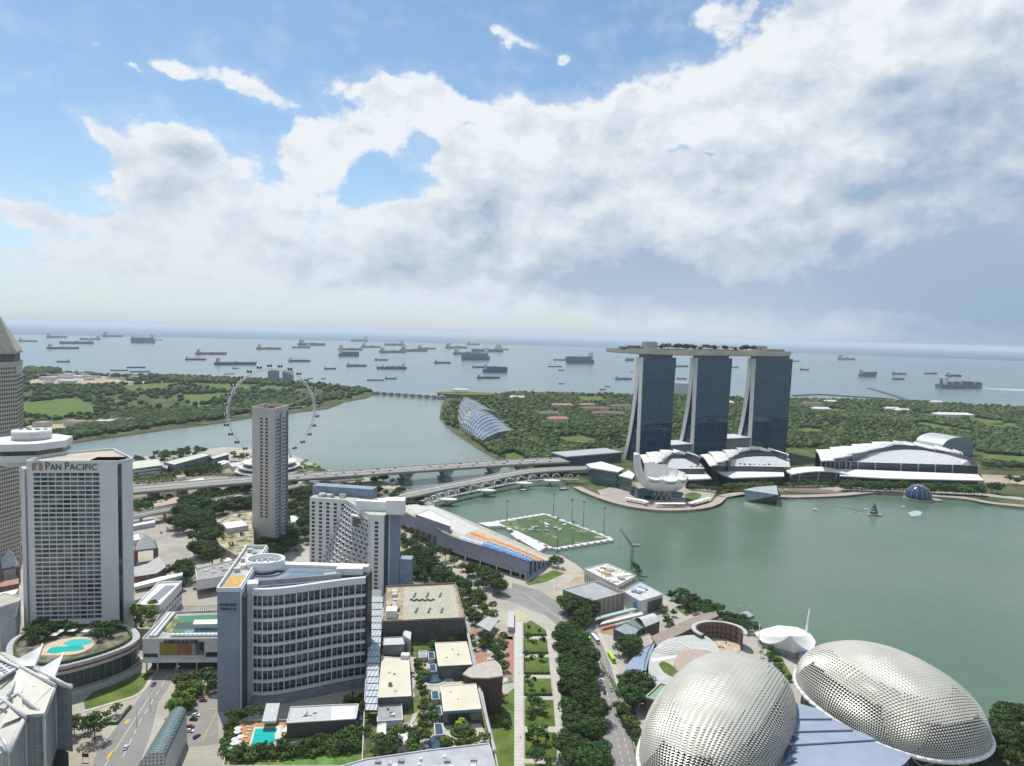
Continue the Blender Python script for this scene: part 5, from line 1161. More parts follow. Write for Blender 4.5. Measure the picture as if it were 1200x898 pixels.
# ------------------------------------------------------------------ fan shaped hotel with curved balcony bands
Z6 = 68.0; ARC = [U(*p, Z6) for p in [(297,691),(308,691.5),(320,691),(333,689.8),(347,688),(361,686),(375,684),(389,682),(402,680.3),(416,678.7),(429.5,677.5)]]
ARC = [Vector(p) for p in smooth_path([tuple(p) for p in ARC], 2)]
fh = thing('fan_hotel', 'fan shaped hotel with white banded curved front and tall shaded blue grey end wall', 'hotel', Vector((ARC[0].x, ARC[0].y, 0)))
cool = M('fan_white', (0.60, 0.62, 0.64), .75, var=.04, scale=.05)
bk = [U(433, 664, Z6), U(410, 660, Z6), U(326, 658, Z6), U(296, 668, Z6)]
foot = [Vector((p.x, p.y, 0)) for p in ARC] + [Vector((p.x, p.y, 0)) for p in bk]
inn = [p + Vector((.0, 1.2, 0)) for p in foot[:len(ARC)]] + foot[len(ARC):]
m_ = MB(); m_.prism(inn, 0, Z6 - .8, 0, 1); m_.build('core_block', [M('fan_core', (0.30, 0.33, 0.37), .8), M('atrium_roof', (0.16, 0.2, 0.24), .5)], fh)
dn = [Vector((-(ARC[min(i + 1, len(ARC) - 1)] - ARC[max(i - 1, 0)]).y, (ARC[min(i + 1, len(ARC) - 1)] - ARC[max(i - 1, 0)]).x, 0)).normalized() for i in range(len(ARC))]
NB = 8; zb0 = 6.5; pitch = (Z6 - 3.0 - zb0) / NB
for j in range(NB + 1):
    z = zb0 + j * pitch; m_ = MB(); o_ = [(p - n * .9) for p, n in zip(ARC, dn)]; i_ = [(p + n * 1.5) for p, n in zip(ARC, dn)]
    h0, h1 = z - .9, z + .75
    if j == NB: h0, h1 = z - .3, Z6 + .6
    P = [tuple(p[:2]) for p in o_] + [tuple(p[:2]) for p in i_[::-1]]
    for i in range(len(ARC) - 1): m_.prism([o_[i], o_[i + 1], i_[i + 1], i_[i]], h0, h1, 0, bottom=True)
    m_.build('balcony_band', cool, fh)
navy = M('fan_pane', (0.030, 0.045, 0.080), .16, var=.6, scale=.35, spec=.5, col2=(.10, .12, .15)); it = []; it2 = []
for j in range(NB):
    for i in range(len(ARC) - 1):
        z = zb0 + j * pitch + .9; u_ = ARC[i + 1] - ARC[i]; u_.z = 0; c = Vector((ARC[i].x, ARC[i].y, z)) + dn[i] * .7
        if i % 3 != 3: it.append((c + u_ * .03 + Vector((0, 0, 1.7)), u_ * .94, Vector((0, 0, pitch - 3.95)), -dn[i], .2)); it2.append((c + u_ * .03, u_ * .94, Vector((0, 0, 1.42)), -dn[i], .2))
rects(fh, 'balcony_pane', it, navy, 100); rects(fh, 'lower_pane', it2, M('fan_pane_dark', (0.012, 0.016, 0.028), .3), 100)
for i in range(0, len(ARC), 1):
    m_ = MB(); q = ARC[i] - dn[i] * (.95 if i % 2 == 0 else .4); w = .55 if i % 2 == 0 else .25; m_.box((q.x, q.y, (zb0 + Z6) / 2 - 1), (w, .5, Z6 - zb0), math.atan2(dn[i].y, dn[i].x) - math.pi / 2); m_.build('mullion', cool, fh)
# podium storeys below the bands
m_ = MB(); 
for i in range(len(ARC) - 1): m_.prism([ARC[i] - dn[i] * 2.2, ARC[i + 1] - dn[i + 1] * 2.2, ARC[i + 1] + dn[i + 1], ARC[i] + dn[i]], 0, zb0 - 1.4, 0)
m_.build('base_storey', M('base_glass', (0.20, 0.23, 0.27), .6, var=.2, scale=.2), fh)
# left wing
wa, wb_ = U(254.5, 693.5, Z6 + 2), U(280.5, 693.5, Z6 + 2); wc_, wd_ = U(312.5, 643, Z6 + 2), U(289, 643, Z6 + 2); bg_ = M('wing_shaded', (0.215, 0.255, 0.32), .7, var=.08, scale=.05)  # wing front coloured dark and bluish to stand for its shade
m_ = MB(); m_.prism([wa, wb_, wc_, wd_], 0, Z6 + 2, 0, 1); lw = m_.build('left_wing', [bg_, M('wing_roof', (0.44, 0.42, 0.38), .9, var=.15, scale=.2)], fh)
m_ = MB(); e_ = (wc_ - wb_).normalized(); s_ = Vector((e_.y, -e_.x, 0)); m_.prism([wb_ + e_ * .5 + s_ * .1, wc_ + s_ * .1, wc_ + s_ * 1.1, wb_ + e_ * .5 + s_ * 1.1], 0, Z6 + 3.2, 0); m_.build('side_wall', cool, fh)
m_ = MB()
for a_, b_ in ((wa, wb_), (wb_, wc_), (wc_, wd_), (wd_, wa)): m_.strip([tuple(a_[:2]), tuple(b_[:2])], .9, Z6 + 2, Z6 + 4.4)
m_.build('wing_parapet', cool, fh)
def on_roof(s, t): return wa.lerp(wb_, s).lerp(wd_.lerp(wc_, s), t)
m_ = MB(); m_.face([on_roof(.12, .10) + Vector((0, 0, .1)), on_roof(.9, .10) + Vector((0, 0, .1)), on_roof(.9, .32) + Vector((0, 0, .1)), on_roof(.12, .32) + Vector((0, 0, .1))]); m_.build('orange_roof_patch', M('ochre_deck', (0.50, 0.32, 0.11), .85, var=.15, scale=.3), fh)
for k in range(7):
    m_ = MB(); q = on_roof(.3 + .15 * (k % 3), .42 + .08 * k); m_.box((q.x, q.y, Z6 + 3.2), (3.5, 3 + (k % 3), 2.4), .4); m_.build('roof_unit', [lgrey, white, mgrey][k % 3], fh)
text(fh, 'MANDARIN', wa.lerp(wb_, .12), wa.lerp(wb_, .88), Z6 - 6.2, 2.1, lets, out=.25, name='faint_sign'); text(fh, 'ORIENTAL', wa.lerp(wb_, .12), wa.lerp(wb_, .88), Z6 - 8.6, 2.1, lets, out=.25, name='faint_sign')
m_ = MB(); q0, q1 = U(282, 694, Z6), U(289, 684, Z6); m_.prism([wb_ + s_ * 1.3, wb_ + s_ * 2.6, wb_ + s_ * 2.6 + e_ * 8, wb_ + s_ * 1.3 + e_ * 8], 0, Z6 - 1, 0); m_.build('dark_slot', M('slot_navy', (0.03,) * 3), fh)
q = U(295, 690, Z6); m_ = MB(); m_.box((q.x - .5, q.y + 3, Z6 / 2 + 1.5), (6, 7, Z6 + 3), .3); m_.build('stair_pier', cool, fh)
# roof drum and louvred atrium
q = U(311, 667, Z6); q = Vector((q.x, q.y, 0)); R1 = [(9.6, Z6 + 2), (9.6, Z6 + 7), (8.6, Z6 + 7), (8.6, Z6 + 3)]
m_ = MB(); m_.grid([[q + Vector((r * 1.25 * math.cos(a), r * math.sin(a), z)) for a in [2 * math.pi * k / 32 for k in range(32)]] for r, z in R1], 0, True, closed=True); m_.tube(q + Vector((0, 0, Z6)), q + Vector((0, 0, Z6 + 3)), 8, n=24); m_.build('roof_drum', white, fh)
for k in range(6):
    m_ = MB(); m_.box((q.x - 5 + k * 2, q.y - 2 + (k % 2) * 4, Z6 + 4), (1.2, 1.6, 2.4)); m_.build('cooling_unit', lgrey, fh)
s0, s1, s2, s3 = U(345, 664, Z6 + 2), U(408, 667, Z6 + 2), U(400, 674, Z6 + 1), U(316, 682, Z6 + 1)
for k in range(34):
    t0 = k / 34; m_ = MB(); a_ = s0.lerp(s1, t0); b_ = s3.lerp(s2, t0); dv = (s1 - s0) * (.55 / 34); m_.face([b_, b_ + dv, a_ + dv + Vector((0, 0, .5)), a_ + Vector((0, 0, .5))]); m_.face([a_, a_ + dv, a_ + dv + Vector((0, 0, .4)), a_ + Vector((0, 0, .4))]); m_.build('atrium_louvre', M('louvre_teal', (0.22, 0.31, 0.38), .4), fh)
m_ = MB(); a_, b_ = U(326, 661.5, Z6 + 3), U(432, 664.5, Z6 + 3); m_.strip([tuple(a_[:2]), tuple(b_[:2])], 5, Z6, Z6 + 4); m_.build('rear_beam', white, fh)
m_ = MB(); a_, b_ = U(300, 682.5, Z6 + 2), U(400, 674.5, Z6 + 2); m_.strip([tuple(a_[:2]), tuple(b_[:2])], .8, Z6, Z6 + 3.0); m_.build('grey_screen', mgrey, fh)
for k in range(7):
    q = U(381 + k * 3, 676.5 - k * .3, Z6); m_ = MB(); m_.box((q.x, q.y, Z6 + 1.3), (1.1, 1.6, 1.7)); m_.build('roof_unit', white, fh)
q = U(410, 673, Z6); m_ = MB(); m_.box((q.x, q.y, Z6 + 2.2), (16, 5, 4), .1); m_.build('plant_room', whitish, fh)
m_ = MB(); q = Vector(ARC[-1]); m_.box((q.x + .9, q.y + 3, Z6 / 2 + 1), (1.2, 9, Z6 + 2), -.1); m_.build('dark_edge', black, fh)
# ------------------------------------------------------------------ glass hall with fabric sails, bottom left
ZT = 44.0
hp = [(84,806),(65,803),(52,838),(30,840),(11,881),(-40,890),(-90,840),(-60,770),(5,764),(30,775)]
gt = thing('glass_mall', 'pale glass mall with zigzag roof edge under white sails, at bottom left', 'mall', Vector((U(84, 806, ZT).x, U(84, 806, ZT).y, 0)))
P = [Vector(p) for p in UL(hp, ZT)]; m_ = MB(); m_.prism(P, 12, ZT, 0, 1, bottom=True)
m_.build('walls', [grid_mat('mall_glass', (0.24, 0.28, 0.29), (0.42, 0.43, 0.42), 2.2, 7.5, .28, .35, axes='xz', var=.12), M('sail_roof', (0.50, 0.48, 0.42), .8, var=.08, scale=.1)], gt)
m_ = MB(); Q = [p * 1 for p in P]; c = sum(P, Vector()) / len(P); Q = [c + (p - c) * .93 for p in P]; m_.prism(Q, 0, 12, 0); m_.build('lower_storey', dgrey, gt)
m_ = MB()
for i in range(4): m_.tube(P[i] + Vector((0, 0, .6)), P[i + 1] + Vector((0, 0, .6)), 1.1, n=6)
m_.build('eave_tube', lgrey, gt)
for i in range(1, 4):
    m_ = MB(); m_.tube(Vector((P[i].x, P[i].y - .4, 12)), Vector((P[i].x, P[i].y - .4, ZT)), .7, n=6); m_.build('corner_post', lgrey, gt)
# folded roof: ridges and glazed grid
rg = M('ridge_beam', (0.55, 0.56, 0.56), .6)
for a_, b_ in (((84,806),(40,783)),((65,803),(0,772)),((65,803),(24,781)),((24,781),(0,795)),((24,781),(10,815)),((30,840),(0,817)),((11,881),(0,860)),((52,838),(22,812)),((22,812),(-10,830))):
    m_ = MB(); m_.tube(U(*a_, ZT + 2.2), U(*b_, ZT + 4.5), .75, n=6); m_.build('ridge_beam', rg, gt)
for tri in ([(65,801),(24,780),(28,838)], [(30,838),(22,812),(0,850)], [(65,802),(52,836),(28,838)]):
    m_ = MB(); T_ = [U(*tri[0], ZT + 1.5), U(*tri[1], ZT + 4.2), U(*tri[2], ZT + 1.5)]; m_.face(T_ if area(T_) > 0 else T_[::-1]); m_.build('fabric_panel', M('fabric_cream', (0.56, 0.54, 0.47), .7, var=.05), gt)
m_ = MB(); T_ = UL([(-30,765),(2,766),(22,780),(0,794),(-30,800)], ZT + 3.5); m_.face(T_ if area(T_) > 0 else T_[::-1]); m_.build('roof_lattice', grid_mat('lattice', (0.10, 0.12, 0.13), (0.60, 0.61, 0.60), 3.5, 3.5, .9, .5, rot=.6), gt)
sail = M('sail_white', (0.80, 0.80, 0.79), .6, var=.03)
for k, (a_, b_, c_, hh) in enumerate([((17,774),(42,780),(49,757),8), ((41,787),(63,797),(73,768),8), ((8,812),(41,803),(23,783),6)]):
    st = thing('fabric_sail', ['white fabric sail rising by the curved pool podium, rearmost of three', 'white fabric sail on the mall roof with the rightmost mast', 'white fabric sail lying low over the nearest mall roof fold'][k], 'sail', U(*a_, ZT + 4), 'fabric sails on the glass mall')
    A_ = U(*a_, ZT + 3); B_ = U(*b_, ZT + 3); C_ = U(*c_, ZT + hh); m_ = MB(); rows = []
    for i in range(9):
        r_l = []
        for j in range(9):
            s, t_ = i / 8, j / 8; p = A_.lerp(B_, t_).lerp(C_, s); p.z -= 3.0 * math.sin(math.pi * t_) * (1 - s) * math.sin(math.pi * min(1, s + .15)); r_l.append(p)
        rows.append(r_l)
    m_.grid(rows, 0, True); m_.build('fabric', sail, st)
    if k < 2: m_ = MB(); f0 = B_ + Vector((0, 0, 0)); m_.tube(f0, C_ + (C_ - f0) * .12, .45, .3, n=6); m_.build('mast', white, st)

# ------------------------------------------------------------------ curved pool podium
ZP = 20.0
op = smooth_path([tuple(U(a, b, ZP)) for a, b in [(8,772),(8,757),(20,745),(50,734),(105,731),(150,733),(164,744),(156,754),(136,763),(112,771),(90,777),(72,781),(48,783),(22,780),(8,772)]], 4)[:-1]
pt_ = thing('pool_podium', 'curved terrace podium with turquoise pool at the foot of the slab hotel', 'podium', Vector((op[0][0], op[0][1], 0)))
m_ = MB(); m_.prism([p[:2] for p in op], ZP - 5, ZP, 0, 1, bottom=True); m_.build('roof_ring', [M('fascia_grey', (0.46, 0.46, 0.45), .7), M('seam_silver', (0.40, 0.41, 0.42), .5, .2, var=.1)], pt_)
cc = sum([Vector((p[0], p[1], 0)) for p in op], Vector()) / len(op)
def shrink(k, P=op): return [(cc.x + (p[0] - cc.x) * k, cc.y + (p[1] - cc.y) * k) for p in P]
for nm, k0, z0_, z1_, mm in (('red_band', 1.006, ZP - 3.2, ZP - 2.0, M('band_red', (0.22, 0.06, 0.06), .6)), ('dark_glazing', .965, 4.0, ZP - 5, grid_mat('podium_glazing', (0.03, 0.04, 0.05), (0.10, 0.11, 0.12), 2.5, 20, .3, .3, axes='xz')), ('lower_parapet', 1.03, 0, 3.6, M('fascia_grey', (.4,) * 3)), ('mid_ledge', 1.012, 3.6, 5.0, mgrey)):
    m_ = MB(); m_.prism(shrink(k0), z0_, z1_, 0, bottom=True); m_.build(nm, mm, pt_)
m_ = MB(); m_.face([(p[0], p[1], ZP + .12) for p in shrink(.86)]); m_.build('garden_deck', M('deck_garden', (0.07, 0.085, 0.04), .95, var=.5, scale=.15, col2=(.16, .14, .10)), pt_)
m_ = MB(); R2_ = shrink(.87)
for i in range(len(R2_)): m_.strip([R2_[i], R2_[(i + 1) % len(R2_)]], 1.6, ZP, ZP + 1.5)
m_.build('hedge', M('hedge_green', (0.045, 0.08, 0.02), .95, var=.3, scale=.6, bump=.6), pt_)
ticks = MB()
R3_ = shrink(.975)
m_ = MB()
for i in range(0, len(R3_), 1):
    a_ = Vector((*R3_[i], ZP + .3)); b_ = Vector((cc.x + (R3_[i][0] - cc.x) * .93, cc.y + (R3_[i][1] - cc.y) * .93, ZP + .3)); mm = MB(); mm.tube(a_, b_, .12, n=4); mm.build('roof_seam', white, pt_)
pool = M('pool_water', (0.02, 0.42, 0.40), .08, var=.06, scale=.3); poolT = M('pool_water_light', (0.06, 0.50, 0.47), .08, var=.05, scale=.3); deckw = M('pool_deck', (0.52, 0.42, 0.30), .85, var=.1, scale=.3)
def flat(parent, name, px, z, mat, th=.15, sm=0, z0=None):
    P = [tuple(p) for p in UL(px, z)]
    if sm: P = smooth_path(P + [P[0]], sm)[:-1]
    m_ = MB(); m_.prism([p[:2] for p in P], z - th if z0 is None else z0, z, 0); return m_.build(name, mat, parent)
flat(pt_, 'pool_surround', [(48,768),(54,756),(78,748),(110,746),(112,754),(98,764),(76,768)], ZP + .3, deckw, sm=3)
flat(pt_, 'upper_pool', [(74,755),(80,751),(90,749),(106,749.5),(107,753),(98,756),(84,757)], ZP + .45, poolT, sm=3)
flat(pt_, 'lower_pool', [(55,764),(60,759),(76,757.5),(96,757),(97,761),(78,763.5),(62,765.5)], ZP + .45, pool, sm=3)
for i, (x, y) in enumerate([(64,748),(71,744),(85,743),(101,744),(108,743),(113,745),(118,741),(46,738),(52,741)]):
    t = thing('parasol', 'square pale parasol on the curved pool terrace below the slab hotel', 'parasol', U(x, y, ZP + .2), 'parasols on the curved pool terrace'); p = U(x, y, ZP + .2)
    m_ = MB(); e = 2.2; v = [(p.x - e, p.y - e, ZP + 2.8), (p.x + e, p.y - e, ZP + 2.8), (p.x + e, p.y + e, ZP + 2.8), (p.x - e, p.y + e, ZP + 2.8), (p.x, p.y, ZP + 3.7)]; m_.raw(v, [(0, 1, 4), (1, 2, 4), (2, 3, 4), (3, 0, 4)]); m_.build('canopy', whitish, t); m_ = MB(); m_.tube((p.x, p.y, ZP + .2), (p.x, p.y, ZP + 3.4), .1, n=5); m_.build('pole', dgrey, t)
grove('DMP', [(30,747),(36,738),(60,739),(62,746),(50,752),(36,758)], 13, 'on the curved pool terrace', ZP, .62, sep=4)
grove('DP', [(112,742),(128,736),(146,735),(140,742),(124,750),(112,752)], 9, 'on the right end of the pool terrace', ZP, .6, sep=4)
row('DM', [(36,740),(90,741)], 9, 'against the foot of the slab hotel', ZP, .6)
# ------------------------------------------------------------------ shopping mall with sign and tennis roof
ZM = 21.0; ml, P = block('sign_mall', 'white shopping mall with dark lettering, coloured wall panels and tennis courts on top', 'mall', [(167,750.5),(196,719.5),(262,717),(262,750)], ZM, whitish, M('mall_roof', (0.42, 0.41, 0.37), .9, var=.15, scale=.1), z0=9.0, parapet=1.3)
Af, Bf = U(167, 750.5, ZM), U(262, 750, ZM); fd = (Bf - Af); 
def mf(x): return (x - 167) / 95.0
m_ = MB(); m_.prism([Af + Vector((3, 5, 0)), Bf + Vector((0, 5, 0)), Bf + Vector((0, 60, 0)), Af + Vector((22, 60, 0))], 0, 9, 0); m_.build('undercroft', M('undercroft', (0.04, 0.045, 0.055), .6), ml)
m_ = MB(); a_, b_ = Af + Vector((0, -2.5, 0)), Bf + Vector((0, -2.5, 0)); m_.prism([a_, b_, Bf + Vector((0, 8, 0)), Af + Vector((0, 8, 0))], 7.6, 10.0, 0, bottom=True); m_.build('walkway_slab', whitish, ml)
for x0, x1, mm, nm in ((187,208,M('panel_ochre', (0.27, 0.21, 0.04), .8, var=.2, scale=.3),'ochre_panel'),(208.4,224.5,M('panel_red', (0.33, 0.12, 0.07), .8, var=.15, scale=.3),'red_panel'),(225,229,M('panel_sage', (0.28, 0.32, 0.26), .8),'sage_panel'),(229.4,239,dglass,'dark_panel')):
    rects(ml, nm, [(Af + fd * mf(x0) + Vector((0, -.05, -9.6)), fd * (mf(x1) - mf(x0)), Vector((0, 0, 8.4)), Vector((0, -1, 0)), .25)], mm)
rects(ml, 'low_window', [(Af + fd * mf(168.5) + Vector((0, -.05, -10.8)), fd * .17, Vector((0, 0, 2.2)), Vector((0, -1, 0)), .2), (Af + fd * mf(241) + Vector((0, -.05, -10.8)), fd * .2, Vector((0, 0, 2.8)), Vector((0, -1, 0)), .2)], dglass)
text(ml, 'MARINA SQUARE', Af + fd * mf(193), Af + fd * mf(232), ZM - 1.6, 3.3, M('letter_navy', (0.02, 0.02, 0.05), .5), out=1.0, depth=.3)
for x in (171, 184, 207, 230): p = Af + fd * mf(x); m_ = MB(); m_.tube((p.x, p.y + .5, 0), (p.x, p.y + .5, 8), .5, n=8); m_.build('column', whitish, ml)
court = M('court_green', (0.05, 0.19, 0.10), .8, var=.08); flat(ml, 'court', [(208,722),(255,720),(256,729),(205,730)], ZM + .25, court); flat(ml, 'court', [(203,738),(256,736),(256,746),(199,746.5)], ZM + .25, court); flat(ml, 'court_surface', [(217,739),(256,738),(256,745),(213,745.5)], ZM + .32, M('court_blue', (0.16, 0.30, 0.42), .8, var=.05)); flat(ml, 'court_gap', [(205,730.5),(256,729.5),(256,735.5),(203,737.5)], ZM + .2, M('court_dark', (0.05, 0.08, 0.09), .8))
m_ = MB(); q = [U(226, 731.5, ZM + 5), U(256, 731, ZM + 5), U(256, 726, ZM + 5), U(228, 726.5, ZM + 5)]; m_.prism(q, ZM + 4.6, ZM + 5, 0, bottom=True); m_.build('court_canopy', white, ml)
flat(ml, 'roof_planting', [(190,740),(204,724),(211,724),(201,741)], ZM + .3, M('roof_planting', (0.14, 0.17, 0.04), .95, var=.4, scale=.2, col2=(.3, .28, .14)))
for (a_, b_) in (((176,749),(199,721)), ((181,749),(204,721))):
    m_ = MB(); m_.strip([tuple(U(*a_, ZM)[:2]), tuple(U(*b_, ZM)[:2])], 2.0, ZM, ZM + 2.2); m_.build('roof_duct', lgrey, ml)
for k in range(12):
    p = (Af + fd * (.33 + .055 * k)); m_ = MB(); m_.box((p.x, p.y + 5, ZM + 1.2), (2.2, 1.6, 1.4)); m_.build('skylight_box', white, ml)
m_ = MB()
for k in range(22):
    a_ = U(203 + k * 2.45, 720 - k * .1, ZM); m_.tube((a_.x, a_.y, ZM), (a_.x, a_.y, ZM + 5), .12, n=4)
a_, b_ = U(203, 720, ZM), U(257, 717.8, ZM); m_.tube((a_.x, a_.y, ZM + 5), (b_.x, b_.y, ZM + 5), .12, n=4); m_.build('court_fence', dgrey, ml)
# white framed skylight hall behind
sk, P = block('skylight_hall', 'long white roofed hall with grey skylight behind the lettered mall', 'hall', [(160,711),(186,684),(213,683),(187,710.5)], 17, M('white_rail', (0.6, 0.61, 0.62), .7), white, parapet=1.5, trim=white)
flat(sk, 'skylight', [(171,706),(194,686),(206,686),(184,705)], 17.4, M('skylight_grey', (0.22, 0.22, 0.25), .4)); 
wr = [U(187, 710.5, 17), U(213, 683, 17)]; wallgrid(sk, wr[0], wr[1], 3, 12, 8, 2, dglass, fx=.7, fz=.5, proud=.15, out=Vector((1, -1, 0)))
grove('ML', [(157,716),(186,714),(184,727),(160,727)], 6, 'on the terrace before the skylight hall', 12, .75, sep=5)
block('garden_terrace', 'planted terrace between the pool podium and the lettered mall', 'terrace', [(155,738),(165,712),(192,712),(178,738)], 12, concrete, M('terrace_green', (0.09, 0.13, 0.03), .95, var=.5, scale=.2, col2=(.25, .22, .14)), parapet=.8)
for i, (x, y) in enumerate([(160,729),(166,733),(172,722)]): plant('S', x, y, 'on the planted terrace beside the pool podium', 12, 1.5)
# pyramid roofed pavilions and low structures
def pyr_pav(label, px, z, ap, name='pyramid_pavilion'):
    P = UL(px, z); c = sum(P, Vector()) / len(P); t = thing(name, label, 'pavilion', Vector((P[0].x, P[0].y, 0))); m_ = MB()
    for i in range(4): m_.face([P[i], P[(i + 1) % 4], c + Vector((0, 0, ap))])
    m_.build('glass_pyramid', grid_mat('pyr_glass', (0.30, 0.35, 0.36), (0.52, 0.54, 0.53), 2.5, 2.5, .35, .3), t)
    m_ = MB()
    for i in range(4): m_.tube(P[i], P[(i + 1) % 4], .9, n=4, smooth=False)
    m_.build('brown_frame', brown, t)
    for i in range(4): m_ = MB(); m_.box((P[i].x, P[i].y, z / 2), (1.6, 1.6, z)); m_.build('post', brown, t)
pyr_pav('glass pyramid roof on brown posts beside the white hall, right of the slab hotel', [(158,646),(184,643),(181,634),(160,637)], 16, 11)
pyr_pav('glass pyramid roof on brown posts between the beige tower and the slab hotel', [(2,668),(22,664),(20,655),(0,658)], 14, 14)
lb, P = block('brown_lodge', 'low brown building with ribbed pale roof below the glass pyramid', 'building', [(155,665),(172,661),(186,652),(195,664),(184,672),(158,676)], 12, brown, grid_mat('ribbed_roof', (0.42, 0.42, 0.42), (0.24, 0.24, 0.24), 1.6, 200, .5, .7, rot=.4), parapet=0)
block('link_bridge', 'curved white covered walkway running right from the slab hotel', 'walkway', [(154,689),(190,680),(214,674),(214,671),(188,676),(154,685)], 12, lgrey, white, z0=9.5, parapet=0)
lk, P = block('link_corridor', 'white two storey link corridor joining the fan hotel to the left buildings', 'walkway', [(229,668),(262,660),(284,655),(284,664),(262,676),(231,681)], 13, whitish, M('corridor_roof', (0.30, 0.30, 0.29), .9, var=.2, scale=.3), z0=5.5, parapet=1.0)
roof_units(lk, P, 13, 8, 7, s=(1.5, 3), h=(.6, 1.4))
block('kiosk', 'small white flat roofed kiosk under the trees beside the garden podium', 'kiosk', [(258,656),(275,652),(279,657),(262,662)], 6, lgrey, white, parapet=.3)
for i, px in enumerate([[(154,612),(180,608),(182,612),(154,617)], [(-10,690),(22,684),(22,678),(-10,684)], [(-10,703),(18,696),(22,690),(-10,697)], [(154,628),(162,626),(164,632),(154,634)]]):
    block('low_shed', ['white roofed shelter beside the slip road', 'red brown flat block left of the slab hotel', 'pale canopy left of the slab hotel', 'small pale shelter by the wide road'][i], 'shed', px, [5, 10, 8, 5][i], [lgrey, brown, whitish, lgrey][i], [white, terra, whitish, white][i], parapet=0)
# half hidden perforated arch roof at bottom
t = thing('arched_glass_roof', 'green glass barrel roof with perforated pale end wall at the bottom edge', 'canopy', U(170, 900)); rows = []
a0, a1 = U(160, 905, 10), U(194, 903, 10); b0_, b1_ = U(196, 846, 10), U(219, 848, 10)
for k in range(9):
    th = math.pi * .5 * k / 8 + .25; rows.append([a0.lerp(a1, .5 - .5 * math.cos(th * 1.7)) + Vector((0, 0, 9 * math.sin(min(th * 1.35, math.pi)))), b0_.lerp(b1_, .5 - .5 * math.cos(th * 1.7)) + Vector((0, 0, 9 * math.sin(min(th * 1.35, math.pi))))])
m_ = MB(); m_.grid(rows, 0, False); m_.build('glass_vault', grid_mat('vault_green', (0.09, 0.15, 0.15), (0.30, 0.34, 0.33), 1.6, 1.6, .2, .25, rot=.35), t)
m_ = MB(); m_.face([r[0] for r in rows] + [Vector((rows[-1][0].x, rows[-1][0].y, 0)), Vector((rows[0][0].x, rows[0][0].y, 0))]); m_.build('end_wall', grid_mat('perforated', (0.10, 0.11, 0.11), (0.42, 0.42, 0.40), 1.7, 1.7, .9, .8, axes='xz'), t)
m_ = MB(); m_.grid([[Vector((rows[-1][q].x, rows[-1][q].y, 0)) for q in (0, 1)], [rows[-1][q] for q in (0, 1)]]); m_.grid([[Vector((rows[0][q].x, rows[0][q].y, 0)) for q in (0, 1)], [rows[0][q] for q in (0, 1)]]); m_.build('side_wall', lgrey, t)

# ------------------------------------------------------------------ pool deck in front of the fan hotel
ZD = 12.0
pd_, P = block('pool_terrace', 'raised terrace with orange deck and rectangular pool before the fan hotel', 'terrace', [(262,900),(266,868),(283,846),(345,846),(430,846),(436,900)], ZD, concrete, M('terrace_grass', (0.10, 0.19, 0.035), .95, var=.3, scale=.2), parapet=1.2)
flat(pd_, 'orange_deck', [(266,897),(282,848),(310,846.5),(335,846),(330,892),(290,892)], ZD + .2, M('deck_orange', (0.42, 0.21, 0.09), .85, var=.15, scale=.4))
flat(pd_, 'pool_surround', [(288,888),(298,852),(329,851),(321,888)], ZD + .3, M('pool_edge', (0.55, 0.53, 0.47), .8)); flat(pd_, 'pool', [(290.5,885.5),(299.5,854),(326.5,853),(318,885.5)], ZD + .42, pool)
flat(pd_, 'stone_path', [(327,872),(330,868.5),(404,866),(404,869)], ZD + .25, concrete)
pv, P = block('pool_pavilion', 'long flat roofed dark pavilion beside the rectangular pool', 'pavilion', [(336,848),(341,829.5),(400,826.5),(420,826),(417,843)], 20, M('pavilion_dark', (0.07, 0.065, 0.06), .6), M('pavilion_roof_grey', (0.44, 0.46, 0.45), .8, var=.06), z0=ZD + .05, parapet=.5, trim=lgrey)
flat(pv, 'white_roof_end', [(388,844.5),(389,828.5),(416,827.5),(415,842.5)], 20.3, white)
m_ = MB(); q = UL([(329,858),(336,850),(420,845),(416,853)], 15.2); m_.prism(q, 14.9, 15.2, 0, bottom=True); m_.build('veranda_roof', whitish, pv)
block('grey_canopy', 'narrow grey canopy between the fan hotel and the pool', 'canopy', [(307,845.5),(312,824.5),(328,824),(323.5,845)], 17, lgrey, M('pavilion_roof_grey', (.4,) * 3), z0=15.8, parapet=0)
for i, (x, y) in enumerate([(279,859),(278,863.5),(275.5,872),(274,877),(279,876),(282,869),(284,880),(327.5,858),(328,862),(326,866),(326,870),(324,878),(270,884),(276,888)]):
    p = U(x, y, ZD + .2); t = thing('parasol', 'round white parasol on the orange deck beside the rectangular pool', 'parasol', p, 'parasols beside the rectangular pool'); m_ = MB(); R1 = [Vector((p.x + 1.9 * math.cos(a), p.y + 1.9 * math.sin(a), ZD + 2.8)) for a in [math.pi * 2 * k / 8 for k in range(8)]]
    for k in range(8): m_.face([R1[k], R1[(k + 1) % 8], Vector((p.x, p.y, ZD + 3.6))])
    m_.build('canopy', whitish, t); m_ = MB(); m_.tube(p, (p.x, p.y, ZD + 3.3), .08, n=5); m_.build('pole', dgrey, t)
for i, (x, y) in enumerate([(292,856),(290,860),(288,864),(291,852)]):
    p = U(x, y, ZD + .2); t = thing('sun_lounger', 'low brown sun lounger on the orange deck left of the pool', 'sun lounger', p, 'sun loungers left of the pool'); m_ = MB(); m_.box((p.x, p.y, ZD + .5), (2.0, .8, .25)); m_.build('mattress', whitish, t); m_ = MB(); m_.box((p.x, p.y, ZD + .35), (2.1, .9, .1)); m_.build('frame', brown, t)
row('DM', [(263,895),(268,866),(284,845)], 11, 'along the left edge of the pool terrace', ZD - 3, .62)
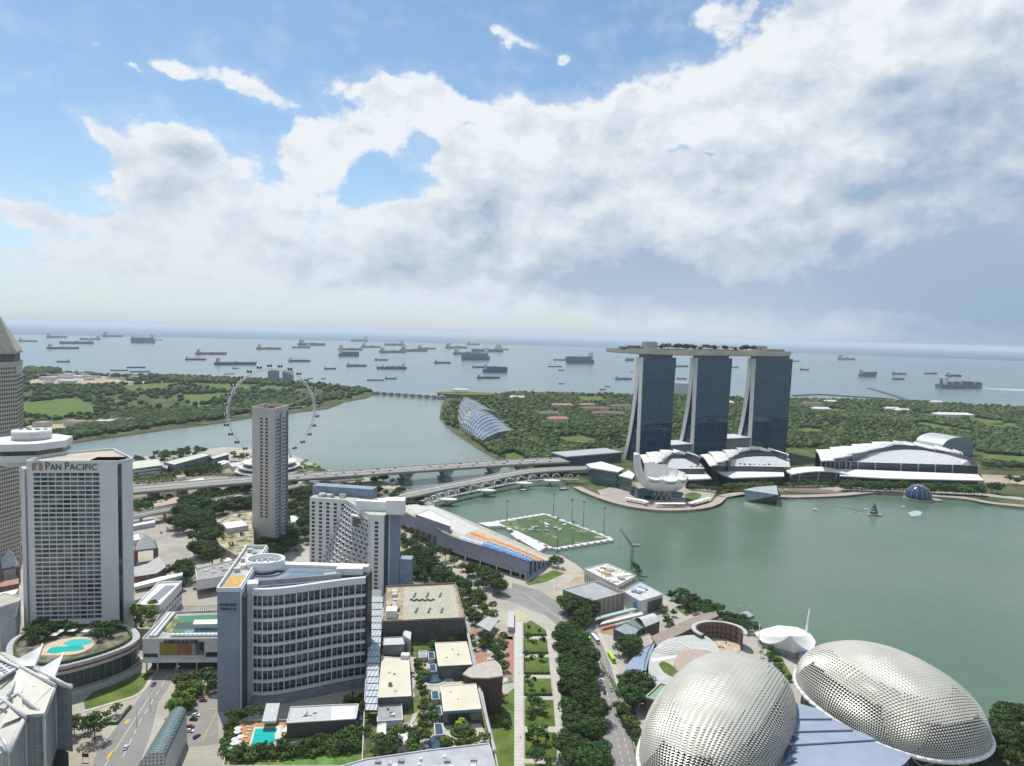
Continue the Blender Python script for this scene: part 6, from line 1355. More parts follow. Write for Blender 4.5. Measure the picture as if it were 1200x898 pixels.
row('DML', [(272,893),(330,886),(434,872)], 26, 'along the front edge of the pool terrace', ZD - 2, .62, 1.5); row('DM', [(280,898),(340,893),(430,884)], 22, 'along the front edge of the pool terrace', ZD - 3, .6, 1.5)
row('D', [(268,846),(306,842)], 7, 'against the fan hotel foot behind the pool', ZD, .5); grove('MD', [(402,846),(432,838),(432,872),(404,868)], 9, 'at the right end of the pool terrace', ZD, .6, sep=4)

# ------------------------------------------------------------------ roof garden podium
ZG = 16.0
rg_, P = block('garden_roof_podium', 'raised podium roof garden of cream pavilions and lawns right of the fan hotel', 'podium', [(424,905),(430,760),(446,750),(543,728),(558,780),(584,905)], ZG, M('podium_wall', (0.34, 0.32, 0.28), .85, var=.1), M('roof_garden', (0.075, 0.105, 0.032), .95, var=.5, scale=.12, col2=(.15, .15, .06)), parapet=1.4, trim=lgrey)
path = M('path_cream', (0.44, 0.42, 0.35), .9, var=.1, scale=.4)
for px in ([(480,770),(488,770),(491,790),(484,810),(492,830),(484,850),(492,868),(488,880),(482,880),(484,866),(479,850),(486,830),(478,808),(483,790)], [(514,845),(560,842),(574,870),(560,874),(530,866),(518,868)], [(484,846),(520,844),(520,848),(484,850)], [(494,796),(520,788),(542,798),(540,806),(516,812),(496,806)], [(497,790),(512,788),(508,776),(497,778)], [(484,868),(497,864),(506,864),(506,867),(492,880),(486,882)]): flat(rg_, 'stone_path', px, ZG + .25, path)
for px in ([(483,818),(490,816),(492,830),(484,836)], [(490,856),(500,850),(506,862),(494,866)], [(484,753),(512,757),(512,765),(484,762)], [(530,789),(541,788),(543,797),(532,799)]): flat(rg_, 'lawn', px, ZG + .3, lawn, sm=2)
cream = M('cream_roof', (0.58, 0.54, 0.42), .85, var=.05, scale=.1)
def pav(label, px, z, wall, dx=None):
    t, P = block('garden_pavilion', label, 'pavilion', px, z, wall, cream, z0=ZG + .05, parapet=.35, trim=whitish); return t, P
pA, PA = pav('cream roofed pavilion beside the long glazed walkway, leftmost in the roof garden', [(443,818),(448,770),(479,772.5),(481.5,816)], 24, dgrey)
m_ = MB(); q = U(457, 804, 24); m_.box((q.x, q.y, 24.9), (1.6, 1.6, 1.8)); m_.build('roof_vent', dgrey, pA); m_ = MB(); q = U(475, 771, 24); m_.box((q.x, q.y, 25.2), (5, 4, 2.4)); m_.build('roof_plant', whitish, pA)
pB, PB = pav('cream roofed pavilion directly before the dark brick block', [(514,781),(510,754),(546.5,752.5),(552.5,779)], 24, dgrey)
pC, PC = pav('nearest cream roofed pavilion with glass front behind the round topiary', [(520,834),(516.5,804.5),(557.5,802),(563.5,831)], 24, M('pavC_wall', (0.14, 0.2, 0.24), .4))
wallgrid(pC, U(520, 834, 24), U(563.5, 831, 24), ZG + .5, 23, 10, 1, dglass, fx=.85, fz=.85, proud=.2, out=Vector((0, -1, 0)))
bl_glass = M('garden_skylight', (0.035, 0.08, 0.11), .25, var=.2, scale=.3)
for i, px in enumerate([[(502,773),(502,764.5),(508.5,764),(509.5,772.5)], [(503.5,787.5),(503,779),(510.5,778.5),(511.5,787)], [(506,820),(505.5,810.5),(513.5,810),(515,819.5)], [(508,838.5),(507,828.5),(516.5,828),(518,838)], [(510,862),(509,848.5),(518,848),(520,861)], [(494,838),(495,828.5),(505,828),(506,838)], [(491,771),(491,763.5),(500,763),(500,770.5)]]):
    t, Q = block('glass_cube_skylight', 'square glazed skylight in the roof garden, %s' % ['first from the brick block', 'second from the brick block', 'third from the brick block', 'fourth from the brick block', 'nearest', 'grey topped one left of the fourth', 'grey topped one left of the first'][i], 'skylight', px, ZG + 2.6, lgrey, bl_glass if i < 5 else mgrey, z0=ZG + .05, parapet=.25, group='skylights in the roof garden')
for c_, rx, lb_ in (((508.5, 796), 8.6, 'round blue glass skylight with stone rim in the middle of the roof garden'), ((516, 872), 8.4, 'round blue glass skylight at the near edge of the roof garden')):
    q = U(*c_, ZG); t = thing('round_skylight', lb_, 'skylight', q); m_ = MB(); m_.prism(lp(q, rx * .98, rx * .98, 0), ZG, ZG + .5, 0); m_.build('stone_rim', concrete, t); m_ = MB(); m_.prism(lp(q, rx * .72, rx * .72, 0), ZG + .5, ZG + 1.3, 0); m_.build('glass_disc', bl_glass, t)
roof_units(pA, PA, 24, 5, 11, s=(.8, 2.2), h=(.4, 1)); roof_units(pB, PB, 24, 3, 12, s=(.6, 1.4), h=(.3, .8)); roof_units(pC, PC, 24, 2, 13, s=(.6, 1.2), h=(.3, .7))
q = U(541, 858, ZG); t = thing('topiary_planter', 'round hedge ring with bright yellow green top in the roof garden', 'planter', q); m_ = MB(); m_.prism(lp(q, 6, 6, 0), ZG, ZG + 1.2, 0); m_.build('hedge_ring', M('hedge_green', (.04,) * 3), t); m_ = MB(); m_.tube(q, q + Vector((0, 0, 4.5)), 4.4, 3.6, 14); m_.build('dark_bush', M('hedge_green', (.04,) * 3), t)
me, cl = crown_mesh(5, 12, 40, 3.0, 1.3, 5.2, .45); me.materials.append(M('topiary_yellow', (0.42, 0.50, 0.03), .8, var=.2)); o = bpy.data.objects.new('yellow_top', me); COL.objects.link(o); o.parent = t
grove('SM', [(487,778),(497,776),(504,800),(500,812),(486,812),(480,790)], 12, 'among the roof garden paths', ZG, .6, sep=3.0)
grove('SM', [(496,812),(506,812),(508,845),(500,866),(492,862),(494,840)], 14, 'among the roof garden paths', ZG, .6, sep=3.0); grove('SMD', [(500,758),(540,750),(545,752),(512,757),(510,770)], 5, 'before the dark brick block', ZG, .5, sep=3)
grove('DMS', [(432,876),(470,860),(500,868),(500,882),(436,896)], 22, 'along the near edge of the roof garden', ZG, .62, sep=3.6); grove('MLS', [(518,872),(560,864),(578,868),(560,876),(520,882)], 10, 'along the near edge of the roof garden', ZG, .5, sep=3.4); grove('SM', [(450,750),(480,752),(478,766),(450,764)], 8, 'before the dark brick block', ZG, .6, sep=3.2)
for i, px in enumerate([[(442,846),(444,826),(470,823),(472,844)], [(440,870),(443,850),(452,848),(452,868)], [(466,874),(468,850),(479,848),(481,872)]]):
    t, Q = block('service_block', ['low grey service block behind the shrubs left of the paths', 'stepped white plant block left of the shrubs', 'small white roofed service block among the shrubs'][i], 'building', px, ZG + 4, lgrey, [mgrey, white, whitish][i], z0=ZG + .05, parapet=.4); roof_units(t, Q, ZG + 4, 4, i + 3, s=(1.2, 2.6), h=(.6, 1.6))
# glazed walkway
gw = thing('glazed_walkway', 'long stepped walkway roof of white framed glass beside the fan hotel', 'walkway', U(436, 832, ZG))
NS = 17
for k in range(NS):
    t0, t1 = k / NS, (k + .86) / NS; y0, y1 = 832 - t0 * 134, 832 - t1 * 134; zz = 23 + (k % 2) * .5
    xl = lambda y: 428 + (832 - y) / 134 * 5.5; xr = lambda y: 442 + (832 - y) / 134 * 7
    m_ = MB(); q = [U(xl(y0), y0, zz), U(xr(y0), y0, zz), U(xr(y1), y1, zz), U(xl(y1), y1, zz)]; m_.prism(q, zz - .35, zz, 0, bottom=True); m_.build('glass_bay', [grid_mat('walk_glass', (0.23, 0.30, 0.35), (0.66, 0.67, 0.67), 2.1, 2.0, .5, .35, rot=.05)], gw)
m_ = MB(); q = [U(430, 830, ZG), U(441, 830, ZG), U(447, 700, ZG), U(436, 700, ZG)]; m_.prism([p[:2] for p in q], 0, 22, 0); m_.build('side_wall', M('walk_side', (0.20, 0.21, 0.22), .6), gw)
row('C', [(402,832),(428,828)], 6, 'at the right foot of the fan hotel', 4, 1.0, .3)
# brick block
bb, P = block('brick_block', 'dark brick block with pale gridded flat roof beyond the roof garden', 'building', [(449,729.5),(453,688.5),(533.5,684.5),(545,725.5)], 30, grid_mat('dark_brick', (0.085, 0.075, 0.072), (0.15, 0.13, 0.12), 8, 1.5, .3, .85, axes='xz', var=.3, scale=.3), M('brick_roof', (0.36, 0.29, 0.2), .9, var=.35, scale=.25), parapet=1.2, trim=M('trim_brown', (0.22, 0.19, 0.16), .8))
flat(bb, 'gridded_roof', [(472,726.5),(473,688.5),(531,686),(539,723.5)], 31.3, grid_mat('tan_grid', (0.40, 0.39, 0.30), (0.30, 0.30, 0.24), 3.1, 3.1, .35, .85, rot=.08, var=.1), th=.8)
for k in range(3):
    for j in range(2):
        q = U(486 + k * 15 + j * 2, 698 + j * 18, 31.3); m_ = MB(); m_.box((q.x, q.y, 31.7), (1.2, 8, .6), -.05); m_.build('roof_hatch', dgrey, bb)
for k in range(9): q = U(482 + k * 3.2, 703.5 + (k % 2), 31.3); m_ = MB(); m_.box((q.x, q.y, 31.8), (2.0, 1.1, .9)); m_.build('roof_hatch', dgrey, bb)
roof_units(bb, UL([(452,726),(455,692),(471,692),(471,726)], 30), 30, 12, 4, [M('unit_tan', (0.5, 0.38, 0.22), .8), lgrey, brown], s=(2, 4), h=(.8, 2))
q = U(459, 722, 30); m_ = MB(); m_.box((q.x, q.y, 32.5), (7, 8, 5), .1); m_.build('white_plant', white, bb)
rects(bb, 'corner_glazing', [(U(521, 746, 16) + Vector((0, 0, 1.5)) + Vector((0, -.2, 0)), U(544, 745, 16) - U(521, 746, 16), Vector((0, 0, 6.5)), Vector((0, -1, 0)), .5)], M('teal_glass', (0.05, 0.09, 0.11), .2))
block('grey_annexe', 'plain grey blocks at the foot of the dark brick block', 'building', [(449,757),(450,748),(472,747),(474,756)], 22, mgrey, lgrey, z0=ZG, parapet=.5)
block('link_stair', 'twisted pale stair box against the dark brick block', 'stair', [(472,744),(474,738),(482,741),(481,750)], 25, lgrey, lgrey, z0=ZG, parapet=0)
m_ = MB(); a_, b_ = U(533, 685, 26), U(578, 876, 18); 
t = thing('edge_beam', 'long pale edge beam running down the right side of the brick block and roof garden', 'beam', Vector((b_.x, b_.y, 0))); pl = [U(534, 686, 28), U(548, 740, 22), U(560, 800, 18.5), U(580, 880, 18.5)]
for i in range(3): m_.tube(pl[i], pl[i + 1], .8, n=4, smooth=False)
m_.build('beam', lgrey, t)
for k in range(14): q = pl[1].lerp(pl[2], k / 7) if k < 7 else pl[2].lerp(pl[3], (k - 7) / 7); m_ = MB(); m_.tube((q.x, q.y, ZG - 4), q, .3, n=5); m_.build('post', mgrey, t)
# roof edge at the bottom
br, P = block('grey_flat_roof', 'plain grey flat roof cutting across the bottom of the photo', 'building', [(395,935),(400,899),(430,890.5),(500,880.5),(573,872),(580,900),(584,935)], 22, lgrey, M('membrane_grey', (0.37, 0.39, 0.42), .85, var=.12, scale=.1), z0=0, parapet=.6)
roof_units(pv, UL([(345,846),(347,832),(384,829),(384,843)], 20), 20, 7, 5, s=(.8, 2.4), h=(.4, 1.2)); roof_units(br, UL([(405,915),(440,891),(560,876),(572,905)], 22), 22, 14, 6, s=(.8, 3), h=(.3, 1.1), name='roof_fan')
for x, y in ((443, 894), (470, 893), (524, 893), (555, 892)): q = U(x, y, 22); m_ = MB(); m_.box((q.x, q.y, 22.6), (2.6, 2.0, 1.0)); m_.build('roof_fan', mgrey, br)
# boat shaped brown hall
bo = thing('boat_roof_hall', 'brown boat shaped hall with pale pointed roof beside the roof garden', 'hall', U(560, 800)); R_P = [(542,790),(549,783),(565,776.5),(580,773.5),(587,780),(589.5,792),(572,794.5),(552,794)]
T_ = UL(R_P, 24); m_ = MB(); m_.prism(T_, 23.2, 24, 0, bottom=True); m_.build('roof', M('boat_roof', (0.42, 0.38, 0.32), .85, var=.08), bo); c = sum(T_, Vector()) / len(T_); B_ = [Vector((c.x + (p.x - c.x) * .7 + 2.5, c.y + (p.y - c.y) * .6, 0)) for p in T_]
m_ = MB(); m_.grid([[*B_, B_[0]], [p + Vector((0, 0, -.8)) for p in [*T_, T_[0]]]], 0, False); m_.build('hull_wall', M('hull_brown', (0.09, 0.055, 0.045), .6, var=.2), bo)

# ------------------------------------------------------------------ walkway strips and square lawns
slabm = grid_mat('slab_joint', (0.50, 0.49, 0.45), (0.34, 0.33, 0.30), 60, 3.4, .35, .9, rot=0, var=.06); slabm2 = grid_mat('slab_joint_b', (0.46, 0.44, 0.39), (0.32, 0.30, 0.27), 60, 4.2, .3, .9, rot=.15, var=.08)
sheet('paved_strip', [(602.5,915),(603,728),(612,728),(614,915)], .12, slabm); sheet('paved_strip', [(653,915),(650,820),(643,770),(638,738),(652,742),(656,800),(664,915)], .11, slabm2)
for y0, y1, xr in ((745, 749, 644), (766, 770, 645), (790, 795, 647), (815, 820, 651), (851, 858, 653), (889, 895, 656)): sheet('paved_strip', [(613,y1),(613,y0),(xr,y0),(xr,y1)], .1, path)
beds = [[(614,745),(614,731),(622,727),(632,733),(640,739),(640.5,745)], [(614,766),(614,749.5),(641,749.5),(642.5,766)], [(614.3,790),(614.3,770.5),(643,770.5),(644.5,790)], [(614.6,815),(614.6,795.5),(645,795.5),(647,815)], [(614.8,850.5),(614.8,820.5),(648,820.5),(650.5,850.5)], [(615,888.5),(615,858.5),(651,858.5),(653,888.5)], [(615,925),(615,895.5),(654,895.5),(656,925)]]
OR = ['first and smallest', 'second', 'third', 'fourth', 'fifth', 'sixth', 'nearest']
for i, px in enumerate(beds):
    t = thing('lawn_bed', 'square hedged lawn bed between the paved strips, %s%s' % (OR[i], ' counting from the road' if i < 6 else ', cut by the bottom edge'), 'flower bed', U(*px[0], 0), 'square lawn beds'); o = flat(t, 'lawn', px, .4, lawn, th=.4)
    Q = [tuple(U(a, b, 0)[:2]) for a, b in px]; 
    if i < 4:
        m_ = MB(); m_.strip([Q[0], Q[-1]], 1.6, 0, 1.5); m_.strip([Q[0], Q[1]], .7, 0, 1.1); m_.build('hedge', M('hedge_green', (.04,) * 3), t)
for x, y, k, s in ((617,747,'S',1.6),(620,750,'D',.35),(627,754,'S',1.3),(636,751,'S',1.4),(617,772,'D',.4),(634,774,'D',.55),(624,772,'S',1.2),(618,798,'D',.45),(626,797,'S',1.2),(622,808,'D',.35),(625,832,'D',.85),(636,836,'M',.7),(621,840,'M',.6),(630,870,'M',.95),(620,866,'S',1.5),(640,864,'S',1.4),(637,812,'S',1.2),(632,740,'S',1.1),(620,736,'S',1.0),(628,898,'D',.7),(645,900,'M',.6)): plant(k, x, y, 'on the square lawn beds', .4, s)
# terracotta garden court left of the strips
for px in ([(551,737),(601,744),(601,750),(551,743)], [(592,746),(602,746),(602,793),(591,793)], [(556,763),(569,762),(572,780),(560,781)]): sheet('brick_path', px, .14, terra)
sheet('garden_court', [(548,735),(602,742),(602,800),(560,806)], .09, M('court_green_grey', (0.16, 0.17, 0.11), .95, var=.5, scale=.15, col2=(.36, .35, .3)))
sheet('lawn_bed_strip', [(570,832),(603,806),(603,900),(585,905)], .09, lawn)
grove('DM', [(553,750),(574,748),(577,762),(556,763)], 8, 'in the brick path court', 0, .6, sep=4); grove('DM', [(576,756),(592,752),(592,790),(580,776)], 10, 'in the brick path court', 0, .6, sep=4.2); grove('ML', [(546,712),(570,706),(584,724),(566,742),(552,735)], 10, 'beside the canopy by the brick court', 0, .7, sep=5)
grove('DM', [(535,694),(560,692),(572,704),(556,715),(540,716)], 10, 'right of the dark brick block', 0, .8, sep=5); grove('DM', [(543,716),(556,714),(562,736),(552,738)], 6, 'right of the dark brick block', 0, .7, sep=4); grove('MS', [(566,812),(590,806),(598,850),(584,870),(574,846)], 9, 'in the strip beside the paved walk', 0, .5, sep=4)
block('grey_canopy', 'kinked grey canopy roof by the brick path court', 'canopy', [(558,732),(572,722),(584,727),(574,740)], 6, lgrey, M('canopy_sage', (0.36, 0.39, 0.37), .7), z0=5.2, parapet=0)
block('glass_screen', 'pale tiled entrance box beside the sandy triangle', 'entrance', [(595,735),(596,716),(602,716),(602,736)], 3.5, lgrey, M('tile_pale', (0.45, 0.47, 0.45), .7), parapet=.3); sheet('sand_triangle', [(604,728),(603,713),(622,722),(614,727)], .14, M('sand_light', (0.47, 0.41, 0.28), .9, var=.12))
row('DR', [(652,740),(668,757),(682,780),(688,810)], 5, 'in the dense row left of the main road', 0, .85, 2)
for a_ in ([(658,744),(672,760),(686,790)], [(668,748),(690,775)], [(662,790),(670,830),(676,880)], [(685,800),(694,840),(700,880)], [(664,775),(684,820)], [(672,900),(700,905)]):
    row('R', a_, 4 if len(a_) > 2 else 3, 'in the dense row left of the main road', 0, .70, 2.5)
for x, y, s in ((668,820,.9),(684,838,.9),(690,868,.9),(672,858,.95),(664,888,.95),(684,895,.85),(704,890,.7),(660,772,.8),(676,795,.9),(690,815,.75),(656,756,.7),(704,905,.8),(688,780,.7)): plant('R', x, y, 'in the dense row left of the main road', 0, s * .8)
# ------------------------------------------------------------------ floating pitch and grandstand
fp = thing('floating_pitch', 'floating green sports pitch with white edge on the bay', 'sports pitch', U(648, 643)); PP = [(580,611.5),(638.5,602),(718.5,631.5),(649,643)]
m_ = MB(); m_.prism(UL(PP, -.3), -2.6, -.3, 0); m_.build('pontoon', whitish, fp); c = sum(UL(PP, 0), Vector()) / 4
TF = bpy.data.materials.new('turf'); TF.use_nodes = True; N = NT(TF.node_tree); b = N.n['Principled BSDF']; co = N.coord('Object')
a = N.ramp(N.noise(co, .03, 4, .6), .35, .65); cc_ = N.mix(a, C4((.050, .098, .035)), C4((.082, .13, .048))); pk = N.ramp(N.noise(co, .035, 5, .7), .55, .61); cc_ = N.mix(pk, cc_, C4((.30, .29, .24))); N.l.new(cc_, b.inputs['Base Color']); b.inputs['Roughness'].default_value = .95
m_ = MB(); m_.prism([c + (p - c) * .95 for p in UL(PP, 0)], -.35, -.1, 0); m_.build('turf', TF, fp)
for i in range(4):
    a_, b_ = UL(PP, 0)[i], UL(PP, 0)[(i + 1) % 4]
    for k in range(9): q = a_.lerp(b_, (k + .5) / 9); m_ = MB(); m_.box((q.x, q.y, -1.3), (6, 6, 2.2), .6); m_.build('fender', whitish, fp)
r5 = random.Random(9)
for k in range(16):
    s, t_ = r5.uniform(.2, .9), r5.uniform(.3, .62); q = UL(PP, 0); q = q[0].lerp(q[3], t_).lerp(q[1].lerp(q[2], t_), s); m_ = MB(); m_.box((q.x, q.y, .6), (r5.uniform(2, 7), r5.uniform(2, 5), 1.4), r5.uniform(0, 1)); o = m_.build('stored_crate', [lgrey, mgrey, M('crate_teal', (.2, .4, .38), .7), whitish][k % 4]); tag(o, 'small stack of stored equipment lying on the floating pitch', 'crate', 'stored equipment on the floating pitch')
for px in ([(598,626),(606,622),(640,641),(632,646)], [(560,613),(583,611),(590,616),(572,617)], [(600,627),(612,626),(618,632),(606,632)]):
    P = UL(px, .6); mb = MB(); mb.prism(P, -2.6, .9 if px[0][0] == 600 else .6, 0); o = mb.build('gangway', whitish); tag(o, {598: 'wide white gangway linking the floating pitch to the grandstand quay', 560: 'white landing stage at the left corner of the floating pitch', 600: 'small white landing stage halfway along the grandstand quay'}[px[0][0]], 'gangway')
for i, (x, y, yt, w) in enumerate([(594,611,587,'at its left corner'),(648.5,604,579,'on its far edge, left'),(670,613,586,'on its far edge, middle'),(683.5,618,588,'on its far edge, right of middle'),(707.5,626,595,'near its right corner'),(653,645,607,'at its front corner'),(671,640,611,'on its near right edge')]):
    p = U(x, y, 0); h = UH(p, yt); t = thing('light_mast', 'tall slim floodlight mast beside the floating pitch, %s' % w, 'light mast', p, 'masts round the floating pitch'); m_ = MB(); m_.tube((p.x, p.y, -2), (p.x, p.y, h), .55, .35, n=6); m_.build('pole', mgrey, t); m_ = MB(); m_.box((p.x, p.y, h), (3.2, 1, 2)); m_.build('lamp_head', mgrey, t)
gs = thing('grandstand', 'long curved grandstand with orange and blue seats facing the floating pitch', 'grandstand', U(543, 650))
Bt = smooth_path([tuple(U(a, b, z)) for a, b, z in [(462,594,20),(487,606,20),(528,627,20),(564,638.5,20),(600,650.5,19),(617,657.5,17)]], 4); Ft = smooth_path([tuple(U(a, b, z)) for a, b, z in [(500,590,4),(520,600,4),(553,616,4),(585,631,4),(620,646,3),(647,657.5,3)]], 4); n = len(Bt)
colr = [M('seat_cream', (.46, .42, .33), .8), M('seat_orange', (.50, .30, .12), .8, var=.2, scale=.2), M('seat_red', (.42, .15, .09), .8, var=.2, scale=.2), M('seat_sand', (.46, .36, .22), .8, var=.15, scale=.2), M('seat_blue', (.05, .14, .40), .7, var=.2, scale=.2), M('seat_skyblue', (.22, .38, .58), .7, var=.2, scale=.2), M('seat_pale', (.5, .5, .48), .8)]
NBD = 9
for k in range(NBD):
    m_ = MB()
    for i in range(n - 1):
        s = i / (n - 1); f0, f1 = k / NBD, (k + 1) / NBD
        P4 = [Vector(Bt[i]).lerp(Vector(Ft[i]), f0), Vector(Bt[i + 1]).lerp(Vector(Ft[i + 1]), f0), Vector(Bt[i + 1]).lerp(Vector(Ft[i + 1]), f1), Vector(Bt[i]).lerp(Vector(Ft[i]), f1)]
        if s < .42: mi = 6 if k > 1 else 0
        else: mi = ([4, 5, 4, 3, 1, 2, 3, 0, 0] if s > .55 else [6, 5, 1, 1, 2, 3, 3, 0, 0])[k]
        z = P4[0].z; zz = [Vector((p.x, p.y, (P4[0].z + P4[3].z) / 2 + .02)) for p in P4]; m_.face(zz[::-1], mi); m_.face([zz[3], zz[2], Vector((zz[2].x, zz[2].y, zz[2].z - 2.2)), Vector((zz[3].x, zz[3].y, zz[3].z - 2.2))], mi)
    m_.build('seat_tier', colr, gs)
gw_ = grid_mat('stand_wall', (.27, .29, .36), (.36, .38, .43), 4.5, 5, .3, .8, axes='xz', rot=.6); m_ = MB(); m_.grid([[(p[0], p[1], 4) for p in Bt], [(p[0], p[1], p[2] - .9) for p in Bt]], 0, False); m_.build('back_wall', gw_, gs); m_ = MB(); m_.grid([[(p[0] + 1, p[1] + 2, 0) for p in Bt], [(p[0] + 1, p[1] + 2, 4) for p in Bt]], 0, False); m_.build('base_recess', black, gs)
m_ = MB(); a_, b_ = Vector(Bt[-1]), Vector(Ft[-1]); m_.face([(a_.x, a_.y, 0), (b_.x, b_.y, 0), b_, a_]); m_.build('end_wall', M('stand_blue', (.20, .27, .42), .75), gs)
for k in range(5): q0 = a_.lerp(b_, .12 + k * .16); q1 = a_.lerp(b_, .2 + k * .16); h = a_.z * (1 - .16 * k) - 5; rects(gs, 'end_opening', [(Vector((q0.x, q0.y, 2.5)), Vector(((q1 - q0).x, (q1 - q0).y, 0)), Vector((0, 0, max(1.5, h))), Vector(((b_ - a_).y, -(b_ - a_).x, 0)), .2)], black)
rail = MB()
for i in range(n - 1): rail.tube(Vector(Bt[i]) + Vector((0, 0, .4)), Vector(Bt[i + 1]) + Vector((0, 0, .4)), .45, n=4)
rail.build('top_rail', M('rail_blue', (.35, .42, .52), .6), gs)
for i in range(2, n, 2): m_ = MB(); m_.box((Bt[i][0] - .6, Bt[i][1] - 1.0, 3), (1, 1.2, 6)); m_.build('pillar', lgrey, gs)
an, P = block('stand_annexe', 'white roofed annexe with a grey windowed wall at the left end of the grandstand', 'building', [(487,603.5),(503,598),(528,611),(527.5,617.5)], 26, M('annexe_wall', (.30, .31, .36), .8, var=.06), white, parapet=.8, trim=lgrey)
wallgrid(an, P[0] if P[0].x < P[1].x else P[1], U(527.5, 617.5, 26), 14, 18, 9, 1, dglass, fx=.6, fz=.8, proud=.2, out=Vector((0, -1, 0))); wallgrid(an, U(487, 603.5, 26), U(527.5, 617.5, 26), 1, 12, 6, 1, dgrey, fx=.7, fz=.8, proud=.2, out=Vector((0, -1, 0)))
# ------------------------------------------------------------------ waterfront blocks under works
w1, P = block('ribbed_block', 'brown block with vertically ribbed walls and grey green flat roof behind the big tree', 'building', [(659.5,691.5),(700,681.5),(732,694.5),(695,704.5)], 14, grid_mat('ribbed_wall', (.25, .21, .18), (.40, .38, .34), 2.1, 60, .5, .85, axes='xz', rot=.5), M('works_roof', (.32, .35, .35), .85, var=.12, scale=.1), parapet=.7, trim=lgrey); flat(w1, 'brown_roof_bay', [(697,682.6),(701,682),(731,694.3),(727,695.6)], 14.3, brown)
w2, P = block('white_works_block', 'white building under works with open roof full of debris on the bay edge', 'building', [(685,667.5),(711,661),(745,675.5),(723,687)], 12, whitish, M('debris_roof', (.48, .43, .36), .9, var=.4, scale=.35, col2=(.62, .6, .56)), parapet=.9); roof_units(w2, P, 12, 14, 5, [brown, M('crate_tan', (.42, .30, .18), .9), white, mgrey], s=(2, 7), h=(.5, 1.6), name='debris_pile')
wallgrid(w2, U(723, 687, 12), U(745, 675.5, 12), 1, 11, 9, 2, dgrey, fx=.6, fz=.6, proud=.15, out=Vector((.5, -1, 0))); wallgrid(w2, U(685, 667.5, 12), U(723, 687, 12), 2, 9, 14, 1, mgrey, fx=.5, fz=.7, proud=.15, out=Vector((-.5, -1, 0)))
w3, P = block('pale_roof_block', 'pale roofed building with blue door panel right of the white works block', 'building', [(731,694),(750,683),(777,697),(750,705)], 12, whitish, M('pale_roof', (.50, .48, .48), .85, var=.12, scale=.2), parapet=.6); roof_units(w3, UL([(732,693),(748,684),(766,693),(750,699)], 12), 12, 12, 8, [M('tarp_blue', (.12, .3, .5), .6), white, M('crate_tan', (.4, .3, .2), .9), mgrey], s=(2, 5), h=(.5, 1.3), name='debris_pile')
rects(w3, 'blue_door', [(U(742, 702, 12) + Vector((-.3, -.8, -9)), Vector((3.2, -.9, 0)), Vector((0, 0, 7.5)), Vector((-.3, -1, 0)), .2)], M('door_blue', (.10, .24, .5), .6)); rects(w3, 'open_bay', [(U(760, 702.5, 12) + Vector((0, -.3, -11)), U(776, 697.5, 12) - U(760, 702.5, 12), Vector((0, 0, 9)), Vector((.2, -1, 0)), .2)], dgrey)
for i, px in enumerate([[(697,726.5),(701,722.5),(747,711),(750,713)], [(703,732),(706,729),(752,717),(754,720)]]): block('strip_canopy', ['thin teal edged canopy roof below the ribbed brown block', 'lower white strip canopy on pale posts below the teal one'][i], 'canopy', px, 5.5 - i, lgrey, [M('teal_roof', (.34, .52, .50), .6), whitish][i], z0=4.6 - i, parapet=0)
h1, P = block('dark_house', 'dark low restaurant block with green and slate roofs', 'building', [(719,737.5),(734,729.5),(751,736),(741,748)], 8, dgrey, M('slate_roof', (.24, .28, .30), .8), parapet=.4); flat(h1, 'green_roof', [(734,730),(744,723),(766,731),(750,737)], 8.6, M('roof_sage', (.13, .20, .15), .85), z0=0)
t = thing('curved_roof_hall', 'small hall with curved white roof beside the dark restaurant block', 'hall', U(745, 738)); A_, B_, C_, D__ = U(744, 725, 10), U(756, 735, 10), U(773, 728, 10), U(762, 720, 10); m_ = MB(); rows = [[A_.lerp(B_, k / 6) + Vector((0, 0, 3 * math.sin(math.pi * k / 6))), D__.lerp(C_, k / 6) + Vector((0, 0, 3 * math.sin(math.pi * k / 6)))] for k in range(7)]; m_.grid(rows, 0, True); m_.build('roof', M('hall_roof_pale', (.5, .52, .51), .7), t); m_ = MB(); m_.prism([A_, B_, C_, D__], 0, 9.9, 0); m_.build('walls', dgrey, t)
block('brown_walkway', 'long brown roofed walkway running diagonally to the bay trees', 'walkway', [(763,746),(815,722),(838,716),(842,722),(824,730),(770,756)], 7, M('walk_wall', (.20, .15, .12), .85), M('walk_brown', (.27, .22, .18), .85, var=.12), parapet=0)
block('tan_block', 'low tan block at the left end of the brown roofed walkway', 'building', [(737,752),(760,743),(770,752),(742,766)], 6, M('tan_wall', (.30, .24, .18), .85), M('tan_roof', (.36, .32, .27), .85), parapet=.5)
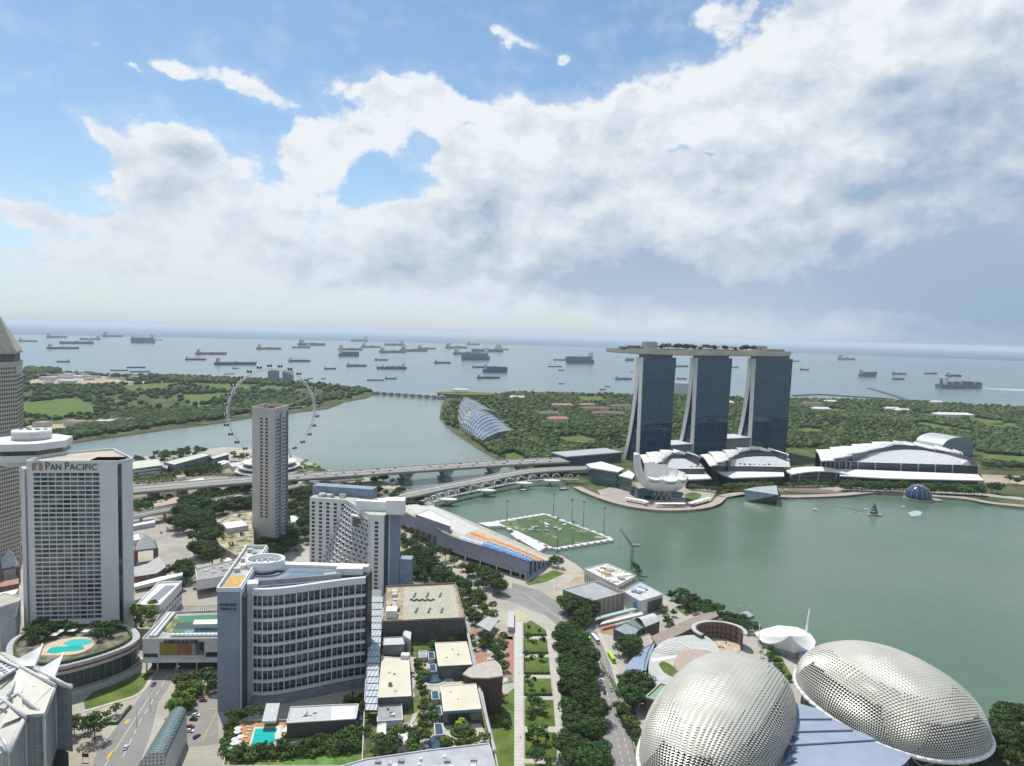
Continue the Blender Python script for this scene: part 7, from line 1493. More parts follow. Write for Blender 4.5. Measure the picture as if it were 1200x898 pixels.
# luffing crane
p = U(740, 668, 0); hc = UH(p, 640); t = thing('crane', 'green luffing tower crane with raised jib on the bay edge', 'crane', p); cm_ = M('crane_green', (.16, .25, .20), .6); J0 = Vector((p.x, p.y, hc)); J1 = U(729.5, 623, UH(U(729.5, 668, 0), 623)); J1 = Vector((J0.x - 12, J0.y + 2, hc + 16)); 
for nm, a_, b_, w in (('mast', Vector((p.x, p.y, 0)), J0, 1.1), ('jib', J0, J1, .8)):
    m_ = MB(); d = (b_ - a_).normalized(); s1 = d.orthogonal().normalized(); s2 = d.cross(s1); L = (b_ - a_).length; nseg = int(L / 2.4)
    for q in ((-1, -1), (1, -1), (1, 1), (-1, 1)): m_.tube(a_ + (s1 * q[0] + s2 * q[1]) * w, b_ + (s1 * q[0] + s2 * q[1]) * w * .6, .22, n=4)
    for k in range(nseg):
        f0, f1 = a_.lerp(b_, k / nseg), a_.lerp(b_, (k + 1) / nseg)
        m_.tube(f0 + (s1 + s2) * w, f1 + (s2 - s1) * w, .12, n=3); m_.tube(f0 - (s1 + s2) * w, f1 - (s2 - s1) * w, .12, n=3); m_.tube(f0 + (s1 - s2) * w, f1 + (s1 + s2) * w, .12, n=3)
    m_.build(nm, cm_, t)
m_ = MB(); m_.box((p.x + 3, p.y, hc + .5), (7, 3, 2.4)); m_.tube((p.x + 4, p.y, hc), (p.x + 3, p.y, hc + 6), .3, n=4); m_.build('counterweight', mgrey, t); m_ = MB(); m_.tube(J1, J1 - Vector((0, 0, 18)), .09, n=4); m_.tube(J1, Vector((p.x + 3, p.y, hc + 6)), .09, n=4); m_.tube(J1 - Vector((0, 0, 18)), J1 - Vector((0, 0, 19.4)), .6, n=6); m_.build('hoist_rope', mgrey, t)

# ------------------------------------------------------------------ round plaza mall behind the domes
pm = thing('round_mall', 'round low mall roof with brown oval centre and blue grey crescent edge', 'mall', U(765, 800)); out_ = [(762,800),(760,782),(764,765),(776,752),(795,746),(822,744),(836,752),(846,768),(850,790),(838,812),(800,816)]
flat(pm, 'pale_roof', out_, 9, M('seam_roof', (.46, .47, .44), .8, var=.12, scale=.12, fine=.6), sm=3, z0=0); flat(pm, 'brown_oval', [(790,775),(797,765),(812,761),(835,764),(842,778),(834,790),(806,790),(793,785)], 13, M('oval_brown', (.38, .31, .25), .85, var=.06), sm=3, z0=9)
flat(pm, 'blue_crescent', [(728,803),(729,790),(738,775),(752,762),(768,752),(762,768),(757,785),(757,812),(752,815)], 6, M('crescent_blue', (.24, .31, .42), .6, var=.06), sm=2, z0=0)
for k in range(22):
    t_ = k / 21; a_ = smooth_path([(766,752),(759,765),(755,782),(754,812)], 7)[min(k, 21)]; q = U(a_[0], a_[1], 6.3); m_ = MB(); m_.tube(q, q + Vector((0, 0, .5)), .45, n=6); m_.build('light_stud', dgrey, pm)
flat(pm, 'oval_lawn', [(772,778),(778,775),(790,782),(796,790),(790,793),(778,787)], 9.4, lawn, sm=3, z0=9); flat(pm, 'white_seams', [(764,772),(792,768),(792,771),(764,776)], 9.3, white, z0=9)
for x in range(7): a_, b_ = U(766 + x * 4, 762 - x * 2.2, 9.3), U(790 + x * 3, 768 - x * 1.2, 9.3); m_ = MB(); m_.tube(a_, b_, .22, n=4); m_.build('roof_seam', white, pm)
block('green_roof_stage', 'green flat roof box on dark walls left of the near dome', 'building', [(757,818),(774,802),(786,806),(770,822)], 12, M('stage_brown', (.16, .11, .09), .85), M('stage_green', (.20, .33, .19), .85), parapet=1.0, trim=M('stage_trim', (.55, .56, .5), .7))
am = thing('open_amphitheatre', 'round sunken court with dark brown galleries behind the near dome', 'amphitheatre', U(840, 765)); q = U(842, 757); m_ = MB(); ring = [(q.x + 16 * math.cos(a), q.y + 13 * math.sin(a)) for a in [math.pi * (-.15 + 1.35 * k / 20) for k in range(21)]]; m_.strip(ring, 1.2, 0, 12, 0); m_.build('gallery_wall', grid_mat('gallery', (.19, .12, .10), (.07, .05, .05), 3, 4, .8, .8, axes='xz'), am)
m_ = MB(); m_.prism(lp(q, 16, 13, 0), 0, .35, 0); m_.build('court_floor', M('court_tan', (.48, .38, .28), .9, var=.2, scale=.4), am); m_ = MB(); m_.strip([(a * 1.0 + (a - q.x) * .12, b2 + (b2 - q.y) * .12) for a, b2 in ring], 3.2, 11, 12, 0); m_.build('rim_roof', M('seam_roof', (.4,) * 3), am)
for k in range(14): a = r5.uniform(0, 6.28); r = r5.uniform(2, 10); o = dup(PROTO['S'][0], (q.x + r * math.cos(a), q.y + r * math.sin(a) * .8, .35), 0, 'low rounded shrub in the sunken round court', .35); o['group'] = 'shrubs in the sunken court'; '_proto' in o and o.__delitem__('_proto')
sheet('lawn_slope', [(822,736),(852,728),(872,736),(850,744),(826,743)], .2, lawn); sheet('lawn_slope', [(790,712),(806,706),(822,714),(804,722)], .2, lawn); sheet('plaza', [(850,735),(890,745),(935,760),(926,792),(890,766),(858,758)], .12, M('plaza_grey', (.40, .38, .34), .9, var=.15, scale=.1, fine=.8)); sheet('plaza', [(697,722),(720,724),(722,745),(704,742)], .1, terra); sheet('lawn_slope', [(905,770),(914,768),(930,795),(922,800)], .2, lawn)
# sail roofed theatre on the quay
st = thing('tent_theatre', 'white tensile tent roof with tall leaning mast on the quay behind the right dome', 'theatre', U(920, 765)); apx = U(921, 733, 12); mast = U(944, 738, 10); E_ = [U(a, b, z) for a, b, z in [(884,742,5),(896,737,6),(912,733,8),(934,735,8),(950,742,7),(956,752,5),(953,764,3.5),(930,766,3.5),(910,760,3.5),(893,752,4)]]
ct = U(926, 745, 18); m_ = MB(); rows = []
for i in range(7):
    t_ = i / 6; rr_ = []
    for k, e in enumerate(E_):
        p = Vector(ct).lerp(e, t_); p.z = e.z + (18 - e.z) * (1 - t_) ** 1.9 + (0 if k % 2 else 1.2 * math.sin(math.pi * t_)); rr_.append(p)
    rows.append(rr_)
m_.grid(rows, 0, False, closed=True); m_.build('membrane', sail, st)
for a_, b_ in ((U(944, 752, 0), U(944.5, 712, 0)), ): h = UH(U(944, 752, 0), 713); m_ = MB(); m_.tube(a_, Vector((a_.x + 1.5, a_.y, h)), 1.7, .25, n=8); m_.build('mast', white, st)
for x, y, yt in ((889,757,730),(912,757,739)): p = U(x, y); m_ = MB(); m_.tube(p, Vector((p.x, p.y, UH(p, yt))), .45, .15, n=6); m_.build('mast', white, st)
m_ = MB(); m_.prism([(ct.x + (e.x - ct.x) * .8, ct.y + (e.y - ct.y) * .8) for e in E_], 0, 3.5, 0); m_.build('stage_house', M('stage_grey', (.3, .32, .36), .8), st)
block('blue_forecourt', 'small blue grey flat roof between the tent and the right dome', 'canopy', [(936,768),(940,763),(960,762),(957,771)], 4, lgrey, M('forecourt_blue', (.30, .36, .46), .7), parapet=0)
jt = thing('jetty', 'small jetty platform with white lamp frames on the bay', 'jetty', U(872, 722, -2)); m_ = MB(); m_.prism(UL([(866,719),(876,716),(884,721),(874,725)], -.8), -2.6, -.8, 0); m_.build('deck', mgrey, jt); 
for x, y in ((867,719),(881,720)): p = U(x, y, -.8); m_ = MB(); m_.tube(p, p + Vector((0, 0, 6)), .25, n=5); m_.tube(p + Vector((-2, 0, 6)), p + Vector((2, 0, 6)), .2, n=4); m_.build('frame', lgrey, jt)

# ------------------------------------------------------------------ spiked theatre domes
spike = bpy.data.materials.new('sunshade_aluminium'); spike.use_nodes = True; N = NT(spike.node_tree); b = N.n['Principled BSDF']; g = N.ramp(N.noise(N.coord('Object'), .05, 3), .3, .7); N.l.new(N.mix(g, C4((.46, .445, .37)), C4((.55, .54, .48))), b.inputs['Base Color']); b.inputs['Metallic'].default_value = .25; b.inputs['Roughness'].default_value = .40
shellg = M('dome_glazing', (.012, .014, .016), .22)
def dome(label, cx, cy, a, b_, h, rot, z0, p, nu, nv):
    t = thing('theatre_dome', label, 'dome', (cx, cy, 0), 'spiky theatre domes'); ca, sa = math.cos(rot), math.sin(rot); sx = lambda q: math.copysign(abs(q) ** (2 / p), q)
    def S(u, v, k=1.0):
        # a dome whose cells run along its length: u around, v from rim to crown
        x = a * sx(math.cos(u)) * sx(math.cos(v)); y = b_ * sx(math.sin(u)) * sx(math.cos(v)); z = h * sx(math.sin(v)); return Vector((cx + (x * ca - y * sa) * k, cy + (x * sa + y * ca) * k, z0 + z * k))
    # grid laid over the shell from side to side (like a net), so cells stay even in size
    def G(i, j):
        X = -1 + 2 * i / nu; Y = -1 + 2 * j / nv
        # square to disc
        xx = X * math.sqrt(max(0, 1 - Y * Y / 2)); yy = Y * math.sqrt(max(0, 1 - X * X / 2)); r = min(1, math.hypot(xx, yy)); u = math.atan2(yy, xx); v = (1 - r) * math.pi / 2
        return S(u, v), r
    V = [[G(i, j) for j in range(nv + 1)] for i in range(nu + 1)]; C = Vector((cx, cy, z0))
    base = MB(); base.grid([[V[i][j][0] for j in range(nv + 1)] for i in range(nu + 1)], 0, True); base.build('glazed_shell', shellg, t)
    sp = MB()
    for i in range(nu):
        for j in range(nv):
            q = [V[i][j][0], V[i + 1][j][0], V[i + 1][j + 1][0], V[i][j + 1][0]]; c = (q[0] + q[1] + q[2] + q[3]) / 4; nn = (q[2] - q[0]).cross(q[3] - q[1]); 
            if nn.length < 1e-4: continue
            nn.normalize(); 
            if nn.dot(c - C) < 0: nn = -nn
            e = min((q[1] - q[0]).length, (q[3] - q[0]).length); flat_ = max(0, nn.z) ** 2.2
            dwn = Vector((0, 0, -1)) - nn * (-nn.z); dwn = dwn.normalized() if dwn.length > 1e-3 else Vector()
            # hood: upper half of each cell covered, its lip pulled out; steep cells stand open, flat ones lie closed
            lift = nn * e * (.62 - .50 * flat_); ap = c + lift + dwn * e * (.30 - .10 * flat_)
            k = sorted(range(4), key=lambda m: -(q[m] - c).dot(-dwn if dwn.length else Vector((0, 1, 0)))); up = [q[m] for m in k[:2]]; lo = [q[m] for m in k[2:]]
            off_ = nn * .06
            Q = [x + off_ for x in q]
            mds = [((Q[m] + Q[(m + 1) % 4]) / 2 - c).dot(dwn) for m in range(4)]; mn, mx = min(mds), max(mds)
            for m in range(4):
                x0, x1 = Q[m], Q[(m + 1) % 4]
                if (flat_ < .50 and mds[m] > mn * .45) or (flat_ < .86 and mds[m] >= mx - 1e-6): continue
                sp.face([x0, x1, ap])
    sp.build('sunshade_net', spike, t)
    rim = [S(2 * math.pi * k / 60, 0) for k in range(60)]; m_ = MB()
    for k in range(60):
        q, r2 = rim[k], rim[(k + 1) % 60]; m_.tube(q + (q - C) * .02, r2 + (r2 - C) * .02, 1.25, n=6)
    m_.build('rim_beam', white, t); m_ = MB(); m_.grid([[S(2 * math.pi * k / 60, 0, .9) * 1 for k in range(60)], [Vector((C.x + (S(2 * math.pi * k / 60, 0).x - C.x) * .84, C.y + (S(2 * math.pi * k / 60, 0).y - C.y) * .84, 0)) for k in range(60)]], 0, False, closed=True); m_.build('base_glazing', M('base_teal', (.05, .08, .085), .3), t)
    for k in range(0, 60, 5):
        f = C + (rim[k] - C) * .93; m_ = MB(); f0 = Vector((f.x, f.y, 0)); m_.tube(f0, f0 + Vector((0, 0, z0 * .5)), .4, n=5); 
        for s in (-2, 2): m_.tube(f0 + Vector((0, 0, z0 * .5)), rim[(k + s) % 60], .35, n=5)
        m_.build('prop', M('prop_cream', (.6, .57, .48), .6), t)
    return t
dome('near silver dome covered in triangular sunshades, left of the two', 116.3, 354.2, 33.5, 64.2, 31.0, -.59, 10.0, 2.5, 48, 92)
dome('far silver dome covered in triangular sunshades, right of the two, lying along the bay', 218.0, 381.3, 40.6, 52.6, 27.5, .294, 13.0, 2.2, 60, 75)
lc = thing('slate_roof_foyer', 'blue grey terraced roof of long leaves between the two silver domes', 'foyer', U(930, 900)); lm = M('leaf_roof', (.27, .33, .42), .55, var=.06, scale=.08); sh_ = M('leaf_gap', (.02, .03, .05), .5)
leaves = [([(931,823),(957,830),(975,842),(934,842)], 17), ([(930,843),(978,843),(1000,855),(926,857)], 16), ([(925,858),(1003,856),(1035,866),(920,873)], 15), ([(919,874),(1036,867),(1074,880),(1060,895),(1010,925),(905,925)], 14)]
for i, (px, z) in enumerate(leaves):
    P = UL(px, z); m_ = MB(); m_.prism(P, z - .7, z, 0, bottom=True); m_.build('roof_leaf', lm, lc)
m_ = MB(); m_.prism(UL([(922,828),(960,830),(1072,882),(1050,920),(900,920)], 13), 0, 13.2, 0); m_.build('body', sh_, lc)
for i in range(7): y0 = 828 + i * 12; m_ = MB(); q = [U(927 - i * 1.5, y0 - 4, 15.5), U(940 - i * 1.2, y0 + 1, 15.6), U(926 - i * 1.6, y0 + 8, 15.5)]; m_.prism(q, 15.2, 15.6 + .02 * i, 0, bottom=True); m_.build('triangular_fin', M('fin_dark', (.03, .06, .10), .3), lc)

# ------------------------------------------------------------------ buildings beside the wheel
pb_, P = block('pale_green_roof_hall', 'white banded hall with pale green roof left of the wheel', 'hall', [(155,550),(156,541),(184,538),(190,545.5)], 16, grid_mat('banded', (.55, .55, .52), (.08, .09, .1), 80, 4.5, 1.6, .7, axes='xz'), M('roof_palegreen', (.47, .53, .43), .8), parapet=.5)
pb_, P = block('pit_building', 'long grey pit building with pale green roof left of the wheel', 'building', [(192,542),(237,531),(247,533.5),(204,545)], 17, grid_mat('pit_wall', (.20, .21, .23), (.13, .14, .16), 9, 40, .8, .7, axes='xz', rot=.2), M('roof_palegreen', (.4,) * 3), parapet=.5)
block('dark_pit_block', 'dark blue block at the right end of the long pit building', 'building', [(246,536),(263,530),(268,530.5),(268,533),(250,538)], 14, M('pit_navy', (.04, .06, .12), .5), M('roof_palegreen', (.4,) * 3), parapet=.4); block('dark_pit_block', 'grey block joining the pale green roofed hall and the pit building', 'building', [(184,545),(190,541),(198,543),(196,550)], 14, dgrey, mgrey, parapet=.4)
for i, (px, z, m1, lb) in enumerate([([(222,563),(238,560),(240,563),(224,566)], 5, 'w', 'white tent roof near the wide bridge'), ([(247,543),(262,539),(270,541),(256,546)], 8, 'w', 'pale low building right of the pit building'), ([(268,543),(292,540),(294,545),(272,547)], 7, 'l', 'grey low building left of the wheel terminal'), ([(205,556),(214,554),(218,558),(208,560)], 5, 'b', 'brown roofed hut in the palms by the wide bridge'), ([(345,573),(366,571),(368,575),(347,578)], 7, 'b', 'pale brown flat building right of the slim tower'), ([(340,605),(356,602),(358,609),(342,612)], 8, 'w', 'white tent between the slim tower and the terraced hotel'), ([(178,588),(215,581),(220,587),(182,594)], 7, 'b', 'brown low building between the two raised roads'), ([(225,580),(262,574),(266,578),(229,585)], 6, 'l', 'grey low building between the two raised roads')]):
    block('low_building', lb, 'building', px, z, whitish, {'w': white, 'l': lgrey, 'b': M('roof_sand', (.42, .33, .25), .85)}[m1], parapet=0)
sheet('green_verge', [(345,545),(372,547),(400,557),(385,556),(350,549)], .1, lawn); sheet('sports_court', [(404,572),(438,569),(440,577),(400,580)], .1, M('court_sand', (.45, .42, .30), .9)); sheet('park_ground', [(156,575),(300,562),(300,600),(200,612),(156,600)], .03, M('park_floor', (.075, .085, .035), .95, var=.5, scale=.03, col2=(.21, .19, .13))); sheet('park_ground', [(340,566),(500,575),(500,590),(470,600),(480,650),(560,690),(545,700),(470,690),(470,640),(345,640),(330,600)], .03, M('park_floor', (.1,) * 3)); sheet('park_ground', [(156,548),(262,538),(300,545),(300,556),(156,568)], .03, M('park_floor', (.1,) * 3)); sheet('road', [(478,650),(487,645),(575,690),(560,694)], .08, M('road_pale', (.3,) * 3)); sheet('road', [(470,622),(486,634),(520,656),(545,672),(600,690),(600,682),(545,655),(500,625)], .07, M('promenade_tan', (.4,) * 3))
# ------------------------------------------------------------------ city trees
grove('RD', [(196,606),(232,590),(262,592),(262,606),(240,618),(262,640),(250,665),(228,655),(222,632),(206,622)], 40, 'in the thick belt left of the slim tower', 0, 1.0, sep=7.5); grove('RD', [(262,590),(300,584),(300,598),(268,600)], 26, 'in the belt behind the garden podium', 0, .75, sep=8)
grove('DRM', [(338,596),(362,590),(362,640),(348,652),(312,652),(316,640),(338,632)], 42, 'between the slim tower and the terraced hotel', 0, .75, sep=5.5); grove('RD', [(296,640),(322,640),(345,652),(330,662),(300,656)], 8, 'at the foot of the slim tower', 0, .65, sep=7)
grove('RDM', [(470,632),(482,640),(520,668),(560,700),(545,700),(500,684),(474,680),(470,655)], 46, 'between the terraced hotel and the grandstand', 0, .72, sep=6); row('DM', [(478,628),(500,645),(530,662),(556,680)], 9, 'along the back wall of the grandstand', 0, .9); row('R', [(548,672),(572,685),(590,700)], 4, 'beside the road below the grandstand', 0, .8); grove('L', [(484,655),(492,652),(498,660),(488,662)], 2, 'beyond the terraced hotel', 0, .9)
grove('RD', [(330,578),(345,573),(470,580),(470,592),(400,582),(345,596)], 40, 'between the raised roads and the terraced hotel', 0, .8, sep=6); grove('RD', [(440,560),(470,566),(470,572),(436,568)], 6, 'under the expressway bridge', 0, .7, sep=9); grove('RD', [(462,590),(492,588),(498,598),(470,604)], 10, 'at the near end of the road bridge', 0, .8, sep=8)
grove('P', [(158,573),(200,567),(205,560),(158,563)], 44, 'in the palm garden behind the wide bridge', 0, 1.05, sep=4); grove('PD', [(205,562),(262,554),(262,548),(215,552)], 48, 'in the palm garden behind the wide bridge', 0, .95, sep=4.5); grove('D', [(156,549),(205,541),(248,533),(232,529),(158,541)], 26, 'behind the long pit building', 0, 1.0, sep=9); grove('DP', [(262,544),(295,540),(295,535),(272,536)], 14, 'left of the wheel terminal', 0, .8, sep=7)
grove('P', [(346,552),(358,545),(385,556),(372,562),(350,560)], 22, 'in the palm park right of the wheel', 0, 1.15, sep=6); grove('DM', [(340,545),(352,549),(350,556),(340,552)], 6, 'in the palm park right of the wheel', 0, .8, sep=6); grove('DM', [(158,592),(180,590),(200,586),(196,594),(160,600)], 26, 'between the two raised roads', 0, .75, sep=5.5); grove('D', [(240,584),(292,574),(292,578),(245,588)], 34, 'between the two raised roads', 0, .8, sep=5.5)
grove('RD', [(196,668),(220,672),(226,690),(204,694)], 5, 'standing alone by the pale plaza', 0, .9, sep=9); row('DM', [(155,672),(182,676)], 5, 'below the brown lodge', 0, .6); grove('LM', [(200,842),(214,806),(232,802),(222,835)], 9, 'in the wedge between the road and the car park', 0, .9, sep=5.5)
for x, y, k, s in ((87,862,'D',.75),(111,867,'D',.95),(103,858,'D',.7),(136,838,'D',.5),(125,842,'L',.5),(243,806,'D',1.0),(252,812,'D',.8),(215,815,'L',.9),(205,838,'L',.9),(232,815,'L',.7)): plant(k, x, y, 'by the road at lower left', 0, s)
m_ = MB(); P = [tuple(U(a, b, 0)[:2]) for a, b in [(116,849),(137,849),(153,829)]]; m_.strip(P, 1.6, 0, 1.4); o = m_.build('hedge', M('hedge_green', (.04,) * 3)); tag(o, 'clipped low hedge bounding the triangular bed by the road at lower left', 'hedge')
grove('RD', [(664,718),(684,712),(694,728),(690,745),(672,738)], 9, 'in front of the ribbed brown block', 0, .8, sep=6); grove('RD', [(722,762),(738,756),(745,770),(728,778)], 5, 'left of the tan block', 0, .75, sep=5.5); grove('RD', [(722,812),(742,806),(752,822),(738,838),(724,832)], 5, 'between the main road and the crescent roof', 0, .9, sep=6); row('DM', [(724,835),(745,868),(762,905)], 12, 'along the pavement left of the near dome', 0, .75)
grove('D', [(786,700),(800,702),(850,722),(846,732),(812,720),(790,712)], 18, 'on the bay edge right of the works', 0, .75, sep=6); grove('D', [(852,726),(872,732),(886,744),(870,742),(850,736)], 10, 'on the bay edge right of the works', 0, .7, sep=5.5); grove('MD', [(776,716),(800,722),(792,740),(775,735)], 5, 'beside the brown roofed walkway', 0, .6, sep=5); grove('DP', [(884,766),(905,764),(916,780),(900,778)], 7, 'between the domes and the tent', 0, .5, sep=4); row('MD', [(898,768),(912,785),(925,800)], 7, 'in the strip between the two domes', 0, .45)
grove('DRM', [(1166,850),(1200,848),(1240,870),(1240,905),(1180,905),(1150,892)], 26, 'at the bottom right corner behind the domes', 0, .75, sep=6); grove('DM', [(1085,900),(1120,888),(1160,890),(1150,915),(1090,915)], 10, 'in front of the right dome', 0, .6, sep=5.5); grove('D', [(742,664),(752,672),(750,678),(742,674)], 4, 'behind the white works block', 0, .5, sep=4)
p = U(650, 668); 
for q in ((648,664),(655,666),(651,660)): plant('D', q[0], q[1], 'on the small lawn at the end of the grandstand', 0, .75)

# ------------------------------------------------------------------ vehicles
def car_proto(col, name='parked_car', L=4.4, W=1.8, H=1.45):
    t = thing(name, 'x', 'car', (0, 0, -500)); m_ = MB(); st = []
    for x, zb, zt, w in ((-L / 2, .35, .75, .85), (-L * .46, .25, .95, .97), (-L * .2, .22, 1.0, 1), (L * .2, .22, .95, 1), (L * .44, .25, .78, .95), (L / 2, .35, .6, .8)): st.append([(x, -W / 2 * w, zb), (x, -W / 2 * w, zt), (x, W / 2 * w, zt), (x, W / 2 * w, zb)])
    m_.grid(st, 0, False, closed=True); m_.face(st[0], 0); m_.face(st[-1][::-1], 0)
    m_.raw([(-L * .26, -W * .36, H), (L * .08, -W * .36, H), (L * .08, W * .36, H), (-L * .26, W * .36, H), (-L * .26, -W * .36, H - .05), (L * .08, -W * .36, H - .05), (L * .08, W * .36, H - .05), (-L * .26, W * .36, H - .05)], [(0, 1, 2, 3), (0, 4, 5, 1), (2, 6, 7, 3), (1, 5, 6, 2), (0, 3, 7, 4)]); m_.build('body', col, t, False)
    m_ = MB(); b0 = [(-L * .4, -W * .45, .97), (L * .24, -W * .45, .95), (L * .24, W * .45, .95), (-L * .4, W * .45, .97)]; b1 = [(-L * .27, -W * .37, H - .04), (L * .09, -W * .37, H - .04), (L * .09, W * .37, H - .04), (-L * .27, W * .37, H - .04)]; m_.raw(b0 + b1, [(0, 1, 5, 4), (1, 2, 6, 5), (2, 3, 7, 6), (3, 0, 4, 7), (4, 5, 6, 7)]); m_.build('windows', dglass, t, False)
    for x in (-L * .3, L * .3):
        for y in (-W / 2 + .05, W / 2 - .05): m_ = MB(); m_.tube((x, y - .1, .33), (x, y + .1, .33), .33, n=10); m_.build('wheel', black, t, False)
    return t
def bus_proto(col, roofc, L=11.5):
    t = thing('bus', 'x', 'bus', (0, 0, -500)); m_ = MB(); m_.box((0, 0, 1.75), (L, 2.5, 2.9)); m_.build('body', col, t, False); m_ = MB(); m_.box((0, 0, 3.28), (L - .3, 2.3, .16)); m_.box((L * .2, 0, 3.45), (2.4, 1.6, .25)); m_.build('roof', roofc, t, False); m_ = MB(); m_.box((0, 0, 2.2), (L - 1, 2.54, 1.0)); m_.box((L / 2, 0, 2.1), (.06, 2.2, 1.3)); m_.build('windows', dglass, t, False)
    for x in (-L * .3, L * .32):
        for y in (-1.15, 1.15): m_ = MB(); m_.tube((x, y - .12, .5), (x, y + .12, .5), .5, n=10); m_.build('wheel', black, t, False)
    return t
paint = {'white': M('paint_white', (.72, .72, .72), .3), 'black': M('paint_black', (.02, .02, .025), .25), 'red': M('paint_red', (.22, .03, .03), .3), 'blue': M('paint_blue', (.05, .08, .2), .3), 'silver': M('paint_silver', (.38, .39, .4), .3, .5)}
CP = {k: car_proto(v) for k, v in paint.items()}
def car(px, py, c, hx, hy, where, name='car', grp=None, z=.06):
    p = U(px, py, z); q = U(px + hx, py + hy, z); d = q - p; o = dup(CP[c], (p.x, p.y, z), math.atan2(d.y, d.x), '%s car %s' % (c, where)); o.name = name; o['group'] = grp or 'cars on the streets'
car(180,803,'blue',-3,3,'alone in the far lane of the left road'); car(147.5,877,'white',3,-4,'alone on the near stretch of the left road')
for x, y, c, w, hx, hy in ((238,822,'red','parked beside the yellow bars, farthest of the parked row',4,0),(229.5,839,'white','in the parked row, before the black one',4,.2),(227,844,'black','in the parked row, between white and red',4,.2),(223,852.5,'red','in the parked row, beside the nearest white one',4,.2),(222.5,857.5,'white','nearest of the parked row',4,.2),(230.5,864,'blue','crossing the car park below the parked row',3,-2),(252,803,'white','at the top of the car park against the wall',0,-3)): car(x, y, c, hx, hy, w, 'parked_car', 'cars parked below the fan hotel')
for x, y, c, w in ((704,789.5,'white','farthest of the three white ones in the main road'),(705.5,798.5,'white','middle of the three white ones in the main road'),(700.5,805,'white','leftmost of the three white ones in the main road'),(716.5,809,'silver','beside the kerb, right of the black one in the main road'),(708.5,812,'black','right of the white group in the main road'),(701,819,'black','under the tree edge, first of the dark pair in the main road'),(703,826,'blue','under the tree edge, behind the black one in the main road'),(701,861,'blue','half under the trees on the near main road'),(725,836,'black','by the right kerb of the main road')): car(x, y, c, 1, 5, w)
for x, y, c, w in ((196,620,'silver','parked under the trees on the wide left road'),(189,625,'black','on the wide left road, farthest'),(219,659,'black','on the wide left road, nearest'),(228,691,'black','on the pale plaza before the link corridor'),(205,618,'white','parked under the trees on the wide left road'),(168,607,'silver','by the slip road at the far end of the wide left road')): car(x, y, c, 2, 3, w)
bs = bus_proto(M('bus_green', (.30, .60, .04), .4), M('bus_lime', (.36, .72, .05), .4)); wb_ = bus_proto(M('bus_white', (.6, .6, .6), .4), white)
def place_bus(src, x, y, hx, hy, lb): p = U(x, y, .06); q = U(x + hx, y + hy, .06); d = q - p; o = dup(src, (p.x, p.y, .06), math.atan2(d.y, d.x), lb); o['group'] = 'buses by the main road'
place_bus(bs, 716.5, 773, 3, 5, 'lime green bus at the bay beside the main road, nearest of the buses'); place_bus(bs, 687, 749, 3, 3, 'lime green bus half under the trees, farthest of the buses'); place_bus(wb_, 697.5, 751, 4, 5, 'white bus behind the far lime green bus')
def on_path(P, f, off=0):
    L = [0]
    for i in range(len(P) - 1): L.append(L[-1] + math.dist(P[i], P[i + 1]))
    d = f * L[-1]; i = min(max(j for j in range(len(L)) if L[j] <= d), len(P) - 2); v = Vector((P[i + 1][0] - P[i][0], P[i + 1][1] - P[i][1])).normalized(); t_ = (d - L[i]) / (L[i + 1] - L[i]); return (P[i][0] + (P[i + 1][0] - P[i][0]) * t_ - v.y * off, P[i][1] + (P[i + 1][1] - P[i][1]) * t_ + v.x * off), math.atan2(v.y, v.x)
EX = smooth_path([tuple(U(a, b, 16)[:2]) for a, b in [(-30,590),(60,582),(155,574),(225,568),(297,562),(345,559),(420,554),(500,548.5),(560,544.5),(610,541.5),(662,539)]], 6); r6 = random.Random(3)
for k in range(34):
    f = .42 + .0168 * k; sgn = 1 if k % 2 else -1; (x, y), a = on_path(EX, f, sgn * r6.choice([4.5, 8.5, 12.5])); c = r6.choice(list(CP)); o = dup(CP[c], (x, y, 16.07), a + (math.pi if sgn > 0 else 0), '%s car driving on the wide expressway bridge' % c); o.name = 'car'; o['group'] = 'cars on the expressway bridge'
for k in range(22):
    (x, y), a = on_path(EX, .40 + .028 * k, 18.2); t = thing('street_lamp', 'thin grey street lamp on the far parapet of the expressway bridge', 'street lamp', (x, y, 16), 'street lamps on the expressway bridge'); m_ = MB(); m_.tube((x, y, 16), (x, y, 27), .16, .1, n=5); m_.tube((x, y, 27), (x + 1.5 * math.sin(a), y - 1.5 * math.cos(a), 27.4), .09, n=4); m_.build('pole', mgrey, t); m_ = MB(); m_.box((x + 1.8 * math.sin(a), y - 1.8 * math.cos(a), 27.4), (.4, 1.0, .15), a); m_.build('lamp_head', lgrey, t)
for x, y, w in ((176,830,'beside the left road'),(160,852,'at the kerb of the left road, nearest'),(735,800,'on the right pavement of the main road'),(748,845,'on the right pavement of the main road, nearest'),(497,600,'at the near end of the helix footbridge'),(652,690,'at the road bend'),(630,684,'beyond the road bend'),(206,800,'before the undercroft of the lettered mall')):
    p = U(x, y); h = 10 if x != 497 else 32; t = thing('street_lamp', 'grey street lamp %s' % w, 'street lamp', p, 'street lamps'); m_ = MB(); m_.tube(p, p + Vector((0, 0, h)), .14, .09, n=5); m_.tube(p + Vector((0, 0, h)), p + Vector((1.8, 0, h + .3)), .08, n=4); m_.build('pole', mgrey, t); m_ = MB(); m_.box((p.x + 2, p.y, h + .3), (1.0, .4, .15)); m_.build('lamp_head', lgrey, t)
t = thing('bus_stop_sign', 'black boxed signboard on posts by the plaza at lower left', 'sign', U(100, 893)); p = U(100, 893); m_ = MB(); m_.box((p.x, p.y, 3.4), (3.2, .3, 1.8)); m_.build('panel', black, t)
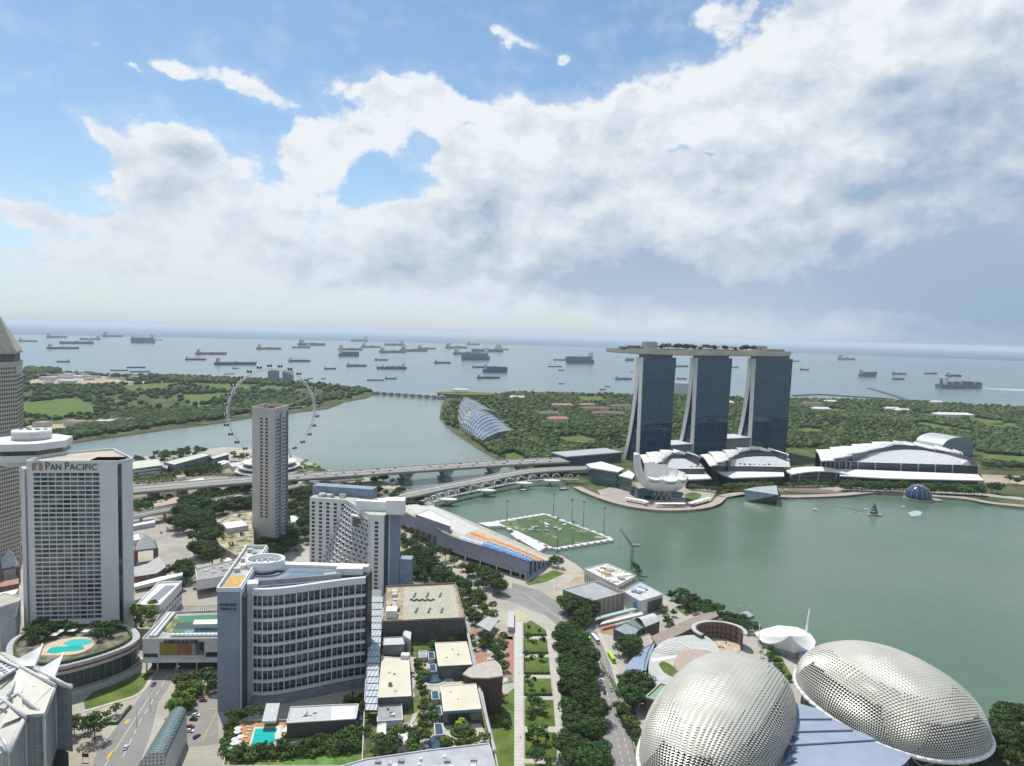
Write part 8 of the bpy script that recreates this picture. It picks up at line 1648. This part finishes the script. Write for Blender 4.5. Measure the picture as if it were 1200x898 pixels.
for s in (-1.4, 1.4): m_ = MB(); m_.tube((p.x + s, p.y, 0), (p.x + s, p.y, 2.6), .09, n=5); m_.build('post', mgrey, t)
# ------------------------------------------------------------------ boats and the spiral barge on the bay
def boat(px, py, L, lb, col=whitish, ang=0.3, name='bumboat'):
    p = U(px, py, -2.6); t = thing(name, lb, 'boat', p, None, ang); m_ = MB(); st = [[(-L / 2, -L * .12, 0), (-L / 2, -L * .14, 1), (-L / 2, L * .14, 1), (-L / 2, L * .12, 0)], [(0, -L * .15, 0), (0, -L * .17, 1), (0, L * .17, 1), (0, L * .15, 0)], [(L * .35, -L * .1, 0), (L * .38, -L * .12, 1.2), (L * .38, L * .12, 1.2), (L * .35, L * .1, 0)], [(L * .5, 0, .3), (L * .53, 0, 1.5), (L * .53, 0, 1.5), (L * .5, 0, .3)]]; m_.grid(st, 0, False, closed=True); m_.face(st[0], 0); m_.face([r[1] for r in st] + [r[2] for r in st[::-1]], 0); m_.build('hull', brown if col != white else white, t, False); m_ = MB(); m_.box((-L * .08, 0, 2.2), (L * .6, L * .24, .2)); m_.box((-L * .08, 0, 1.5), (L * .5, L * .2, 1.2)); m_.build('cabin', col, t, False)
boat(661, 574, 14, 'small white boat moored beside the road bridge end'); boat(523, 592, 13, 'small pale boat under the near end of the helix footbridge'); boat(614, 575.5, 13, 'small pale boat under the middle of the helix footbridge'); boat(955, 598, 8, 'tiny white boat left of the spiral barge', white); boat(1058, 595.5, 7, 'tiny white boat right of the spiral barge', white); boat(1014, 598, 6, 'tiny white boat touching the spiral barge', white)
p = U(1024, 604, -2.6); t = thing('spiral_barge', 'dark barge with a spiral ramp dome anchored in the bay', 'barge', p); m_ = MB(); m_.prism([(p.x - 9, p.y - 4), (p.x + 9, p.y - 4), (p.x + 11, p.y + 3), (p.x - 7, p.y + 5)], -2.6, -1, 0); m_.build('pontoon', mgrey, t); m_ = MB(); pts = [(p.x + (5 - 4.0 * k / 60) * math.cos(k * .35), p.y + (5 - 4.0 * k / 60) * math.sin(k * .35), -1 + k * .2) for k in range(61)]
for k in range(60): m_.tube(pts[k], pts[k + 1], .9, n=4)
m_.build('spiral', black, t)
for a_, b_, w in (((918,583),(1012,599),'long thin dark boom floating from the crystal pavilion to the barge'), ((1002,601),(1028,584),'short dark boom crossing the long one beside the barge'), ((925,586),(1010,584),'thin far boom floating parallel to the quay')): m_ = MB(); m_.tube(U(*a_, -2.4), U(*b_, -2.4), .55, n=5); o = m_.build('floating_boom', mgrey); tag(o, w, 'boom')
mb = MB(); mb.face([p for p in smooth_path([tuple(q) for q in UL([(1064,601),(1072,598.5),(1080,600),(1078,604),(1068,605)][::-1], -2.5)], 2)]); struct('fountain_ripple', mb, M('foam', (.3,) * 3))
# ------------------------------------------------------------------ a few people on foot
def person(px, py, label, cloth, ang, z=.08):
    J = {'hip': (0, 0, .95), 'che': (0, 0, 1.32), 'nec': (0, 0, 1.48), 'hea': (0, .02, 1.64), 'top': (0, .01, 1.74), 'lk': (.10, .10, .52), 'lf': (.10, -.02, .06), 'lt': (.10, .16, .03), 'rk': (-.10, -.02, .52), 'rf': (-.10, -.24, .08), 'rt': (-.10, -.08, .03), 'ls': (.19, 0, 1.40), 'le': (.24, -.08, 1.12), 'lh': (.25, .04, .88), 'rs': (-.19, 0, 1.40), 're': (-.24, .08, 1.12), 'rh': (-.24, .2, .92)}
    Rr = {'hip': .15, 'che': .17, 'nec': .065, 'hea': .10, 'top': .07, 'lk': .075, 'rk': .075, 'lf': .05, 'rf': .05, 'lt': .04, 'rt': .04, 'ls': .07, 'rs': .07, 'le': .05, 're': .05, 'lh': .035, 'rh': .035}
    K_ = list(J); E_ = [('hip','che'),('che','nec'),('nec','hea'),('hea','top'),('hip','lk'),('lk','lf'),('lf','lt'),('hip','rk'),('rk','rf'),('rf','rt'),('che','ls'),('ls','le'),('le','lh'),('che','rs'),('rs','re'),('re','rh')]
    me = bpy.data.meshes.new('person'); me.from_pydata([J[k] for k in K_], [(K_.index(a), K_.index(b)) for a, b in E_], []); o = bpy.data.objects.new('person', me); COL.objects.link(o)
    m = o.modifiers.new('skin', 'SKIN'); 
    for i, k in enumerate(K_): me.skin_vertices[0].data[i].radius = (Rr[k], Rr[k] * .8); me.skin_vertices[0].data[i].use_root = (k == 'hip')
    s = o.modifiers.new('sub', 'SUBSURF'); s.levels = 1; s.render_levels = 1; bpy.context.view_layer.update(); n = bpy.data.meshes.new_from_object(o.evaluated_get(bpy.context.evaluated_depsgraph_get())); o.modifiers.clear(); o.data = n
    for mm in (cloth, M('skin_tone', (.35, .2, .13), .6), M('trousers', (.05, .06, .09), .8)): n.materials.append(mm)
    for p in n.polygons: p.material_index = 1 if p.center.z > 1.46 or (abs(p.center.x) > .21 and p.center.z < 1.2) else 2 if p.center.z < .95 else 0
    p = U(px, py, z); o.location = p; o.rotation_euler.z = ang; tag(o, label, 'person')
shirts = [M('shirt_dark', (.05, .05, .06), .8), M('shirt_white', (.6, .6, .6), .8), M('shirt_red', (.35, .06, .05), .8), M('shirt_blue', (.08, .15, .35), .8)]
for i, (x, y, c, w) in enumerate([(72,874,0,'person in dark shirt standing on the plaza by the glass mall wall, left of two'),(74.5,873,0,'person in dark shirt standing on the plaza by the glass mall wall, right of two'),(113,857,0,'person in dark shirt walking between the two trees at lower left'),(646,757,1,'person in white shirt on the right paved strip beside the second lawn bed'),(608,790,3,'person in blue shirt on the left paved strip beside the third lawn bed'),(610,866,2,'person in red shirt on the left paved strip beside the sixth lawn bed'),(650,700,1,'person in white shirt at the works corner by the road bend'),(741,828,3,'person in blue shirt walking on the pavement left of the near dome')]): person(x, y, w, shirts[c], i * 1.3, .16)
# past 300 of a kind, the rest become one object of foliage
def merge_rest(kind, limit, label):
    L = [o for o in bpy.data.objects if o.type == 'EMPTY' and o.name.split('.')[0] == kind and o.location.z > -400]
    if len(L) <= limit: return
    L.sort(key=lambda o: -(o.scale.z / (Vector(o.location) - Vector((0, 0, CAM_H))).length)); mats = []; V = []; F = []; MI = []; nb = 0
    for o in L[limit:]:
        T = Matrix.LocRotScale(o.location, o.rotation_euler, o.scale); T = np.array(T)
        for ch in list(o.children):
            me = ch.data; v = np.empty(len(me.vertices) * 3); me.vertices.foreach_get('co', v); v = v.reshape(-1, 3) @ T[:3, :3].T + T[:3, 3]
            if me.materials[0] not in mats: mats.append(me.materials[0])
            mi = mats.index(me.materials[0]); V.append(v)
            for p in me.polygons: F.append(tuple(i + nb for i in p.vertices)); MI.append(mi)
            nb += len(v); bpy.data.objects.remove(ch)
        bpy.data.objects.remove(o)
    me = bpy.data.meshes.new('far_trees'); me.from_pydata(np.concatenate(V).tolist(), [], F); [me.materials.append(m) for m in mats]; me.polygons.foreach_set('material_index', MI)
    o = bpy.data.objects.new('background_trees', me); COL.objects.link(o); tag(o, label, 'trees'); o['kind'] = 'stuff'
for t in [x for l in PROTO.values() for x in l] + list(CP.values()) + [bs, wb_]:
    for ch in list(t.children): bpy.data.objects.remove(ch)
    bpy.data.objects.remove(t)
merge_rest('broadleaf_tree', 290, 'smaller far trees massed between the roads and along the quays')
for o in bpy.data.objects:
    for k in ('_proto', '_z'):
        if k in o: del o[k]
# ------------------------------------------------------------------ humid sea air
mb = MB(); mb.box((0, 28000, 133), (110000, 62000, 274))
hm = bpy.data.materials.new('humid_air'); hm.use_nodes = True; hn = hm.node_tree; hn.nodes.clear()
pv = hn.nodes.new('ShaderNodeVolumePrincipled'); pv.inputs['Density'].default_value = 3.8e-5; pv.inputs['Color'].default_value = (0.80, 0.90, 1.0, 1)
pv.inputs['Anisotropy'].default_value = 0.1
ho = hn.nodes.new('ShaderNodeOutputMaterial'); hn.links.new(pv.outputs[0], ho.inputs['Volume'])
hb = mb.build('haze', hm); hb['kind'] = 'stuff'
